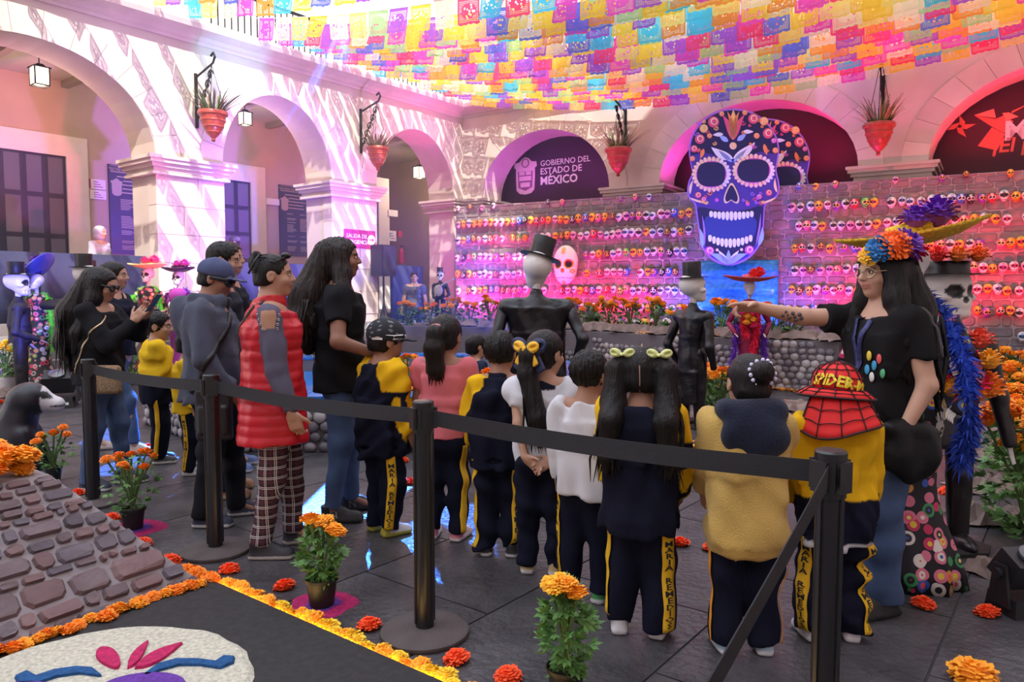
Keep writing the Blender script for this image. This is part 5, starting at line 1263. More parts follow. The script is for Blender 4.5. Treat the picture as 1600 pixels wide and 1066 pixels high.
        if face:
            for sd in (-1, 1):
                mb = MB(); mb.ball((0, 0, 0), (.062 * hh, .030 * hh, .026 * hh), 10, 6); o = mb.mesh('eye', EYEW, True); M4 = Matrix(s.M.tolist()).to_4x4(); M4.translation = Vector(s.hp(sd * .15, .352, .008)); o.transform(M4); e = link('eye', o, s.root)
                mb = MB(); mb.ball((0, 0, 0), (.028 * hh, .016 * hh, .026 * hh), 8, 5); o = mb.mesh('iris', IRIS, True); M4.translation = Vector(s.hp(sd * .148, .374, .008)); o.transform(M4); link('iris', o, e)
                mb = MB(); mb.tube([s.hp(sd * .07, .375, .075), s.hp(sd * .15, .372, .105), s.hp(sd * .235, .305, .08)], [.012 * hh, .018 * hh, .006 * hh], 6); mb.obj('eyebrow', BROW, s.root, True)
                mb = MB(); mb.tube([s.hp(sd * .085, .362, .02), s.hp(sd * .15, .376, .038), s.hp(sd * .215, .338, .015)], [.007 * hh, .011 * hh, .006 * hh], 5); mb.obj('upper_lashes', BROW, s.root, True)
    # ---- clothes
    def top(s, color, sleeve='long', hem=None, t=.016, name='shirt', m=None, fold=.004, collar=0, h=.0105, flare=1.0, extra=None, slv=1.0, wide=1.0, warpfn=None, cuff=True, neck=None, rib=False):
        H = s.H; ad = s.kind == 'adult'; hem = s.zh - .02 * H if hem is None else hem; g = s.g
        cx, cd, wx, wd, hx, hd = (.094, .068, .086, .066, .098, .078) if ad else (.096, .070, .096, .074, .098, .078); hx, hd = hx * flare * wide, hd * flare * wide; wx, wd = wx * wide, wd * wide
        za, zw = s.zs - .055 * H, max((s.zs + s.zh) / 2, hem + .08); T = lambda a, b: (a * H * g + t, b * H * g + t)
        band = .05 if rib else 0
        P = [ecol((0, s.lean * .4, zw - .01), (0, s.lean, za), T(wx, wd), T(cx, cd), k=.02), el((0, s.lean, s.zs - .06 * H), (cx * H * g + t, cd * H * g + t, .085 * H + t), k=.03 * H), rc((-s.sw * .80, s.lean, s.zs - .008 * H), (s.sw * .80, s.lean, s.zs - .008 * H), .030 * H + t, .030 * H + t, k=.03 * H)]
        P += [ecol((0, 0, hem + band), (0, s.lean * .4, zw + .01), T(hx, hd), T(wx, wd), k=.03)]
        if rib: P += [ecol((0, 0, hem), (0, 0, hem + band + .01), T(hx * .97, hd * .97), T(hx * .98, hd * .98), k=.006)]
        P += [rc((0, s.lean, s.zs + .005 * H), (0, s.lean * 1.1, s.zn - .02 * H), .042 * H + t * .7, .034 * H + t * .5, k=.03 * H)]
        P.append(plane((0, 0, hem), (0, 0, -1)))
        zn = s.zn - .028 * H if neck is None else neck
        P.append(plane((0, s.lean, zn), (0, .25, 1)))
        if collar: P += [rcf((0, s.lean, zn - .015), (0, s.lean * 1.1 - .004, zn + collar), .043 * H + t * .35, .041 * H + t * .3, k=.01)]
        for a in s.arms:
            ra, rb, rw = .030 * H * (s.g * .5 + .5) + t * .85 * slv, .025 * H + t * .85 * slv, .0175 * H + t * .7 * slv; S, E, W = a['S'], a['E'], a['W']
            if sleeve == 'long': P += [rc(S, E, ra, rb, k=.02 * H), rcf(E, E + (W - E) * .97, rb, rw, k=.02)]
            elif sleeve == 'short': P += [rcf(S, S + (E - S) * .62, ra + .004, rb + .010, k=.02 * H)]
            elif sleeve == 'puff': P += [rc(S, S + (E - S) * .35, ra + .010, rb + .012, k=.02 * H), rcf(S + (E - S) * .35, S + (E - S) * .6, rb + .012, rb + .001, k=.01)]
            elif sleeve == 'cap': P += [rcf(S, S + (E - S) * .15, ra, ra, k=.02 * H)]
        P += extra or []
        if fold: P.append(folds(fold * 1.35, 30, s.seed, (1, 1, .7)))
        if warpfn: P.append(warp(warpfn))
        s.tsk = Skin(P, h); s.shirt = sdf_obj(name, P, h, m or CLOM, s.root, color); return s.shirt
    def armdist(s, V, a):
        d = np.full(len(V), 9.0)
        for p, q in ((a['S'], a['E']), (a['E'], a['W'])):
            ab = q - p; t = np.clip(((V - p) @ ab) / (ab @ ab), 0, 1); d = np.minimum(d, np.linalg.norm(V - (p + t[:, None] * ab), axis=1))
        return d
    def raglan(s, base, slv, hemc=None, cuffc=None, r=.052, yoke=None):
        """body colour with contrasting raglan sleeves"""
        base, slv = np.array(base), np.array(slv); H = s.H
        def col(V):
            C = np.tile(base, (len(V), 1)).astype(np.float32)
            if yoke is not None: C[V[:, 2] > yoke[0]] = yoke[1]
            for a in s.arms:
                q = s.armdist(V, a) < r * H; line = (np.abs(V[:, 0]) > .055 * H - (V[:, 2] - s.zs) * .5) & (V[:, 2] > s.zs - .10 * H) & (V[:, 0] * a['sd'] > 0) & (V[:, 2] < s.zs + .05 * H)
                C[(q & (np.abs(V[:, 0]) > s.sw * .72)) | (q & (V[:, 2] < a['E'][2])) | (line & (s.armdist(V, a) < .085 * H))] = slv
            if cuffc is not None:
                for a in s.arms: C[np.linalg.norm(V - a['W'], axis=1) < .035 * H] = cuffc
            return C
        return col
    def trousers(s, color=NAVYC, t=.014, m=None, fold=.005, h=.0105, top=None, bag=1.0, cuff=.0, name='trousers', hemz=None, crop=0):
        H, g = s.H, s.g; ad = s.kind == 'adult'; top = s.zh + .055 * H if top is None else top; px, pd = (.088, .066) if ad else (.082, .064)
        P = [el((0, 0, s.zh + .0 * H), (px * H * g + t * .8, pd * H * g + t * .8, .10 * H), k=.04 * H)]
        for hip, kn, ank in s.legs:
            e = ank + (kn - ank) * crop + V3(0, 0, .0); r0, r1, r2 = .048 * H * g + t, .037 * H * bag + t, (.025 * H + t * .9) * bag
            P += [rc(hip, kn, r0, r1, k=.03 * H), rcf(kn, e + V3(0, 0, -.012 * H), r1, r2, k=.02 * H)]
        P.append(plane((0, 0, top), (0, 0, 1)))
        if fold: P.append(folds(fold * 1.25, 26, s.seed + 3, (.7, .7, 1)))
        s.psk = Skin(P, h); s.pants = sdf_obj(name, P, h, m or CLOM, s.root, color); return s.pants
    def stripe(s, side, ang, w_=.034, c=YELC, letters='MARIA REMEDIOS', z0=None, m=None):
        """yellow band down the outside of one leg, with stacked letters"""
        hip, kn, ank = s.legs[0 if side < 0 else 1]; zt = s.zh - .03 * s.H if z0 is None else z0; n = 26
        def axis(z):
            z = np.asarray(z, float); a = np.where((z > kn[2])[..., None] if z.ndim else z > kn[2], kn + (hip - kn) * ((z - kn[2]) / (hip[2] - kn[2]))[..., None], ank + (kn - ank) * ((z - ank[2]) / (kn[2] - ank[2]))[..., None]); return a
        d = V3(math.cos(ang), math.sin(ang), 0); sv = V3(-d[1], d[0], 0); zs_ = np.linspace(zt, s.za - .004 * s.H, n); pts = []
        for q in (-1, -.33, .33, 1):
            P = axis(zs_) + sv * (w_ / 2 * q); H_ = s.psk.hit(P, np.tile(d, (n, 1)), .16, .004); r_ = (H_ - P) @ d; r_ = np.convolve(np.pad(r_, 1, mode='edge'), [.25, .5, .25], 'valid'); pts.append(P + d * r_[:, None])
        V = np.concatenate(pts); Fc = [(a * n + i, (a + 1) * n + i, (a + 1) * n + i + 1, a * n + i + 1) for a in range(3) for i in range(n - 1)]
        st = link('stripe', mesh_np('stripe', V, Fc, m or mat('yellow_band', c, .8), True), s.root); so = st.modifiers.new('thickness', 'SOLIDIFY'); so.thickness = .002; so.offset = 0
        if letters:
            sz = w_ * .98; c_ = bpy.data.curves.new('t', 'FONT'); c_.body = '\n'.join(letters); c_.size = sz; c_.align_x = 'CENTER'; c_.space_line = .80; c_.offset = .022 * sz; c_.resolution_u = 1
            o = bpy.data.objects.new('t', c_); COL.objects.link(o); me = bpy.data.meshes.new_from_object(o.evaluated_get(bpy.context.evaluated_depsgraph_get())); bpy.data.objects.remove(o)
            T = np.array([v.co for v in me.vertices]); zz = zt - .05 - (T[:, 1].max() - T[:, 1]); ok = zz > s.za
            fac = min(1, (zt - .05 - s.za) / (T[:, 1].max() - T[:, 1].min())); zz = zt - .04 - (T[:, 1].max() - T[:, 1]) * fac
            G_ = np.stack(pts); fu = np.clip((np.clip(T[:, 0] / (w_ / 2), -1, 1) + 1) / 2 * 3, 0, 2.999); fv = np.clip((zt - zz) / (zt - zs_[-1]) * (n - 1), 0, n - 1.001); iu, iv = fu.astype(int), fv.astype(int); au, av = (fu - iu)[:, None], (fv - iv)[:, None]
            P = (G_[iu, iv] * (1 - au) + G_[iu + 1, iv] * au) * (1 - av) + (G_[iu, iv + 1] * (1 - au) + G_[iu + 1, iv + 1] * au) * av + d * .0035
            me2 = mesh_np('stripe_lettering', P, [tuple(p.vertices) for p in me.polygons], mat('black_print', (.01, .01, .012), .8), False); link('stripe_lettering', me2, st)['kind'] = 'stuff'
        return st
    def shoes(s, up, sole=(.7, .68, .66), high=0, L=.152, m=None, accent=None, size=1.0):
        H = s.H; L_ = L * H * size
        for q, (hip, kn, ank) in enumerate(s.legs):
            a = s.toe * (1 if q == 0 else -1); Mz = rotz(a); o_ = V3(ank[0], ank[1], 0); f = Mz @ V3(0, 1, 0)
            def lp(x, y, z): return o_ + Mz @ V3(x, y, z)
            P = [bxs(lp(0, L_ * .24, .014), (L_ * .17, L_ * .47, .014), .012, Mz, k=.01), el(lp(0, L_ * .52, .026), (L_ * .165, L_ * .23, .030 * H / 1.2), Mz, k=.02), el(lp(0, L_ * .15, .034), (L_ * .155, L_ * .32, .045 * H / 1.2), Mz, k=.025), rcf(lp(0, -.01 * H, .03), lp(0, -.01 * H, s.za + .012 * H + high), L_ * .15, L_ * .165, k=.02), plane((0, 0, 0.0005), (0, 0, -1))]
            c = np.array(up); so = np.array(sole)
            def col(V):
                C = np.tile(c, (len(V), 1)).astype(np.float32); C[V[:, 2] < .024] = so
                if accent is not None:
                    y = (V - o_) @ f; C[(V[:, 2] >= .024) & (y < accent[1] * L_)] = accent[0]
                return C
            sdf_obj('shoe', P, .008, m or SHOEM, s.root, col)
    # ---- hair
    def hair(s, extra=(), m=None, cap=1.0, front=.0, low=-.30, h=.0085, name='hair', ridges=.0025, ears=True, part=None, cut=True, nape=True):
        P = [s.hel((0, -.06, .125), (.385 * cap, .455 * cap, .415 * cap), .03)]
        if nape: P += [s.hel((0, -.20, -.10), (.335 * cap, .30, .30), .06)]
        if cut: P += [s.hel((0, .50 + front, -.12), (.45, .43, .44), .03, 's')]
        P += [bxs(s.hp(0, 0, low - .5), [1.2 * s.hh, 1.2 * s.hh, .5 * s.hh], .01, s.M, k=.01, op='s')]
        if ears:
            for sd in (-1, 1): P += [s.hel((sd * .40, .02, -.10), (.10, .15, .19), .03, 's')]
        P += list(extra)
        if part: P += part
        if ridges:
            hc, M, hh, sd_ = s.hc, s.M, s.hh, s.seed
            def rg(X, Y, Z):
                x = (X - hc[0]) * M[0, 0] + (Y - hc[1]) * M[1, 0] + (Z - hc[2]) * M[2, 0]; y = (X - hc[0]) * M[0, 1] + (Y - hc[1]) * M[1, 1] + (Z - hc[2]) * M[2, 1]; a = np.arctan2(y + .05 * hh, x)
                return (ridges * (np.sin(a * 31 + 14 * Z + sd_) + .6 * np.sin(a * 53 - 9 * Z))).astype(np.float32)
            P.append(warp(rg))
        return sdf_obj(name, P, h, m or HAIRM, s.root)
    def tuft(s, pts, rads, k=.015): return [rc(pts[i], pts[i + 1], rads[i], rads[i + 1], k=k) for i in range(len(pts) - 1)]
    def locks(s, roots, ends, n, r=.006, m=None, seed=0, sag=.0, name='hair_locks'):
        """loose locks of hair: tapering strands joined in one mesh"""
        rr_ = random.Random(seed); mb = MB()
        for i in range(n):
            t = i / max(n - 1, 1); a = np.asarray(roots(t, rr_), float); b = np.asarray(ends(t, rr_), float); mid = (a + b) / 2 + V3(rr_.uniform(-.02, .02), rr_.uniform(-.02, .02), sag); q = (mid + b) / 2 + V3(rr_.uniform(-.015, .015), rr_.uniform(-.015, .015), 0)
            mb.tube([Vector(a), Vector((a + mid) / 2), Vector(mid), Vector(q), Vector(b)], [r * .6, r, r, r * .8, r * .15], 5, flat=.6)
        o = mb.obj(name, m or HAIRM, s.root, True); o['kind'] = 'stuff'; return o
    def add(s, mb, name, m, smooth=True, par=None): return mb.obj(name, m, par or s.root, smooth)
D2 = math.radians
def strap(p, path, w_, m, name='strap', sk=None, par=None, off=.006, n=24, th=.003):
    """flat band laid on the clothes: path of (angle, z) round the body axis"""
    A = np.interp(np.linspace(0, 1, n), np.linspace(0, 1, len(path)), [D2(a) for a, _ in path]); Zs = np.interp(np.linspace(0, 1, n), np.linspace(0, 1, len(path)), [z for _, z in path])
    D = np.stack([np.cos(A), np.sin(A), 0 * A], 1); O = np.stack([0 * A, 0 * A + p.lean * .7, Zs], 1); P = (sk or p.tsk).hit(O, D, .34, off); mb = MB(); vs = []
    for i in range(n):
        t = unit(P[min(i + 1, n - 1)] - P[max(i - 1, 0)]); s_ = unit(np.cross(t, D[i])); vs += [P[i] - s_ * w_ / 2, P[i] + s_ * w_ / 2]
    mb.add(vs, [(2 * i, 2 * i + 1, 2 * i + 3, 2 * i + 2) for i in range(n - 1)]); o = mb.obj(name, m, par or p.root, True); so = o.modifiers.new('thickness', 'SOLIDIFY'); so.thickness = th; return o
def wrap_text(sk, txt, size, c, ang, z, m, par, name='lettering', bold=.03, out=.004, tilt=0, rmax=.3, drop=0):
    cu = bpy.data.curves.new('t', 'FONT'); cu.body = txt; cu.size = size; cu.align_x = 'CENTER'; cu.offset = bold * size; cu.resolution_u = 1
    o = bpy.data.objects.new('t', cu); COL.objects.link(o); me = bpy.data.meshes.new_from_object(o.evaluated_get(bpy.context.evaluated_depsgraph_get())); bpy.data.objects.remove(o)
    T = np.array([v.co for v in me.vertices]); c = np.asarray(c, float); d0 = V3(math.cos(ang), math.sin(ang), 0); R0 = np.linalg.norm(sk.hit(c + V3(0, 0, z), d0, rmax)[0] - c - V3(0, 0, z))
    x, y = T[:, 0] * math.cos(tilt) - T[:, 1] * math.sin(tilt), T[:, 0] * math.sin(tilt) + T[:, 1] * math.cos(tilt); a = ang + x / R0; y = y - drop * x * x
    P = sk.hit(np.stack([c[0] + 0 * a, c[1] + 0 * a, c[2] + z + y], 1), np.stack([np.cos(a), np.sin(a), 0 * a], 1), rmax, out)
    return link(name, mesh_np(name, P, [tuple(p.vertices) for p in me.polygons], m, False), par)
def glasses(p, m, lens=None, r=.115, thick=.007, name='glasses', dark=False):
    hh = p.hh; mb = MB()
    for sd in (-1, 1):
        mb.tube([p.hp(sd * (.155 + r * math.cos(a)), .415 - .05 * abs(math.cos(a) + .2), .0 + r * .82 * math.sin(a)) for a in [i * PI / 8 for i in range(17)]], thick * hh / .2, 5); mb.tube([p.hp(sd * .27, .37, .02), p.hp(sd * .36, .2, .03), p.hp(sd * .385, -.06, .03)], thick * hh / .2, 5)
    mb.tube([p.hp(-.045, .43, .02), p.hp(0, .455, .035), p.hp(.045, .43, .02)], thick * hh / .2, 5); g_ = mb.obj(name, m, p.root, True)
    if dark:
        for sd in (-1, 1): mb = MB(); mb.add([p.hp(sd * (.155 + r * math.cos(a)), .41 - .05 * abs(math.cos(a) + .2), r * .82 * math.sin(a)) for a in [i * PI / 8 for i in range(16)]], [tuple(range(16))]); mb.obj('lens', lens, g_)
GOLD_ = mat('gold_wire', (.55, .42, .25), .3, .9); SILV = mat('silver', (.6, .6, .62), .25, 1); BLKL = mat('black_leather', (.015, .014, .015), .4, bump=.4, bscale=120); TANB = mat('tan_woven', (.30, .19, .10), .7, var=.5, vscale=90, bump=.6, bscale=200)
NV = (.007, .008, .020)
def feet(x, y): return gp(x, y)
# ---- woman in black jacket with phone
p = Person('woman in a black jacket and jeans looking down at her phone', feet(163, 760), D2(-88), 1.57, girth=1.08, skin=SKIN_B, head=(0, -.28, 0), L=dict(w=(-.06, .30, 1.23), f=(.25, .5, .75), n=(1, .2, .3), th=(0, -.2, 1), curl=.5), R=dict(w=(.07, .28, 1.20), f=(-.25, .55, .7), n=(-1, .2, .3), th=(0, -.2, 1), curl=.5), stride=(.10, -.05), seed=4, h=.008)
p.top((.012, .012, .014), hem=.76, t=.022, name='jacket', fold=.006, collar=.02, flare=1.05); p.trousers(t=.008, m=DENIM, fold=.004); p.shoes((.02, .025, .05), (.75, .75, .75))
p.hair(p.tuft([p.hp(0, -.35, .1), V3(0, -.17, 1.25), V3(.02, -.19, 1.05), V3(.03, -.17, .86)], [.085, .105, .10, .03], .05) + p.tuft([p.hp(.30, -.12, .1), p.hp(.34, -.02, -.45), V3(.15, -.06, 1.12), V3(.16, -.09, .98)], [.045, .05, .05, .015], .03), low=-1.6, ears=False)
p.locks(lambda t, r: V3(-.10 + .26 * t, -.19 + r.uniform(-.02, .02), 1.28), lambda t, r: V3(-.10 + .27 * t + r.uniform(-.02, .02), -.20 + r.uniform(-.04, .05), .80 + r.uniform(0, .12)), 40, .010, seed=1)
glasses(p, BLK)
strap(p, [(60, 1.28), (20, 1.15), (0, 1.05), (-20, .92), (-30, .84)], .012, GOLD_)
bag = link('shoulder_bag', None); COL.objects.unlink(bag); bpy.data.objects.remove(bag)
def carried(name, lab, cat, P, h, m, pos, rz, col=None):
    o = sdf_obj(name, P, h, m, None, col); o.location = pos; o.rotation_euler = (0, 0, rz); return tag(o, lab, cat)
def wpos(p, v): return p.root.matrix_basis @ Vector(v)
o = carried('shoulder_bag', 'tan woven shoulder bag on a gold chain at the black-jacket woman\'s hip', 'bag', [bxs((0, 0, 0), (.035, .13, .10), .03)], .009, TANB, wpos(p, (.21, .12, .80)), D2(-88))
ph = MB(); ph.box((0, 0, 0), (.075, .009, .15)); o = ph.obj('phone', BLK); o.location = wpos(p, (.0, .395, 1.325)); o.rotation_euler = (D2(-35), 0, D2(-88)); tag(o, 'phone held up by the woman in the black jacket', 'phone')
# ---- woman in navy jacket
p = Person('woman in a dark navy jacket, jeans and beige boots holding a phone', feet(186, 706), D2(-86), 1.66, skin=SKIN_B, head=(.05, .0, 0), L=dict(w=(-.05, .36, 1.21), f=(.3, .8, .15), n=(.6, 0, .8), th=(.8, .3, 0), curl=.4), R=dict(w=(.08, .34, 1.17), f=(-.2, .9, .1), n=(-.5, 0, 1), th=(-.6, .3, .3), curl=.45), stride=(-.24, .20), seed=9, h=.0085)
p.top((.012, .014, .03), hem=.85, t=.02, name='jacket', fold=.005, collar=.03); p.trousers(t=.006, m=DENIM, fold=.003, crop=.1); p.shoes((.55, .45, .38), (.5, .42, .36), high=.07)
p.hair(p.tuft([p.hp(0, -.36, .05), V3(0, -.13, 1.36), V3(.02, -.13, 1.15)], [.075, .085, .03], .05), low=-1.2, ears=False, front=.02)
mb = MB(); mb.ball(p.hp(.41, 0, -.10), .010, 8, 5); p.add(mb, 'earring', SILV)
ph = MB(); ph.box((0, 0, 0), (.075, .15, .009)); o = ph.obj('phone', BLK); o.location = wpos(p, (.01, .47, 1.245)); o.rotation_euler = (D2(25), 0, D2(-86)); tag(o, 'phone held flat by the woman in the navy jacket', 'phone')

# ---- schoolchildren
def child(label, px, py, rz, H, **k): return Person(label, feet(px, py), D2(rz), H, 'child', **k)
YEL2 = (.80, .50, .02)
p = child('boy in a yellow and black jacket beside the man in the cap', 250, 722, -62, 1.24, skin=SKIN_B, head=(-.35, -.05, 0), R=dict(w=(.10, .16, .62), f=(-.3, .6, -.3)), L=dict(w=(-.1, .16, .62)), seed=12)
p.top(p.raglan(YEL2, YEL2, yoke=None), hem=.50, t=.028, name='jacket', fold=.007, collar=.03); cv = p.shirt.data.color_attributes['Col']; 
def recolor(o, fn):
    n = len(o.data.vertices); V = np.zeros(n * 3, dtype=np.float32); o.data.vertices.foreach_get('co', V); V = V.reshape(-1, 3); a = o.data.color_attributes['Col']; C = np.zeros(n * 4, dtype=np.float32); a.data.foreach_get('color', C); C = C.reshape(-1, 4); C[:, :3] = fn(V, C[:, :3]); a.data.foreach_set('color', C.ravel())
def lower(z, c, slv=True, P=None):
    def fn(V, C):
        C = C.copy(); m = V[:, 2] < z
        if P is not None:
            for a in P.arms: m &= P.armdist(V, a) > .046 * P.H
        C[m] = c; return C
    return fn
recolor(p.shirt, lower(.70, NV, P=p)); p.trousers(NV, t=.018, fold=.006, bag=1.1); p.stripe(1, D2(-20), letters=None); p.shoes((.05, .05, .05), (.75, .75, .7)); p.hair(nape=False, low=-.24, ridges=.004, front=.03)
# a child mostly hidden by the man in the cap
p = child('child in navy track trousers standing behind the man in the cap', 298, 740, -70, 1.10, skin=SKIN_B, face=False, seed=13, h=.011)
p.top(YEL2, hem=.48, t=.025, name='jacket'); p.trousers(NV, t=.018); p.stripe(1, D2(-30), letters='MARIA REMEDIOS'); p.shoes((.35, .36, .33), (.7, .7, .66)); p.hair(low=-.28)
p = child('child in navy track trousers standing behind the woman in the red vest', 432, 772, -60, 1.10, skin=SKIN_B, face=False, seed=14, h=.011)
p.top(NV, hem=.48, t=.025, name='jacket'); p.trousers(NV, t=.018); p.stripe(1, D2(-60), letters=None); p.shoes((.62, .62, .66), (.75, .75, .75)); p.hair(low=-.28)
# ---- two adults behind the man in the cap
p = Person('dark-haired man in dark clothes and brown shoes behind the man in the cap', feet(352, 772), D2(-75), 1.74, skin=SKIN_B, head=(-.1, -.1, 0), seed=15, h=.0095, sw=.112)
p.top((.03, .03, .04), hem=.86, t=.02, name='jacket'); p.trousers((.02, .025, .05), t=.015); p.shoes((.30, .14, .06), (.4, .3, .2)); p.hair(low=-.25, ridges=.004)
p = Person('brown-haired person in blue sneakers behind the dark-haired man', feet(362, 732), D2(-80), 1.79, skin=SKIN_B, head=(-.2, 0, 0), seed=16, h=.0095, L=dict(w=(.0, .2, 1.3)))
p.top((.02, .022, .03), hem=.9, t=.02, name='jacket'); p.trousers((.03, .04, .09), t=.012); p.shoes((.07, .12, .30), (.6, .62, .66)); p.hair(m=HAIRB, low=-.35, ridges=.004)
# ---- man in cap
p = Person('man in a blue cap, sunglasses and grey fleece hoodie', feet(338, 814), D2(-80), 1.60, girth=1.14, skin=SKIN_A, head=(-.12, -.22, 0), R=dict(w=(.20, .16, .84), f=(-.1, .4, -1)), L=dict(w=(-.16, .2, .86)), seed=18, sw=.112, stride=(.12, -.04))
HOOD = (.075, .085, .125)
p.top(HOOD, hem=.76, t=.03, name='hoodie', m=KNIT, fold=.007, extra=[rc((-.09, -.09, 1.33), (.09, -.09, 1.33), .048, .048, k=.03), rc((-.11, -.06, 1.37), (-.09, .07, 1.34), .042, .035, k=.03), rc((.11, -.06, 1.37), (.09, .07, 1.34), .042, .035, k=.03), el((0, -.15, 1.27), (.13, .055, .11), k=.04)], flare=1.08)
p.trousers((.013, .013, .016), t=.018, fold=.006); p.shoes((.018, .022, .05), (.62, .6, .58)); p.hair(low=-.26, cap=.96)
mb = MB()
caps = [p.hel((0, -.06, .17), (.415, .49, .40), .02), bxs(p.hp(0, 0, -.43), [.6 * p.hh, .6 * p.hh, .5 * p.hh], .005, p.M, op='s', k=.004)]
p.cap = sdf_obj('cap', caps + [folds(.0015, 60, 3)], .008, vmat('cap_cotton', .85, bump=.3, bscale=300), p.root, (.055, .07, .16))
br = [p.hel((0, .47, .085), (.33, .36, .035), .02), p.hel((0, .47, .02), (.36, .40, .06), .01, 's'), p.hel((0, .0, .05), (.34, .34, .3), .01, 's')]
sdf_obj('cap_peak', br, .007, vmat('cap_cotton', .85), p.cap, (.06, .075, .18)); p.cap.children[0].parent = p.cap
glasses(p, BLK, mat('dark_lens', (.012, .01, .012), .1, spec=.9), .125, .012, 'sunglasses', True)
strap(p, [(100, 1.36), (60, 1.28), (20, 1.1), (-5, .92), (-20, .82)], .03, BLKL)
o = carried('shoulder_bag', 'black leather pouch hanging at the side of the man in the cap', 'bag', [bxs((0, 0, 0), (.035, .10, .15), .02), bxs((.036, 0, -.03), (.012, .08, .08), .01)], .009, BLKL, wpos(p, (.255, .06, .70)), D2(-80))
# ---- woman in red vest
p = Person('woman in a red quilted vest and plaid trousers with her hair clipped up', feet(432, 860), D2(-76), 1.60, girth=1.08, skin=SKIN_B, head=(-.05, .02, 0), R=dict(w=(.225, .12, .72), f=(-.1, .25, -1), n=(-1, .3, 0), th=(.1, 1, .3), curl=.55), L=dict(w=(-.2, .06, .74)), stride=(.10, -.06), seed=20, h=.0075, toe=.2)
GREYL = (.105, .098, .145)
def holes(V):
    C = np.tile(np.array(GREYL), (len(V), 1)).astype(np.float32); a = p.arms[1]; d = unit(a['E'] - a['S']); q = V - a['S']; t = q @ d; ax_ = np.linalg.norm(q - t[:, None] * d, axis=1); m = (t > -.02) & (t < .075) & (V[:, 0] > a['S'][0] + .02) & (np.abs(V[:, 1] - a['S'][1]) < .040 - .2 * np.abs(t - .02)); C[m] = p.skin; return C
p.top(holes, hem=.78, t=.017, name='sweater', fold=.003, h=.009)
for k in range(4):
    for sd in (-1, 1):
        a = p.arms[1]; d = unit(a['E'] - a['S']); q = p.tsk.hit(a['S'] + d * (-.005 + .024 * k) + V3(0, sd * (.052 - .006 * k), 0), V3(1, 0, 0), .16, .001)[0]; mb = MB(); mb.tube([q + V3(0, .006 * math.cos(i * PI / 4), .006 * math.sin(i * PI / 4)) for i in range(9)], .002, 4); p.add(mb, 'eyelet', SILV)
def quilt(X, Y, Z): return (-.006 * np.abs(np.sin(Z * PI / .055)) ** .6 + .002 * np.sin(40 * X + 9 * Z) * np.sin(33 * Y)).astype(np.float32)
VEST = p.top((.50, .008, .020), sleeve='none', hem=.61, t=.029, name='vest', m=SATIN, fold=.0025, collar=.055, flare=1.14, warpfn=quilt, h=.009, neck=p.zn - .035)
# open the armholes
p.trousers((.0, 0, 0), t=.012, fold=.004, m=mat('plaid', (.05, .01, .02), .85), crop=.06)
def plaid():
    m = MATS['plaid']; N, L = m.node_tree.nodes, m.node_tree.links; tc = N.new('ShaderNodeTexCoord'); sp = N.new('ShaderNodeSeparateXYZ'); L.new(tc.outputs['Object'], sp.inputs[0])
    def mth(op, a, b=0.):
        n = N.new('ShaderNodeMath'); n.operation = op
        for i, v in enumerate((a, b)):
            if isinstance(v, (int, float)): n.inputs[i].default_value = v
            else: L.new(v, n.inputs[i])
        return n.outputs[0]
    def lines(c, per, w_, ph): return mth('LESS_THAN', mth('ABSOLUTE', mth('SUBTRACT', mth('FRACT', mth('ADD', mth('MULTIPLY', c, 1 / per), ph)), .5)), w_)
    u = mth('ADD', sp.outputs[1], mth('MULTIPLY', sp.outputs[0], .35)); v = sp.outputs[2]
    wh = mth('MAXIMUM', mth('MAXIMUM', lines(u, .052, .035, 0), lines(v, .052, .035, 0)), mth('MAXIMUM', lines(u, .052, .03, .16), lines(v, .052, .03, .16)))
    rd = mth('MAXIMUM', lines(u, .052, .13, .5), lines(v, .052, .13, .5))
    mx = N.new('ShaderNodeMix'); mx.data_type = 'RGBA'; mx.inputs[6].default_value = (.012, .008, .012, 1); mx.inputs[7].default_value = (.06, .012, .022, 1); L.new(rd, mx.inputs[0])
    m2 = N.new('ShaderNodeMix'); m2.data_type = 'RGBA'; m2.inputs[7].default_value = (.5, .46, .46, 1); L.new(wh, m2.inputs[0]); L.new(mx.outputs[2], m2.inputs[6]); L.new(m2.outputs[2], N['Principled BSDF'].inputs['Base Color'])
plaid()
p.shoes((.014, .014, .022), (.45, .43, .40))
p.hair([p.hel((0, -.42, .30), (.20, .17, .22), .05), p.hel((.05, -.38, .48), (.12, .11, .12), .04)], low=-.25, front=-.02, cap=.97)
mb = MB(); 
for k in range(8): mb.tube([p.hp(.16, -.50 + .03 * k, .08 + .055 * k), p.hp(.27, -.42 + .03 * k, .10 + .055 * k), p.hp(.22, -.34 + .03 * k, .10 + .055 * k)], .0035, 5)
mb.tube([p.hp(.20, -.56, .05), p.hp(.28, -.42, .30), p.hp(.20, -.28, .52)], .006, 6); p.add(mb, 'claw_clip', BLK)
mb = MB(); mb.tube([p.hp(.30, -.12, .35), p.hp(.36, .05, .30), p.hp(.30, .25, .40)], .004, 5); mb.tube([p.hp(-.30, .25, .42), p.hp(0, .33, .47), p.hp(.30, .25, .40)], .006, 5); mb.ball(p.hp(.15, .28, .47), (.030, .024, .016), 8, 5); mb.ball(p.hp(-.15, .28, .47), (.03, .024, .016), 8, 5); p.add(mb, 'sunglasses', BLK)
strap(p, [(150, 1.33), (165, 1.25), (185, 1.12), (205, .98), (222, .86)], .010, BLKL); strap(p, [(-20, 1.36), (-55, 1.25), (-80, 1.1), (-100, .95)], .012, BLKL)
mb = MB(); a = p.arms[1]; mb.tube([a['W'] + V3(.021 * math.cos(i * PI / 6), .021 * math.sin(i * PI / 6), .012) for i in range(13)], .007, 6); p.add(mb, 'cuff', CLOTH)
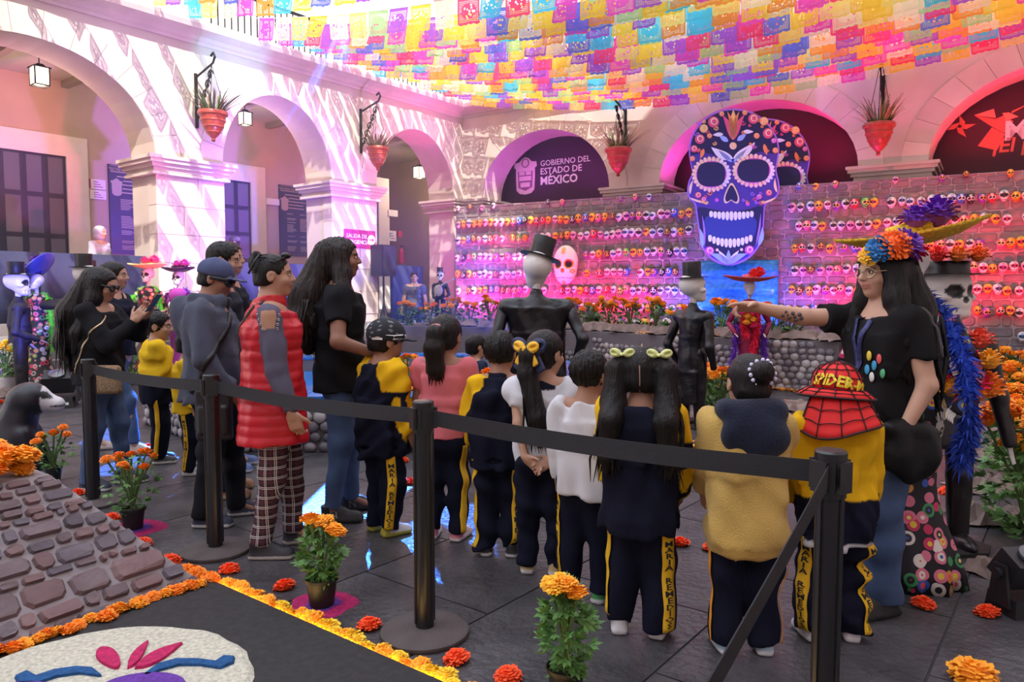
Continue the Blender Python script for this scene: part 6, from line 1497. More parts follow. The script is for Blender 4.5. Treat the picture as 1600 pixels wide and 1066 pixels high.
# ---- woman in black shirt, hand on the boy's shoulder
p = Person('woman in a black short-sleeved shirt with long wavy hair, hand on the boy\'s shoulder', feet(535, 806), D2(-78), 1.73, girth=1.10, skin=SKIN_C, head=(-.08, .02, 0), R=dict(w=(.27, .24, 1.03), pole=(.5, -.8, -.6), f=(.0, .85, -.55), n=(-.2, -.4, -1), th=(-.9, .3, .2), fingers=(.25, .3, .35, .4), thumb=.3), L=dict(w=(-.16, .2, .95)), stride=(.06, -.05), seed=24, h=.0075)
p.top((.010, .010, .012), sleeve='short', hem=.80, t=.021, name='shirt', fold=.004, h=.0095, neck=p.zn - .045); p.trousers(t=.006, m=DENIM, fold=.0035, crop=.04); p.shoes((.010, .010, .012), (.014, .014, .016))
p.hair(p.tuft([p.hp(0, -.36, .08), V3(.0, -.17, 1.38), V3(.03, -.20, 1.20), V3(.03, -.19, 1.06)], [.09, .115, .115, .04], .05) + p.tuft([p.hp(.30, -.05, .15), p.hp(.36, .02, -.40), V3(.17, .02, 1.36), V3(.18, -.02, 1.24)], [.045, .055, .05, .018], .03), low=-1.7, ears=False, front=.05, m=mat('dark_brown_hair', (.014, .007, .006), .42, var=.6, vscale=120, bump=1, bscale=120, stretch=(1, 1, .08), spec=.3), ridges=.004)
p.locks(lambda t, r: V3(-.13 + .30 * t, -.19 + r.uniform(-.02, .03), 1.36), lambda t, r: V3(-.14 + .33 * t + r.uniform(-.03, .03), -.22 + r.uniform(-.05, .05), 1.02 + r.uniform(0, .12)), 46, .010, m=MATS['dark_brown_hair'], seed=2)
strap(p, [(175, 1.42), (200, 1.30), (225, 1.18), (262, 1.05), (300, .97)], .018, mat('brown_leather', (.16, .06, .035), .5))
for q, (hip, kn, ank) in enumerate(p.legs):
    lettering('N', .06, V3(ank[0] + .052, ank[1] + .02, .035), (0, 1, 0), (0, -.15, 1), SILV, p.root, 'shoe_mark', bold=.03, depth=.002)
# ---- boy in a graphic cap
p = child('boy in a black graphic cap and yellow-sleeved jacket in front of the black-shirt woman', 600, 832, -48, 1.24, skin=SKIN_A, head=(-.25, -.1, 0), R=dict(w=(.16, .10, .55), hand=True), L=dict(w=(-.17, .1, .56)), seed=26, face=False)
p.top(p.raglan(NV, YELC), hem=.46, t=.034, name='jacket', fold=.008, collar=.03, flare=1.1, rib=True); p.trousers(NV, t=.022, fold=.007, bag=1.15); p.stripe(1, D2(-32), letters='MARIA REMEDIOS', w_=.052, z0=.475); p.shoes((.62, .62, .64), (.42, .40, .06), accent=((.42, .38, .05), -.02)); p.hair(low=-.28)
cp = [p.hel((0, -.05, .16), (.43, .50, .42), .02), bxs(p.hp(0, 0, -.50), [.6 * p.hh, .6 * p.hh, .5 * p.hh], .005, p.M, op='s', k=.004)]
p.cap = sdf_obj('cap', cp, .008, vmat('cap_cotton', .85), p.root, lambda V: np.where((np.sin(V[:, 0] * 95 + 2 * np.sin(V[:, 2] * 60)) * np.sin(V[:, 2] * 110 + V[:, 1] * 60) > .72)[:, None], np.array((.20, .19, .20)), np.array((.013, .015, .022))).astype(np.float32))
csk = Skin(cp, .008); INKW = mat('white_print2', (.75, .74, .75), .7)
wrap_text(csk, 'ABLO!!', .075, p.hp(0, -.05, 0), D2(210), -.015, INKW, p.cap, tilt=-.05, bold=0); 
for k, rr_ in enumerate((.062, .045)):
    A = np.linspace(.2, 2.9, 18); P_ = csk.hit(np.tile(p.hp(0, -.05, .12), (18, 1)), np.stack([math.cos(D2(212)) + .0 * A - math.sin(D2(212)) * np.cos(A) * rr_ * 9, math.sin(D2(212)) + math.cos(D2(212)) * np.cos(A) * rr_ * 9, .25 + np.sin(A) * rr_ * 8], 1) / np.linalg.norm(np.stack([math.cos(D2(212)) - math.sin(D2(212)) * np.cos(A) * rr_ * 9, math.sin(D2(212)) + math.cos(D2(212)) * np.cos(A) * rr_ * 9, .25 + np.sin(A) * rr_ * 8], 1), axis=1)[:, None], .25, .002)
    mb = MB(); mb.tube([Vector(q) for q in P_], .005, 5); p.add(mb, 'arc_print', INKW, True, p.cap)
sdf_obj('cap_peak', [p.hel((0, .48, .06), (.33, .34, .03), .02), p.hel((0, .0, .05), (.36, .36, .3), .01, 's')], .007, vmat('cap_cotton', .85), p.cap, (.013, .015, .022))
# ---- girl in pink
p = child('girl in a pink puff-sleeved shirt with a ponytail', 696, 841, -14, 1.27, skin=SKIN_A, head=(-.1, -.02, 0), L=dict(w=(-.20, .10, .56)), R=dict(w=(.19, .09, .56)), seed=30, face=False, h=.008)
p.top((.66, .17, .20), sleeve='puff', hem=.585, t=.012, fold=.003, h=.009, neck=p.zn - .05); p.trousers(NV, t=.02, fold=.005, top=.63); p.stripe(1, D2(-35), w_=.04, letters=None); p.shoes((.66, .52, .50), (.72, .70, .68), accent=((.62, .20, .24), .05))
p.hair(p.tuft([p.hp(0, -.40, .16), p.hp(0, -.62, .10), p.hp(.0, -.66, -.25), p.hp(.02, -.60, -.75), p.hp(.06, -.52, -1.02)], [.030, .045, .055, .05, .008], .02), low=-.30, ridges=.002)
mb = MB(); mb.tube([p.hp(.10 * math.cos(a), -.50, .15 + .10 * math.sin(a)) for a in [i * PI / 6 for i in range(13)]], .010, 6); mb.ball(p.hp(0, -.56, .26), (.03, .02, .015), 8, 5); p.add(mb, 'hair_tie', mat('pink_elastic', (.65, .22, .25), .7))
p.locks(lambda t, r: p.hp(-.1 + .2 * t, -.66, -.2), lambda t, r: p.hp(-.16 + .36 * t, -.56 + r.uniform(-.06, .06), -.98 - r.uniform(0, .2)), 26, .007, seed=3)
# ---- boy in navy and yellow
p = child('short-haired boy in a navy jacket with yellow sleeves', 781, 866, -8, 1.19, skin=SKIN_A, head=(-.1, -.05, 0), R=dict(w=(.16, .13, .60), pole=(1, -.5, -.2)), L=dict(w=(-.16, .13, .60), pole=(-1, -.5, -.2)), seed=33, face=False)
p.top(p.raglan(NV, YELC), hem=.47, t=.030, name='jacket', fold=.007, collar=.045, flare=1.04, rib=True); p.trousers(NV, t=.022, fold=.007, bag=1.1); p.stripe(1, D2(-62), letters='MARIA REMEDIOS', w_=.052, z0=.48); p.stripe(-1, D2(210), letters=None); p.shoes((.016, .016, .018), (.66, .66, .66)); p.hair(nape=False, low=-.24, ridges=.005, cap=1.02)
# ---- girl with bow
p = child('girl in a white shirt with a navy and yellow hair bow, hands clasped behind her', 847, 894, -12, 1.21, skin=SKIN_B, head=(-.5, -.03, 0), L=dict(w=(-.055, -.135, .575), pole=(-.5, -.9, 0), f=(.75, -.1, -.55), n=(-.1, -.6, -.2), th=(-.3, 0, 1), curl=.4), R=dict(w=(.065, -.13, .575), pole=(.5, -.9, 0), f=(-.75, -.15, -.5), n=(.1, -.7, .2), th=(.3, 0, 1), curl=.4), seed=36, h=.0075)
p.top(WHTC, sleeve='short', hem=.555, t=.018, fold=.006, flare=1.02, neck=p.zn - .03); recolor(p.shirt, lambda V, C: np.where((V[:, 2] > p.zn - .052)[:, None] & (np.abs(V[:, 0]) < .07)[:, None], np.array(NV), C)); p.trousers(NV, t=.02, fold=.006, top=.62); p.shoes((.62, .60, .58), (.68, .66, .64), accent=((.50, .36, .16), -.06))
p.hair(p.tuft([p.hp(0, -.42, .12), p.hp(0, -.58, .0), p.hp(0, -.62, -.4), V3(.0, -.13, .80), V3(.01, -.12, .66)], [.035, .048, .048, .045, .012], .02), low=-.32, ridges=.002)
def bow(p, c, w_, m1, m2, M=None, tails=True):
    """ribbon bow: flat loops, tails and knot; m2 ribbon lies on the larger m1 ribbon"""
    M = M if M is not None else p.M; c = np.asarray(c, float); root = None
    for q, (m, sc, dy) in enumerate(((m1, 1.3, .0), (m2, .95, -.020))):
        if m is None: continue
        P = []
        for sd in (-1, 1):
            R_ = M @ roty(-sd * .32)
            P += [el(c + M @ V3(sd * w_ * .50 * sc, dy, w_ * .14 * sc), (w_ * .46 * sc, .016, w_ * .34 * sc), R_, k=.006), el(c + M @ V3(sd * w_ * .62 * sc, dy - .012, w_ * .16 * sc), (w_ * .26 * sc, .012, w_ * .10 * sc), R_, k=.006, op='s')]
            if tails: P += [bxs(c + M @ V3(sd * w_ * .42 * sc, dy + .006, -w_ * .52 * sc), (w_ * .26 * sc, .007, w_ * .48 * sc), .005, M @ roty(-sd * .55), k=.006)]
        P += [el(c + M @ V3(0, dy - .012, 0), (w_ * .13, .016, w_ * .17), M, k=.006)]
        o = sdf_obj('bow_loop' if root else 'hair_bow', P, .0055, m, root or p.root); root = root or o
bow(p, p.hp(0, -.60, .12), .088, mat('navy_ribbon', (.012, .02, .075), .6), mat('yellow_ribbon', (.80, .45, .02), .6))
p.locks(lambda t, r: p.hp(-.10 + .2 * t, -.66, -.3), lambda t, r: V3(-.045 + .09 * t, -.14 + r.uniform(-.02, .02), .62 + r.uniform(0, .08)), 26, .006, seed=4)
# ---- boy in white shirt
p = child('boy in a white long-sleeved shirt standing behind the girl with pigtails', 915, 935, -22, 1.135, skin=SKIN_A, head=(-.35, -.04, 0), L=dict(w=(-.145, .03, .50), f=(0, .1, -1)), R=dict(w=(.12, .15, .56)), seed=40)
p.top(WHTC, hem=.495, t=.018, fold=.007, flare=1.02, neck=p.zn - .03); p.trousers(NV, t=.022, fold=.006, bag=1.1); p.stripe(-1, D2(215), letters='MARIA REMEDIOS', w_=.03); p.shoes((.60, .05, .06), (.68, .68, .68), accent=((.05, .25, .08), -.05)); p.hair(nape=False, low=-.24, ridges=.005, cap=1.02)
# ---- girl with pigtails
p = child('girl with two pigtails in a navy sweater with yellow sleeves', 998, 988, -16, 1.18, skin=SKIN_A, head=(.0, -.05, 0), R=dict(w=(.155, .13, .56), pole=(.6, -.8, -.1)), L=dict(w=(-.14, .14, .58), pole=(-.4, -.9, -.1)), seed=43, face=False, h=.008, stance=.078)
p.top(p.raglan(NV, YELC), hem=.44, t=.032, name='sweater', fold=.007, collar=.035, flare=1.08, rib=True); p.trousers(NV, t=.026, fold=.007, bag=1.15); p.stripe(1, D2(-52), letters='MARIA REMEDIOS', w_=.056, z0=.455); p.stripe(-1, D2(205), letters=None); p.shoes((.64, .63, .64), (.70, .69, .70), accent=None, size=1.02)
for hip, kn, ank in p.legs:
    for dy in (.0, .045): mb = MB(); mb.tube([V3(ank[0] - .043, ank[1] + dy, .045), V3(ank[0] - .03, ank[1] + dy, .075), V3(ank[0] + .03, ank[1] + dy, .075), V3(ank[0] + .043, ank[1] + dy, .045)], .008, 5); p.add(mb, 'shoe_band', BLK)
pg = []
for sd in (-1, 1): pg += p.tuft([p.hp(sd * .30, -.20, .32), p.hp(sd * .46, -.28, .10), p.hp(sd * .48, -.34, -.5), V3(sd * .105, -.12, .90), V3(sd * .12, -.12, .76), V3(sd * .12, -.11, .68)], [.028, .040, .050, .047, .035, .010], .02)
p.hair(pg, low=-.32, ridges=.002, ears=False)
mb = MB(); mb.tube([p.hp(0, -.15, .555), p.hp(.01, -.36, .42), p.hp(0, -.51, .15), p.hp(.01, -.50, -.12), p.hp(0, -.42, -.3)], .0035, 4); p.add(mb, 'parting', mat('scalp', (.30, .16, .11), .6))
for sd in (-1, 1):
    p.locks(lambda t, r: p.hp(sd * .55 + (-.1 + .2 * t), -.32, -.3), lambda t, r: V3(sd * .12 + (-.06 + .12 * t), -.13 + r.uniform(-.03, .03), .64 + r.uniform(0, .12)), 22, .007, seed=5 + sd)
PISTA = mat('pale_green_ribbon', (.62, .66, .26), .6)
for sd in (-1, 1): bow(p, p.hp(sd * .33, -.36, .36), .042, PISTA, None, tails=False)
# ---- girl with bun
p = child('girl with a beaded hair bun in a tan hooded sweater', 1162, 1016, -4, 1.16, skin=SKIN_B, head=(.15, -.08, .06), R=dict(w=(.135, .16, .57), pole=(.5, -.9, -.1)), L=dict(w=(-.135, .16, .57), pole=(-.5, -.9, -.1)), seed=47, face=False, h=.008, stance=.075)
p.top(TANC, hem=.40, t=.032, name='sweater', m=KNIT, fold=.005, flare=1.08, rib=True); recolor(p.shirt, lambda V, C: np.where((V[:, 2] < .445)[:, None], np.array((.52, .31, .075)), C))
zs = p.zs
sdf_obj('hood', [rc((-.085, -.06, zs + .045), (.085, -.06, zs + .045), .048, .048, k=.03), el((0, -.095, zs - .045), (.125, .05, .095), k=.03), rc((-.10, -.02, zs + .05), (-.075, .07, zs + .02), .035, .03, k=.03), rc((.10, -.02, zs + .05), (.075, .07, zs + .02), .035, .03, k=.03), folds(.004, 25, 2)], .010, KNIT, p.root, (.014, .018, .04))
p.trousers(NV, t=.022, fold=.006, bag=1.15); p.stripe(1, D2(-20), letters=None, w_=.012, m=mat('orange_piping', (.75, .28, .02), .8)); p.stripe(-1, D2(200), letters=None, w_=.012, m=MATS['orange_piping']); p.shoes((.36, .50, .62), (.70, .70, .72))
p.hair([p.hel((.06, -.50, .22), (.20, .17, .20), .05), p.hel((.06, -.46, .22), (.13, .12, .13), .03)], low=-.30, ridges=.0015)
mb = MB()
for k in range(15):
    a = k * 2 * PI / 15; mb.ball(p.hp(.06 + .225 * math.cos(a), -.47 + .05 * math.sin(3 * a), .20 + .225 * math.sin(a)), .008, 8, 5)
be = p.add(mb, 'bead_band', mat('pearl', (.62, .58, .78), .2, coat=.5)); be['kind'] = 'stuff'
mb = MB(); mb.tube([p.hp(.06 + .20 * math.cos(a), -.45, .20 + .20 * math.sin(a)) for a in [i * PI / 8 for i in range(17)]], .006, 5); p.add(mb, 'hair_tie', BLK)
# ---- child in red sun hat
p = child('child in a red sun hat with neck flap and a yellow and navy jacket', 1296, 996, -3, 1.10, skin=SKIN_B, head=(.1, -.02, .05), R=dict(w=(.18, .08, .50)), L=dict(w=(-.165, .12, .52)), seed=50, face=False, stance=.08)
p.top(p.raglan(YELC, YELC), hem=.42, t=.034, name='jacket', fold=.008, flare=1.08, rib=True); recolor(p.shirt, lower(.60, NV, P=p)); recolor(p.shirt, lambda V, C: np.where((V[:, 2] < .432)[:, None], np.array((.6, .6, .62)), C))
p.trousers(NV, t=.026, fold=.010, bag=1.2); p.stripe(1, D2(-45), letters='MARIA REMEDIOS', w_=.05, z0=.435); p.stripe(-1, D2(222), letters='MARIA REMEDIOS', w_=.05, z0=.435); p.shoes((.62, .60, .64), (.70, .68, .70)); p.hair(low=-.28)
REDH = mat('red_hat_cloth', (.72, .012, .012), .7, bump=.3, bscale=300); DKL = mat('dark_seam', (.03, .006, .008), .8)
cr_ = [p.hel((0, -.04, .20), (.44, .50, .42), .02), bxs(p.hp(0, 0, -.40), [.7 * p.hh, .7 * p.hh, .5 * p.hh], .005, p.M, op='s', k=.004)]
hat = sdf_obj('sun_hat', cr_, .008, REDH, p.root); hsk = Skin(cr_, .008)
mb = MB(); n = 40; vs = []; rings = ((.40, .12), (.54, .08), (.70, -.03), (.68, -.045), (.52, .06), (.38, .10))
def brim(a, r, z): return p.hp(math.sin(a) * r * (1.0 + .03 * math.sin(3 * a)), -.04 + math.cos(a) * r * 1.06, z + .05 * math.sin(2 * a + .7) * (r - .4))
for r_, z_ in rings: vs += [brim(2 * PI * i / n, r_, z_) for i in range(n)]
mb.add(vs, [(j * n + i, j * n + (i + 1) % n, ((j + 1) % 6) * n + (i + 1) % n, ((j + 1) % 6) * n + i) for j in range(6) for i in range(n)]); p.add(mb, 'brim', REDH, True, hat)
mb = MB(); mb.tube([brim(2 * PI * i / n, .70, -.036) for i in range(n + 1)], .005, 5); p.add(mb, 'brim_edge', DKL, True, hat)
mb = MB()
for k in range(12):
    a = 2 * PI * k / 12; E = np.linspace(1.45, .05, 10); d = np.stack([np.cos(E) * math.sin(a), np.cos(E) * math.cos(a), np.sin(E)], 1) @ p.M.T; Q = hsk.hit(np.tile(p.hp(0, -.04, .12), (10, 1)), d, .3, .001); mb = MB(); mb.tube([Vector(q) for q in Q], .0028, 4); p.add(mb, 'seam', DKL, True, hat)
    mb = MB(); mb.tube([brim(a, r_, z_ + .012) for r_, z_ in ((.42, .118), (.54, .08), (.70, -.03))], .0028, 4); p.add(mb, 'seam', DKL, True, hat)
for e in (1.15, .8, .45):
    A = np.linspace(0, 2 * PI, 37); d = np.stack([math.cos(e) * np.sin(A), math.cos(e) * np.cos(A), np.full(37, math.sin(e)) - .05 * np.abs(np.sin(6 * A))], 1) @ p.M.T; Q = hsk.hit(np.tile(p.hp(0, -.04, .12), (37, 1)), d / np.linalg.norm(d, axis=1)[:, None], .3, .001); mb = MB(); mb.tube([Vector(q) for q in Q], .0024, 4); p.add(mb, 'stitching', DKL, True, hat)
for r_, z_ in ((.50, .10), (.62, .04)): mb = MB(); mb.tube([brim(2 * PI * i / 48, r_ - .03 * abs(math.sin(6 * 2 * PI * i / 48)), z_ + .008) for i in range(49)], .0024, 4); p.add(mb, 'stitching', DKL, True, hat)
wrap_text(hsk, 'SPIDER-MAN', .058, p.hp(0, -.04, 0), D2(-86), .035, mat('yellow_print', (.78, .62, .03), .6), hat, bold=.035, tilt=-.22, out=.005, drop=1.2)
# neck flap
zf = p.hp(0, -.4, -.02)[2]; vs = []; na, nt_ = 20, 6
for j in range(nt_ + 1):
    for i in range(na + 1):
        a = PI + .15 + (PI - .3) * i / na; t_ = j / nt_; r_ = .105 + .050 * t_ + .006 * math.sin(5 * a) * t_; vs.append((r_ * 1.05 * math.cos(a), -.015 + r_ * math.sin(a) * (1 + .12 * t_), zf - (.125 + .025 * math.sin(a * 2)) * t_))
mb = MB(); mb.add(vs, [(j * (na + 1) + i, (j + 1) * (na + 1) + i, (j + 1) * (na + 1) + i + 1, j * (na + 1) + i + 1) for j in range(nt_) for i in range(na)]); o = p.add(mb, 'neck_flap', REDH, True, hat); so = o.modifiers.new('thickness', 'SOLIDIFY'); so.thickness = .005
mb = MB(); mb.tube([vs[j * (na + 1)] for j in range(nt_)] + vs[nt_ * (na + 1):] + [vs[j * (na + 1) + na] for j in range(nt_ - 1, -1, -1)], .005, 5); p.add(mb, 'flap_edge', DKL, True, hat)
for i in (4, 8, 12, 16): mb = MB(); mb.tube([Vector(vs[j * (na + 1) + i]) * 1.0 + Vector((0, -.004, 0)) for j in range(nt_ + 1)], .0026, 4); p.add(mb, 'seam', DKL, True, hat)
for j in (2, 4): mb = MB(); mb.tube([Vector(vs[j * (na + 1) + i]) + Vector((0, -.004, .008 * abs(math.sin(i * PI / 4)))) for i in range(na + 1)], .0024, 4); p.add(mb, 'stitching', DKL, True, hat)
# ---- guide with flower crown, pointing
GUI = p = Person('woman guide in a black shirt and flower crown pointing with her tattooed arm', feet(1367, 943), D2(103), 1.60, girth=1.02, skin=(.56, .33, .23), head=(.0, -.04, 0), R=dict(w=(.20, .56, 1.34), pole=(.6, -.3, -1), f=(.0, 1, .04), n=(-.5, 0, -1), th=(-.8, .1, .6), fingers=(.12, .75, .95, 1.05), thumb=.55), L=dict(w=(-.20, .07, .80), f=(0, .1, -1)), stride=(.05, -.08), seed=60, h=.007)
p.top((.012, .011, .012), sleeve='short', hem=.78, t=.019, name='shirt', fold=.0045, h=.009, neck=p.zn - .04); p.trousers(t=.016, m=DENIM, fold=.006, bag=1.25); p.shoes((.012, .012, .013), (.014, .014, .014), size=1.08)
p.hair(p.tuft([p.hp(0, -.36, .10), V3(0, -.13, 1.32), V3(-.01, -.14, 1.10), V3(-.02, -.12, .88)], [.085, .095, .09, .03], .05) + p.tuft([p.hp(-.32, -.05, .12), p.hp(-.38, -.02, -.5), V3(-.15, .02, 1.20), V3(-.16, .0, 1.02)], [.045, .050, .045, .015], .03) + p.tuft([p.hp(.32, .0, .12), p.hp(.36, .05, -.5), V3(.12, .08, 1.22), V3(.12, .09, 1.10)], [.045, .045, .035, .012], .03), low=-1.8, ears=False, front=.03)
p.locks(lambda t, r: V3(-.16 + .26 * t, -.13 + r.uniform(-.03, .03), 1.30), lambda t, r: V3(-.18 + .28 * t + r.uniform(-.03, .03), -.14 + r.uniform(-.05, .05), .84 + r.uniform(0, .14)), 44, .009, seed=8)
p.locks(lambda t, r: p.hp(-.38, -.2 + .3 * t, -.2), lambda t, r: V3(-.17 + r.uniform(-.03, .02), -.06 + .12 * t, 1.0 + r.uniform(0, .1)), 16, .008, seed=9)
glasses(p, GOLD_, None, .12, .0026)
mb = MB(); mb.tube([Vector(p.hp(-.41 * math.sin(D2(a)), .46 * math.cos(D2(a)) - .05, .22)) for a in range(0, 361, 20)], .008, 6); crown = mb.obj('flower_crown', BLK, p.root); crown['label'] = 'flower crown of blue, orange, purple and pink paper blooms'
def petalball(cols, r, par, loc, seed, name='paper_bloom'):
    key = (cols, seed); mb = pompon(seed, .8, 6, 1.12); o = mb.obj(name, mat('bloom_%02d%02d%02d' % tuple(int(c * 99) for c in cols), cols, .7, var=.3, vscale=30), par); o.scale = (r,) * 3; o.location = loc; return o
for k, (a, el_, col_, r_) in enumerate(((150, .38, (.80, .012, .13), .066), (112, .46, (.16, .03, .40), .064), (80, .45, (.90, .14, .01), .062), (52, .40, (.02, .16, .42), .052), (30, .30, (.85, .45, .02), .042), (175, .25, (.65, .01, .10), .052))):
    q = p.hp(-.40 * math.sin(D2(a)) * 1.0, .46 * math.cos(D2(a)) * .9, el_ - .02) ; o = petalball(col_, r_, crown, Vector(q), 40 + k); d = Vector((-math.sin(D2(a)), math.cos(D2(a)), .9)); o.rotation_euler = d.to_track_quat('Z', 'Y').to_euler()
# lanyard and shirt print
LAN = mat('lanyard_navy', (.03, .035, .13), .6, var=.6, vscale=60)
strap(p, [(70, 1.35), (76, 1.28), (86, 1.17), (93, 1.05)], .022, LAN, 'lanyard'); strap(p, [(122, 1.36), (114, 1.28), (102, 1.17), (93, 1.05)], .022, LAN, 'lanyard')
for k, (a, z, c_) in enumerate(((120, 1.13, (.75, .55, .05)), (128, 1.09, (.05, .35, .6)), (116, 1.07, (.05, .35, .6)), (135, 1.12, (.7, .1, .1)), (125, 1.04, (.7, .7, .65)), (140, 1.06, (.1, .45, .2)))):
    q = p.tsk.hit(V3(0, 0, z), V3(math.cos(D2(a)), math.sin(D2(a)), 0), .3, .002)[0]; mb = MB(); mb.ball(q, (.016, .004, .022), 8, 5); p.add(mb, 'shirt_print', mat('print_%d' % k, c_, .7))
# tattoo on the pointing forearm (flat ink blotches on the skin)
ar = p.arms[0 + 1]; INK = mat('tattoo_ink', (.10, .075, .075), .6)
d = unit(ar['W'] - ar['E'])
for k in range(9):
    c = ar['E'] + d * (.03 + .011 * k); rr_ = .0245 * p.H * .9 - .0018 * k; sd_ = unit(np.cross(d, V3(0, 0, 1))); a = -.3 + .5 * math.sin(k * 2.1); nrm = sd_ * -math.cos(a) + V3(0, 0, 1) * math.sin(a)
    mb = MB(); mb.ball(c + nrm * rr_ * .98, (.011 + .004 * (k % 3), .011, .011), 8, 5); p.add(mb, 'tattoo', INK)
o = carried('quilted_bag', 'black quilted shoulder bag at the guide\'s hip', 'bag', [el((0, 0, -.05), (.06, .14, .11)), rc((0, -.11, .04), (0, .10, .06), .03, .03, k=.06), folds(.009, 30, 3)], .0085, mat('quilted_black', (.005, .005, .006), .5, spec=.25, bump=.8, bscale=14), wpos(p, (-.215, .03, .78)), D2(103))
strap(p, [(200, 1.36), (198, 1.2), (195, 1.05), (192, .93)], .022, BLKL, off=.012)
# ---- background people
p = Person('man in a grey polo shirt and jeans walking down the steps', wpt(LP, LU, LN, 5.3, 1.0, .18) + Vector((0, 0, 0)), D2(170), 1.68, skin=SKIN_B, head=(.3, 0, 0), stride=(-.12, .14), seed=70, h=.011, sw=.115)
p.top((.10, .095, .15), sleeve='short', hem=.86, t=.016, collar=.02); p.trousers(t=.012, m=DENIM, h=.012); p.shoes((.03, .03, .03)); p.hair(low=-.25)
p = Person('person in a grey hooded sweatshirt standing behind the dark cloth barrier', wpt(LP, LU, LN, -.75, -.95, ZF), D2(-95), 1.70, skin=SKIN_B, seed=71, h=.011)
p.top((.42, .40, .46), hem=.85, t=.03, name='hoodie', m=KNIT); p.trousers((.03, .03, .05)); p.shoes((.05, .05, .05)); sdf_obj('hood', [p.hel((0, -.07, .10), (.44, .50, .46), .03), p.hel((0, -.1, -.35), (.42, .40, .35), .1), p.hel((0, .5, -.02), (.30, .35, .38), .03, 's')], .011, KNIT, p.root, (.42, .40, .46))
p = Person('man in a cap and grey shirt standing in the middle arch doorway', wpt(LP, LU, LN, 2.0, -1.0, ZF), D2(110), 1.68, skin=SKIN_B, seed=72, h=.011)
p.top((.16, .15, .24), hem=.85, t=.02); p.trousers((.03, .03, .05)); p.shoes((.05, .05, .05)); p.hair(low=-.25)
c_ = sdf_obj('cap', [p.hel((0, -.06, .17), (.415, .49, .40), .02), bxs(p.hp(0, 0, -.43), [.6 * p.hh, .6 * p.hh, .5 * p.hh], .005, p.M, op='s', k=.004), p.hel((0, .50, .09), (.30, .30, .035), .03)], .010, vmat('cap_cotton', .85), p.root, (.10, .09, .12))
p = child('child in blue jeans half hidden beside the fountain', 742, 722, -60, 1.05, skin=SKIN_B, face=False, seed=73, h=.012, stride=(-.1, .1))
p.top((.02, .03, .06), hem=.45, t=.02); p.trousers(t=.01, m=DENIM); p.shoes((.02, .02, .02)); p.hair(low=-.28)

# ------------------------------------------------------------------ catrin and catrina figures (papier-mache)
SUIT = mat('shiny_black_plastic_wrap', (.007, .006, .008), .3, bump=1.0, bscale=9, spec=.45); MATTE = mat('matte_black', (.012, .011, .013), .6); BONE = vmat('bone_paint', .35); HATB = mat('black_hat', (.010, .010, .012), .35)
def tophat(par, loc, r, h_, M=None, name='top_hat', m=None):
    mb = MB(); mb.lathe([(0, 0), (r * .98, 0), (r * 1.75, -.02 * r), (r * 1.78, .04 * r), (r * 1.02, .10 * r), (r * .97, h_ * .5), (r * 1.02, h_ * .95), (r * .98, h_), (0, h_)], 26, caps=False)
    if M is not None: mb.V = [tuple(M @ np.array(v)) for v in mb.V]
    o = mb.obj(name, m or HATB, par, 'auto'); o.location = loc; return o
def skull_head(par, c, s, M, base=(.72, .68, .64), acc=(.03, .03, .03), jaw=True, name='skull_head', h=None, plain=False):
    c = np.asarray(c, float)
    def E(cc, r, k=.02, op='u'): return el(c + M @ (V3(*cc) * s), [x * s for x in r], M, k * s, op)
    P = [E((0, -.05, .12), (.36, .44, .38)), E((0, .14, -.18), (.25, .28, .26), .10), E((0, .24, -.36), (.20, .17, .11), .05)]
    if not plain: P += [E((.15, .40, .03), (.10, .12, .10), .03, 's'), E((-.15, .40, .03), (.10, .12, .10), .03, 's'), E((0, .46, -.12), (.05, .10, .07), .02, 's'), E((.27, .17, -.08), (.08, .14, .07), .05), E((-.27, .17, -.08), (.08, .14, .07), .05)]
    def col(V):
        C = np.tile(np.array(base), (len(V), 1)).astype(np.float32); q = ((V - c) @ M) / s; f = q[:, 1] > .12
        if plain: return C
        for cx in (-.15, .15): C[f & (np.hypot(q[:, 0] - cx, q[:, 2] - .03) < .125)] = acc
        C[f & (np.hypot(q[:, 0], q[:, 2] + .12) < .06)] = acc; C[f & (np.abs(q[:, 2] + .30) < .05) & (np.mod(q[:, 0] * 22, 1) < .18) & (np.abs(q[:, 0]) < .2)] = acc; C[f & (np.abs(q[:, 2] + .30) < .010) & (np.abs(q[:, 0]) < .2)] = acc
        return C
    return sdf_obj(name, P, h or s * .034, BONE, par, col)
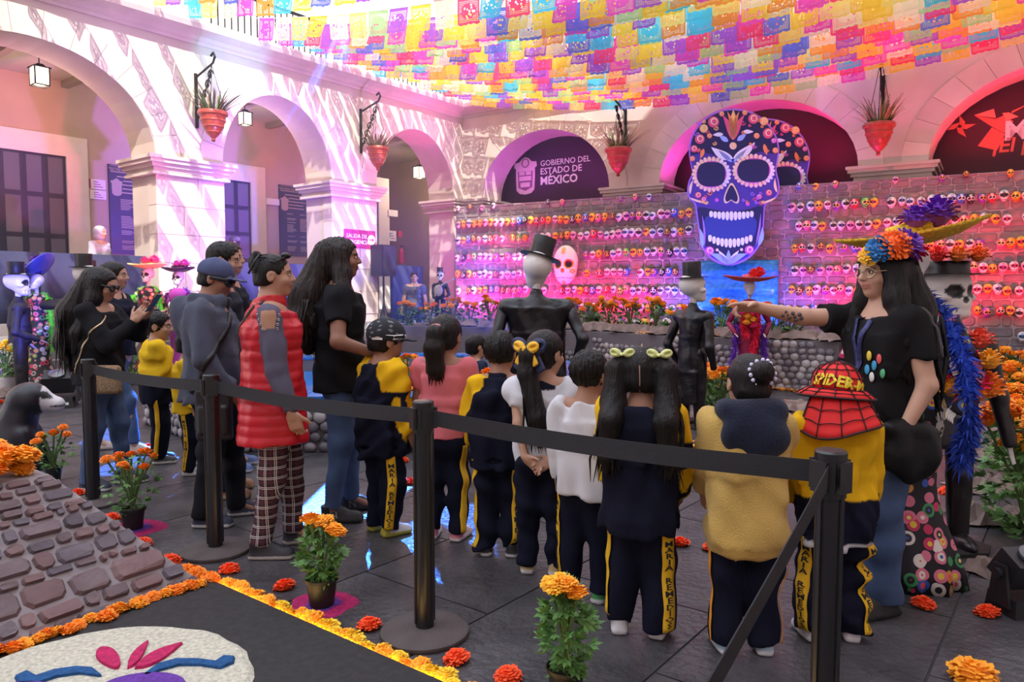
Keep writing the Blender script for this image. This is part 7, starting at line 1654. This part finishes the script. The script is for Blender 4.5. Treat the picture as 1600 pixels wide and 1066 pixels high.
def catrin(lab, pos, rz, H, girth=1.0, suit=SUIT, arms=((-.30, .02, .62), (.30, .02, .62)), head_plain=False, headM=None, coat=.42, base=True, hand=True, shirt=False, tails=False):
    t = thing('catrin_figure', lab, 'figure', pos, D2(rz)); hh = H / 7.6; M = headM if headM is not None else rotz(0); zs_ = H * .70; sw_ = .115 * H * (.5 + .5 * girth)
    P = [ecol((0, 0, coat * H), (0, 0, .55 * H), (.105 * H * girth, .075 * H), (.098 * H * girth, .07 * H)), ecol((0, 0, .54 * H), (0, 0, zs_ - .03 * H), (.098 * H * girth, .07 * H), (.118 * H * girth, .07 * H)), rc((-sw_, 0, zs_ - .035 * H), (sw_, 0, zs_ - .035 * H), .045 * H, .045 * H, k=.03), rc((0, 0, zs_ - .02 * H), (0, 0, zs_ + .03 * H), .06 * H, .03 * H, k=.04), folds(.0035, 30, 5, (1, 1, .35))]
    if tails: P.insert(0, bxs((0, -.05 * H, (coat - .08) * H), (.075 * H, .02 * H, .1 * H), .01))
    sdf_obj('coat', P, .013, suit, t)
    for sd in (-1, 1):
        L_ = [V3(sd * .055 * H, 0, .45 * H), V3(sd * .058 * H, .0, .24 * H), V3(sd * .06 * H, 0, .035 * H)]; sdf_obj('trouser_leg', [rc(L_[0], L_[1], .046 * H, .040 * H), rcf(L_[1], L_[2], .040 * H, .032 * H), folds(.003, 30, 8)], .013, suit, t)
        sdf_obj('shoe', [el((sd * .06 * H, .045 * H, .022 * H), (.028 * H, .075 * H, .026 * H)), rc((sd * .06 * H, 0, .03 * H), (sd * .06 * H, 0, .06 * H), .026 * H, .026 * H), plane((0, 0, .004), (0, 0, -1))], .010, suit, t)
        A = arms[0 if sd < 0 else 1]; S = V3(sd * sw_ * 1.1, 0, zs_ - .04 * H); W = V3(A[0] * H * .6, A[1] * H, A[2] * H if A[2] < 1 else A[2]); E, W = ik(S, W, .17 * H, .16 * H, (sd * .6, -1, -.1)); sdf_obj('sleeve', [rc(S, E, .032 * H, .026 * H), rcf(E, W, .026 * H, .020 * H), folds(.003, 30, 2)], .012, suit, t)
        if hand:
            mb = MB(); f = unit(W - E)
            for k in range(4): q = W + V3(.008 * (k - 1.5), .008 * (k - 1.5), 0); mb.tube([Vector(q), Vector(q + f * .05 * H * .6), Vector(q + f * .05 * H + V3(0, .012, -.01))], [.006, .005, .003], 5)
            mb.obj('bone_hand', mat('bone_white', (.62, .58, .55), .5), t)
    zc = zs_ + .03 * H + hh * .62; mb = MB(); mb.tube([(0, 0, zs_), (0, .0, zc - .2 * hh)], .02 * H, 8); mb.obj('neck', mat('bone_white', (.62, .58, .55), .5), t)
    zc += .10 * hh; skull_head(t, (0, .0, zc + .12 * hh), hh * 1.42, M, base=(.78, .74, .70), plain=head_plain); hl = M @ V3(0, -.05, .36) * hh * 1.3
    tophat(t, Vector((hl[0], hl[1], zc + .12 * hh + hl[2])), hh * .42, hh * .72, M)
    if shirt:
        mb = MB(); mb.prism([(-.045 * H, 0), (0, -.12 * H), (.045 * H, 0), (.02 * H, .03 * H), (-.02 * H, .03 * H)], (0, .083 * H, zs_ - .03 * H), (1, 0, 0), (0, 0, 1), -.02); mb.obj('shirt_front', mat('cream_shirt', (.7, .6, .5), .7), t)
        mb = MB(); mb.ball((-.025 * H, .1 * H, zs_ - .01 * H), (.025 * H, .015 * H, .016 * H)); mb.ball((.025 * H, .1 * H, zs_ - .01 * H), (.025 * H, .015 * H, .016 * H)); mb.obj('bow_tie', MATTE, t)
    if base:
        mb = MB(); mb.prism(ell(0, 0, .15 * H, .11 * H, 8), (0, .03 * H, 0), (1, 0, 0), (0, 1, 0), .02); mb.obj('base_plate', MATTE, t)
    return t
Hd = lambda y0, y1, yb: (yb - y0) / ((yb - 457) / 1.4)
catrin('black-wrapped catrin with a top hat and white egg-shaped head by the fountain', gp(838, 701), 0, 1.90, 1.35, head_plain=True, headM=rotz(-.2) @ rotx(-.15) @ roty(.25), arms=((-.30, -.02, .36), (.30, -.02, .38)), coat=.30, hand=False)
catrin('slim black catrin with a top hat beside the red catrina', gp(1080, 668), -55, 1.72, .84, headM=rotz(-.3) @ rotx(.05), head_plain=False, arms=((-.20, .02, .36), (.22, .04, .36)), coat=.33, hand=False, tails=True)
catrin('black catrin with a top hat beside the green boa catrina', gp(36, 626), -60, 1.80, .85, headM=rotz(-.3), suit=MATTE, arms=((-.2, .05, .4), (.2, .12, .44)))
catrin('purple-lit catrin with a top hat behind the green boa catrina', Vector((-5.80, 10.05, 0)), -120, 1.93, .9, headM=rotz(.3), suit=MATTE)
catrin('second top-hatted catrin close beside the purple-lit one', Vector((-6.17, 10.75, 0)), 150, 1.87, .9, headM=rotz(.3), suit=MATTE)
t0 = catrin('tall catrin with a painted skull face and brimmed hat behind the embroidered catrina', gp(1466, 850), 172, 1.66, 1.0, headM=rotz(.35) @ rotx(.02), suit=mat('black_satin_suit', (.014, .010, .012), .3, bump=.3, bscale=10), arms=((-.33, .02, .34), (.26, .10, .36)), coat=.34, shirt=True)
for o in list(t0.children):
    if o.name.startswith('top_hat'): o.scale = (1.25, 1.25, .45)
for k, (dx, c_) in enumerate(((-.10, (.85, .15, .02)), (0, (.8, .2, .03)), (.10, (.75, .04, .03)))): petalball(c_, .05, t0, Vector((dx, .10, 1.58)), 60 + k, 'hat_bloom')
petalball((.85, .10, .05), .065, t0, Vector((-.10, .155, 1.13)), 66, 'lapel_rose')
t1 = catrin('little skeleton musician in a black suit at the left end of the skull wall', Vector((-1.62, 16.6, ZTE)), 180, 1.25, .8, headM=rotz(0), suit=MATTE, arms=((-.2, .2, .45), (.15, .25, .40)), shirt=True)
mb = MB(); mb.ball((.02, .2, .72), (.10, .04, .13), 12, 6); mb.tube([(.02, .22, .8), (-.35, .22, 1.0)], .018, 6); mb.obj('guitar', mat('guitar_wood', (.5, .42, .36), .4), t1)
t2 = catrin('small catrin with pink blossoms on its head beside the steps', gp(445, 579), 170, 1.80, .85, suit=MATTE)
for k in range(3): petalball((.8, .15, .3), .07, t2, Vector((-.12 + .12 * k, .08, 1.36)), 70 + k, 'hat_bloom')

def boa(par, pts, r, m, n, seed, name='feather_boa', L_=.11):
    r_ = random.Random(seed); pts = [Vector(q) for q in pts]; mb = MB(); mb.tube(pts, r * .5, 7)
    for i in range(n):
        t = r_.random() * (len(pts) - 1); k = min(int(t), len(pts) - 2); c = pts[k].lerp(pts[k + 1], t - k); d = Vector((r_.gauss(0, 1), r_.gauss(0, 1), r_.gauss(0, 1) - .2)).normalized(); s_ = d.orthogonal().normalized(); s_ = Matrix.Rotation(r_.uniform(0, 6.28), 3, d) @ s_; l = L_ * r_.uniform(.5, 1.1); w_ = .0075 * L_ / .11
        e = c + d * l + Vector((0, 0, -.25 * l)); m_ = c + d * l * .55
        mb.add([c + d * r * .3, m_ + s_ * w_, e, m_ - s_ * w_], [(0, 1, 2, 3)])
    o = mb.obj(name, m, par); o['kind'] = 'stuff'; return o
def floral(name, base, cols, sc):
    m = mat(name, base, .6); N, L = m.node_tree.nodes, m.node_tree.links; tc = N.new('ShaderNodeTexCoord'); last = None
    prev = base
    for q, (s_, th, cset) in enumerate(((sc, .50, cols), (sc * 1.0, .30, [(.85, .8, .7), (.8, .1, .15), (.85, .6, .05), (.02, .02, .03)]), (sc, .14, [(.9, .8, .2), (.7, .05, .2), (.05, .1, .4)]))):
        v = N.new('ShaderNodeTexVoronoi'); v.inputs['Scale'].default_value = s_; v.inputs['Randomness'].default_value = .75; L.new(tc.outputs['Object'], v.inputs['Vector'])
        lt = N.new('ShaderNodeMath'); lt.operation = 'LESS_THAN'; L.new(v.outputs['Distance'], lt.inputs[0]); lt.inputs[1].default_value = th
        sp = N.new('ShaderNodeSeparateColor'); L.new(v.outputs['Color'], sp.inputs[0]); rp_ = N.new('ShaderNodeValToRGB'); rp_.color_ramp.interpolation = 'CONSTANT'
        for i, c in enumerate(cset):
            e = rp_.color_ramp.elements[i] if i < 2 else rp_.color_ramp.elements.new(i / len(cset)); e.position = i / len(cset); e.color = (*c, 1)
        L.new(sp.outputs[q % 3], rp_.inputs[0]); mx = N.new('ShaderNodeMix'); mx.data_type = 'RGBA'; L.new(lt.outputs[0], mx.inputs[0])
        if last is None: mx.inputs[6].default_value = (*base, 1)
        else: L.new(last, mx.inputs[6])
        L.new(rp_.outputs[0], mx.inputs[7]); last = mx.outputs[2]
    L.new(last, N['Principled BSDF'].inputs['Base Color']); return m
def catrina(lab, pos, rz, H, dress, hatm, boam, hat_r=.36, tilt=(0, 0), bloom=(.2, .03, .4), boa_pts=None, wide=1.0, face=True, headc=(.66, .63, .66), bouquet=None):
    t = thing('catrina_figure', lab, 'figure', pos, D2(rz)); w_ = wide
    prof = [(.0, .0), (.165, .0), (.158, .05), (.13, .13), (.10, .21), (.085, .28), (.085, .36), (.098, .44), (.104, .50), (.085, .56), (.066, .62), (.078, .68), (.088, .73), (.085, .77), (.05, .80), (.0, .81)]
    n = 40; mb = MB(); mb.lathe([(r * H, z * H) for r, z in prof], n, sx=w_, sy=w_ * .85, caps=False)
    mb.V = [(x * (1 + (.07 * math.sin(11 * math.atan2(y, x)) if z < .2 * H else 0) * (1 - z / (.2 * H + 1e-6) if z < .2 * H else 0)), y * (1 + (.07 * math.sin(11 * math.atan2(y, x)) if z < .2 * H else 0) * (1 - z / (.2 * H + 1e-6) if z < .2 * H else 0)), z) for x, y, z in mb.V]
    mb.obj('dress', dress, t, True)
    for sd in (-1, 1):
        S, E, W = V3(sd * .095 * H, 0, .75 * H), V3(sd * .17 * H, -.01 * H, .60 * H), V3(sd * .12 * H, .10 * H, .50 * H); mb = MB(); mb.tube([S, E], [.030 * H, .024 * H], 10); mb.tube([E, W], [.024 * H, .018 * H], 10); mb.obj('sleeve', dress, t, True)
        mb = MB()
        for k in range(4): q = W + V3(.008 * k, 0, .006 * k); mb.tube([Vector(q), Vector(q + V3(-sd * .01, .035 * H, -.012)), Vector(q + V3(-sd * .01, .055 * H, -.03))], [.007, .005, .003], 5)
        mb.obj('bone_hand', mat('bone_white', (.62, .58, .55), .5), t)
    mb = MB(); mb.tube([(0, 0, .79 * H), (0, 0, .88 * H)], .014 * H, 8); mb.obj('neck', mat('bone_white', (.62, .58, .55), .5), t)
    M = rotx(tilt[0]) @ roty(tilt[1]); skull_head(t, (0, .0, .90 * H), .135 * H, rotz(0), base=headc, plain=not face)
    mb = MB(); R0 = hat_r; n = 36
    prof = [(.10, .0), (R0 * .6, .015), (R0, .06), (R0 * 1.02, .075), (R0 * .6, .035), (.105, .03), (.10, .10), (.0, .115)]
    mb.lathe(prof, n, caps=False); mb.V = [tuple(M @ np.array((x, y, z + .05 * (x * x - y * y) / (R0 * R0) * R0))) for x, y, z in mb.V]; o = mb.obj('wide_hat', hatm, t, True); o.location = (0, 0, .955 * H)
    q = M @ V3(-R0 * .35, -.05, .10); petalball(bloom, .085, t, Vector(q) + Vector((0, 0, .955 * H)), 80, 'hat_bloom'); q = M @ V3(-R0 * .1, .08, .10); petalball(bloom, .065, t, Vector(q) + Vector((0, 0, .955 * H)), 81, 'hat_bloom')
    if boam:
        bp_ = boa_pts or [(-.16 * H, .05 * H, .34 * H), (-.17 * H, .06 * H, .52 * H), (-.13 * H, .03 * H, .70 * H), (-.06 * H, -.02 * H, .79 * H), (.06 * H, -.02 * H, .79 * H), (.13 * H, .03 * H, .70 * H), (.17 * H, .06 * H, .52 * H), (.16 * H, .05 * H, .34 * H)]
        boa(t, bp_, .030 * H, boam, 3200 if H < 1.71 else 1500, int(abs(pos.x) * 100), L_=.085)
    return t
LACE = mat('yellow_lace', (.80, .48, .03), .8, var=.45, vscale=60, bump=.6, bscale=90)
FL1 = floral('embroidered_black_floral', (.008, .006, .012), [(.62, .03, .12), (.05, .30, .10), (.05, .12, .50), (.75, .20, .30), (.8, .75, .7), (.75, .30, .03)], 15)
FL2 = floral('red_rose_print', (.02, .02, .02), [(.70, .05, .10), (.60, .04, .10), (.78, .25, .25), (.55, .5, .42), (.12, .35, .1)], 14)
BLUF, GRNF, PURF, REDF = mat('blue_feather', (.015, .06, .48), .7, var=.4), mat('lime_feather', (.16, .75, .05), .7, var=.3), mat('purple_feather', (.14, .02, .42), .7, var=.3), mat('red_feather', (.75, .01, .06), .7, var=.3)
cb = catrina('tall catrina in a black embroidered floral dress with a yellow lace hat', gp(1405, 900), 150, 1.70, FL1, LACE, BLUF, .33, (-.06, .14), (.14, .02, .40), face=False, boa_pts=[(.20, -.02, .62), (.24, .0, .80), (.22, .0, 1.0), (.17, .0, 1.22), (.07, -.05, 1.36), (-.05, -.05, 1.38), (-.16, .02, 1.28), (-.24, .10, 1.05), (-.26, .14, .80), (-.24, .14, .62)])
bq = thing('bouquet', 'bouquet of red and orange paper flowers held by the embroidered catrina', 'bouquet', wpos_ := Vector((2.16, 3.45, .98)))
for k in range(11): petalball(((.85, .02, .10), (.90, .25, .02), (.92, .42, .03))[k % 3], .055, bq, Vector((RND.uniform(-.12, .12), RND.uniform(-.06, .06), RND.uniform(-.08, .10))), 90 + k % 4)
catrina('catrina in a rose-print dress with a lime green boa and a flat blue hat', gp(64, 610), 175, 1.72, FL2, mat('blue_hat', (.05, .06, .40), .5), GRNF, .36, (-.25, .75), (.15, .02, .35), face=False)
catrina('catrina with a pale yellow hat and green boa beside the steps', gp(236, 594), 170, 1.86, FL2, mat('pale_yellow_hat', (.80, .62, .28), .7), GRNF, .28, (0, 0), (.8, .05, .25))
catrina('catrina in a black and purple wide-brimmed hat', gp(283, 588), 175, 1.82, mat('pink_purple_dress', (.45, .05, .40), .6), mat('black_purple_hat', (.03, .01, .05), .5), PURF, .26, (0, 0), (.5, .05, .35))
rcx = catrina('catrina in a red feathered gown with a flat pink hat beside the slim catrin', gp(1168, 612), 172, 1.62, mat('dark_red_gown', (.28, .01, .06), .6, var=.4), mat('pink_straw_hat', (.70, .10, .10), .7, var=.3, vscale=30), REDF, .36, (0, -.02), (.75, .02, .02), face=False, boa_pts=[(-.02, .16, .35), (-.04, .17, .7), (-.10, .12, 1.05), (-.06, 0, 1.24), (.06, 0, 1.24), (.10, .12, 1.05), (.06, .17, .8)])
boa(rcx, [(-.20, .08, .30), (-.19, .08, .6), (-.17, .05, .95)], .05, PURF, 400, 5); boa(rcx, [(.22, .08, .30), (.20, .08, .6), (.17, .05, .95)], .05, PURF, 400, 6)
for k in range(7): petalball(((.8, .03, .15), (.92, .45, .03))[k % 2], .05, rcx, Vector((RND.uniform(-.1, .12), .22, RND.uniform(.92, 1.14))), 95 + k % 3, 'bouquet_bloom')

# black seated dog-like figure with a skull face
t = thing('seated_dog_figure', 'black seated papier-mache dog figure with a white skull face by the pyramid', 'figure', gp(26, 732), D2(-75)); t.scale = (1.12, 1.12, 1.12)
DOGM = vmat('painted_black_paper', .35)
def dcol(V):
    C = np.tile(np.array((.010, .010, .018)), (len(V), 1)).astype(np.float32); m = (V[:, 1] > .19) & (V[:, 2] > .40); C[m] = (.66, .64, .66); e = m & (np.hypot(np.abs(V[:, 0]) - .055, V[:, 2] - .525) < .03); C[e] = (.01, .01, .01); C[m & (V[:, 1] > .24) & (V[:, 2] < .47) & (np.abs(V[:, 2] - .445) < .008)] = (.02, .02, .02); return C
sdf_obj('body', [el((0, -.10, .16), (.17, .24, .17)), rc((0, -.02, .22), (0, .06, .46), .145, .11, k=.08), el((0, .10, .50), (.115, .13, .115), k=.04), rc((0, .16, .48), (0, .27, .45), .075, .055, k=.04), rc((-.09, .08, .25), (-.10, .16, .03), .06, .045, k=.04), rc((.09, .08, .25), (.10, .16, .03), .06, .045, k=.04), el((-.16, -.08, .10), (.07, .15, .10), k=.03), el((.16, -.08, .10), (.07, .15, .10), k=.03), plane((0, 0, .002), (0, 0, -1))], .013, DOGM, t, dcol)
for k, (x, y, z) in enumerate(((.165, .0, .16), (.19, -.12, .10))):
    mb = MB(); mb.tube([(x + .012, y + .045 * (abs(math.sin(a)) ** 1.0) * math.cos(a), z + .05 * math.sin(a) * (.6 + .4 * abs(math.cos(a)))) for a in [i * PI / 10 for i in range(21)]], .004, 4); mb.obj('painted_heart', INKW, t)
# ------------------------------------------------------------------ flowers, plants, paper and lamps on the ground
def loose(x, y, r, kind, lab, grp='loose flower heads on the paving', z=0):
    o = head(kind, gp(x, y, z) , r, None, 'paper_flower', (RND.uniform(-.2, .2), RND.uniform(-.2, .2), RND.uniform(0, 6))); return tag(o, lab, 'flower', grp)
for x, y, lab in ((121, 774, 'beside the post of the black-jacket woman'), (175, 813, 'beside the small pot under the stone pyramid'), (223, 853, 'on the slope side of the stone pyramid'), (266, 880, 'at the corner of the stone pyramid'), (358, 894, 'between the pyramid corner and the red vest woman'), (445, 920, 'beside the pink sawdust ring'), (577, 982, 'between the light strip and the round post base'), (714, 1034, 'touching the round post base'), (794, 1062, 'left of the marigold plant at the belt'), (1063, 852, 'between the pigtail girl and the bun girl'), (1112, 860, 'at the feet of the bun girl'), (1442, 948, 'at the hem of the embroidered dress'), (1543, 962, 'in front of the black stage lamp'), (629, 722, 'behind the boy in the graphic cap'), (641, 756, 'beside the pink-shirt girl'), (757, 752, 'between the pink-shirt girl and the boy in navy')):
    loose(x, y, .048, 'r', 'vermilion paper flower lying on the paving ' + lab, None)
for x, y in ((-2, 630), (22, 634), (30, 642), (70, 631), (14, 650), (205, 622), (210, 700), (232, 702), (1480, 772), (1500, 792), (1470, 700), (1215, 690)): loose(x, y, .055, 'r', 'vermilion paper flower lying far back on the paving', 'far vermilion flowers')
for x, y in ((56, 637), (1045, 650), (243, 706), (375, 717)): loose(x, y, .05, 'v', 'purple paper flower lying on the paving', 'purple paper flowers')
loose(1520, 1062, .075, 'l', 'big orange marigold head lying alone on the paving near the black stage lamp', None); o = bpy.data.objects.get('paper_flower')
# potted marigolds in the foreground
SPINK = mat('magenta_sawdust', (.45, .01, .12), .95, var=.35, vscale=50, bump=1, bscale=160)
def ring_patch(c, r, lab):
    t = thing('sawdust_ring', lab, 'sawdust'); t.location = c
    for nm, rr_, m, z in (('outer_ring', r, SPINK, .003), ('inner_disc', r * .52, SPU, .006)):
        mb = MB(); P = [(rr_ * (1 + .09 * math.sin(5 * a + 1) + RND.uniform(-.03, .03)) * math.cos(a), rr_ * (1 + .09 * math.sin(4 * a) + RND.uniform(-.03, .03)) * math.sin(a)) for a in [2 * PI * i / 40 for i in range(40)]]
        mb.add([(x, y, 0) for x, y in P] + [(x * .97, y * .97, z) for x, y in P], [tuple(range(40, 80))] + [(i, (i + 1) % 40, (i + 1) % 40 + 40, i + 40) for i in range(40)]); mb.obj(nm, m, t)
def pl(x, y, H, R0, n, lab, seed, pot, fr, kinds='ol', nleaf=180, sz=.05, z=0): return marigold_plant(gp(x, y, z), H, R0, n, lab, seed, pot, fr, kinds, nleaf, sz)
ring_patch(gp(505, 944), .15, 'magenta and purple sawdust ring under the leafy marigold pot'); ring_patch(gp(212, 826), .17, 'magenta and purple sawdust ring under the slender marigold pot')
pl(503, 945, .41, .085, 4, 'leafy potted marigold standing on the magenta sawdust ring', 3, .072, .042, 'll', 260, .05, .005)
pl(208, 826, .47, .14, 10, 'slender potted marigold with many small blooms by the pyramid', 4, .070, .030, 'o', 150, .045, .005)
pl(84, 752, .40, .13, 7, 'potted marigold beside the black dog figure', 5, .06, .032, 'o', 130, .045)
pl(884, 1092, .44, .085, 6, 'leafy marigold plant in front of the belt behind the pigtail girl', 6, .066, .036, 'lg', 260, .05)
# flower bushes round the terrace
pl(1122, 642, .50, .30, 16, 'wide orange marigold bush beside the slim catrin', 7, 0, .062, 'ol', 300, .09)
def tpl(x, inset, H, R0, n, lab, seed, fr=.062, kinds='ol', nleaf=110): return marigold_plant(ter_pt(x, inset), H, R0, n, lab, seed, 0, fr, kinds, nleaf, .09)
for k, (x, ins_, h_, n, q) in enumerate(((636, .5, .50, 7, 'by the foot of the steps'), (672, .6, .45, 6, 'behind the ponytail girl'), (706, .8, .55, 8, 'at the left end of the terrace'), (735, .5, .48, 6, 'second along the terrace'), (764, .9, .58, 8, 'third along the terrace'), (890, 1.0, .55, 9, 'right behind the big catrin'), (918, .5, .48, 8, 'behind the bow girl'), (950, 1.1, .58, 9, 'in the middle of the terrace'), (985, .9, .58, 9, 'behind the pigtail girl'), (1025, 1.2, .58, 9, 'left of the slim catrin'), (1055, .5, .45, 6, 'just behind the slim catrin'), (1128, 1.0, .55, 8, 'left of the red catrina'), (1205, .8, .50, 8, 'right of the red catrina'), (1235, .4, .42, 7, 'at the right end of the terrace'))):
    tpl(x, ins_, h_, .20, n, 'orange marigold bush ' + q, 20 + k)
pl(491, 578, .98, .20, 11, 'tall yellow marigold bush between the red vest and the black shirt', 48, 0, .07, 'y', 160, .09); pl(500, 594, .62, .20, 9, 'low yellow marigold bush between the red vest and the black shirt', 49, 0, .07, 'y', 120, .09)
marigold_plant(Vector((-7.33, 10.6, .18)), .50, .20, 9, 'yellow marigold bush at the steps behind the catrin', 50, 0, .06, 'y', 110, .09); pl(205, 602, .95, .22, 8, 'orange marigold bush behind the women with phones', 51, 0, .07, 'ol', 120, .09)
pl(640, 605, .30, .16, 5, 'little marigold plant on the far fountain rim', 52, 0, .045, 'ol', 60, .06, .49); pl(772, 642, .30, .14, 4, 'little marigold plant on the near fountain rim', 53, 0, .05, 'ol', 90, .06, .49)
for k, (x, y, h_, r_, n) in enumerate(((1570, 640, .72, .24, 20), (1588, 690, .70, .24, 18), (1596, 760, .70, .24, 18), (1606, 840, .74, .24, 20))):
    pl(x, y, h_, r_, n, 'tall dense marigold bush, %s of the row along the crumpled paper' % ('farthest', 'second farthest', 'second nearest', 'nearest')[k], 60 + k, 0, .058, 'ol', 420, .075)
# crumpled brown paper
KRAFT = mat('crumpled_brown_paper', (.20, .145, .125), .8, var=.4, vscale=6, bump=.6, bscale=20)
def crumple(p, w_, d_, h_, seed, lab):
    r = random.Random(seed); n, m_ = 9, 7; mb = MB(); vs = []
    for j in range(m_):
        for i in range(n):
            e = min(i, n - 1 - i, j, m_ - 1 - j); vs.append(((i / (n - 1) - .5) * w_ + r.uniform(-.3, .3) * w_ / n, (j / (m_ - 1) - .5) * d_ + r.uniform(-.3, .3) * d_ / m_, (r.uniform(.25, 1) * h_ if e > 0 else r.uniform(0, .25) * h_)))
    mb.add(vs, [(j * n + i, j * n + i + 1, (j + 1) * n + i + 1, (j + 1) * n + i) for j in range(m_ - 1) for i in range(n - 1)]); o = mb.obj('crumpled_paper', KRAFT); o.location = p; o.rotation_euler = (0, 0, r.uniform(-.5, .5)); so = o.modifiers.new('thickness', 'SOLIDIFY'); so.thickness = .004; tag(o, lab, 'paper', 'crumpled brown paper')
for k, (x, y) in enumerate(((1545, 815), (1535, 765), (1535, 715), (1510, 690), (1525, 672), (1530, 648))): crumple(gp(x, y), .42, .30, .13, k, 'crumpled brown paper on the paving along the tall marigold bushes')
crumple(gp(1553, 894), .25, .2, .07, 9, 'small crumpled brown paper behind the black stage lamp')
for k in range(11):
    t_ = k / 10 * 5; i = int(min(t_, 4.999)) + 1; a, b = Vector((*TER[i], 0)), Vector((*TER[i + 1], 0)); c = a.lerp(b, t_ - (i - 1)); crumple(c + Vector((.15, .22, ZTE)), .75, .40, .16, 30 + k, 'crumpled brown paper on the edge of the low terrace')
for k, (x, y) in enumerate(((1150, 650), (1105, 655), (1240, 640), (-12, 619))): crumple(gp(x, y), .6, .4, .12, 50 + k, 'crumpled brown paper on the paving under the marigold bushes')
# lines of loose petals
def petals(P0, P1, n, w_, lab, seed):
    r = random.Random(seed); mb = MB()
    for i in range(n):
        c = P0.lerp(P1, r.random()) + Vector((r.gauss(0, w_), r.gauss(0, w_), .008 + r.random() * .03)); a = r.uniform(0, 6.28); s_ = r.uniform(.018, .032); u = Vector((math.cos(a), math.sin(a), r.uniform(-.4, .4))) * s_; v = Vector((-math.sin(a), math.cos(a), r.uniform(-.4, .4))) * s_ * .6
        mb.add([c - u, c + v, c + u, c - v], [(0, 1, 2, 3)])
    o = mb.obj('petal_line', OR2); o['kind'] = 'stuff'; tag(o, lab, 'petals')
petals(gp(980, 700), gp(1262, 618), 10, .03, 'few scattered orange petals on the paving', 1)
petals(gp(1030, 598), gp(1245, 612), 420, .06, 'line of orange petals along the foot of the terrace', 2); petals(ter_pt(1000, .15), ter_pt(1240, .15), 420, .07, 'line of orange petals on the terrace before the slim catrin', 3); petals(ter_pt(780, 1.4), ter_pt(1030, 1.6), 360, .08, 'line of orange petals on the terrace below the skull wall', 4)
petals(gp(1080, 700), gp(1120, 690), 60, .06, 'orange petals beneath the slim catrin', 6)
# skulls standing on the terrace
for k in range(16):
    x = 860 + k * 15 + RND.uniform(-5, 5); ci = RND.randrange(len(PAL)); o = link('painted_skull', skull_me[ci], None, ter_pt(x, RND.uniform(1.3, 2.2)) + Vector((0, 0, .09)), (0, 0, wang + RND.uniform(-.4, .4)), 1.35); tag(o, f'{PAL[ci][0]} painted skull standing on the low terrace', 'skull', 'skulls standing on the terrace')
# stage lamps
def stage_lamp(p, rz, s, lab):
    t = thing('stage_lamp', lab, 'lamp', p, rz); mb = MB(); mb.box((0, 0, .06 * s), (.34 * s, .26 * s, .12 * s), XYZ, .92); mb.obj('base', BLK, t)
    for sd in (-1, 1): mb = MB(); mb.prism([(-.09 * s, .06 * s), (.09 * s, .06 * s), (.05 * s, .33 * s), (-.05 * s, .33 * s)], (sd * .185 * s, 0, 0), (0, 1, 0), (0, 0, 1), .02 * s); mb.obj('yoke_arm', BLK, t); mb = MB(); mb.tube([(sd * .17 * s, 0, .27 * s), (sd * .21 * s, 0, .27 * s)], .035 * s, 14); mb.obj('knob', BLK, t)
    hd = MB(); hd.box((0, 0, 0), (.32 * s, .20 * s, .20 * s), XYZ, .9); o = hd.obj('lamp_housing', BLK, t); o.location = (0, 0, .30 * s); o.rotation_euler = (.5, 0, 0)
    mb = MB(); mb.lathe([(0, 0), (.085 * s, 0), (.085 * s, .02 * s), (0, .03 * s)], 20, caps=False); l = mb.obj('lens', mat('lamp_lens', (.1, .1, .13), .08, spec=.9), t, 'auto'); l.location = (0, -.06 * s, .39 * s); l.rotation_euler = (.5, 0, 0)
    mb = MB(); mb.box((.1 * s, -.128 * s, .05 * s), (.04 * s, .006, .03 * s)); mb.obj('socket', WHT, t)
stage_lamp(gp(1597, 955), D2(8), .66, 'black stage lamp on a yoke lying before the tall marigold bushes'); stage_lamp(gp(93, 636), D2(20), 1.05, 'black stage lamp on the paving behind the dog figure')
stage_lamp(gp(905, 606), D2(175), .9, 'black stage lamp beside the fountain behind the bow girl'); stage_lamp(ter_pt(925, 1.3), D2(175), .8, 'black stage lamp on the terrace under the skull wall'); stage_lamp(ter_pt(1163, 1.2), D2(175), .8, 'black stage lamp on the terrace behind the red catrina')
# small white candles by the left figures
for cp_ in (Vector((-7.0, 10.38, 0)), Vector((-7.27, 10.9, .36))):
    mb = MB(); mb.lathe([(0, 0), (.03, 0), (.03, .2), (.0, .21)], 12, caps=False); o = mb.obj('candle', WHT, None, 'auto'); o.location = cp_; tag(o, 'tall white candle on the floor beside the rose-print catrina', 'candle', 'white candles')

# ------------------------------------------------------------------ stage haze hanging before the galleries
hz = bpy.data.materials.new('stage_haze'); hz.use_nodes = True; N, L = hz.node_tree.nodes, hz.node_tree.links; N.clear()
ou = N.new('ShaderNodeOutputMaterial'); vs_ = N.new('ShaderNodeVolumeScatter'); vs_.inputs['Density'].default_value = .016; vs_.inputs['Color'].default_value = (.9, .88, 1, 1); vs_.inputs['Anisotropy'].default_value = .25; L.new(vs_.outputs[0], ou.inputs['Volume'])
mb = MB(); mb.add([(-9.5, 8.6, .02), (-2.0, 10.4, .02), (1.5, 12.4, .02), (-1.2, 19.6, .02), (-2.4, 18.9, .02), (-9.5, 8.6, 5.9), (-2.0, 10.4, 5.9), (1.5, 12.4, 5.9), (-1.2, 19.6, 5.9), (-2.4, 18.9, 5.9)], [(4, 3, 2, 1, 0), (5, 6, 7, 8, 9)] + [(i, (i + 1) % 5, (i + 1) % 5 + 5, i + 5) for i in range(5)])
o = mb.obj('haze', hz); o['kind'] = 'stuff'; tag(o, 'thin stage haze hanging before the left arcade', 'haze')
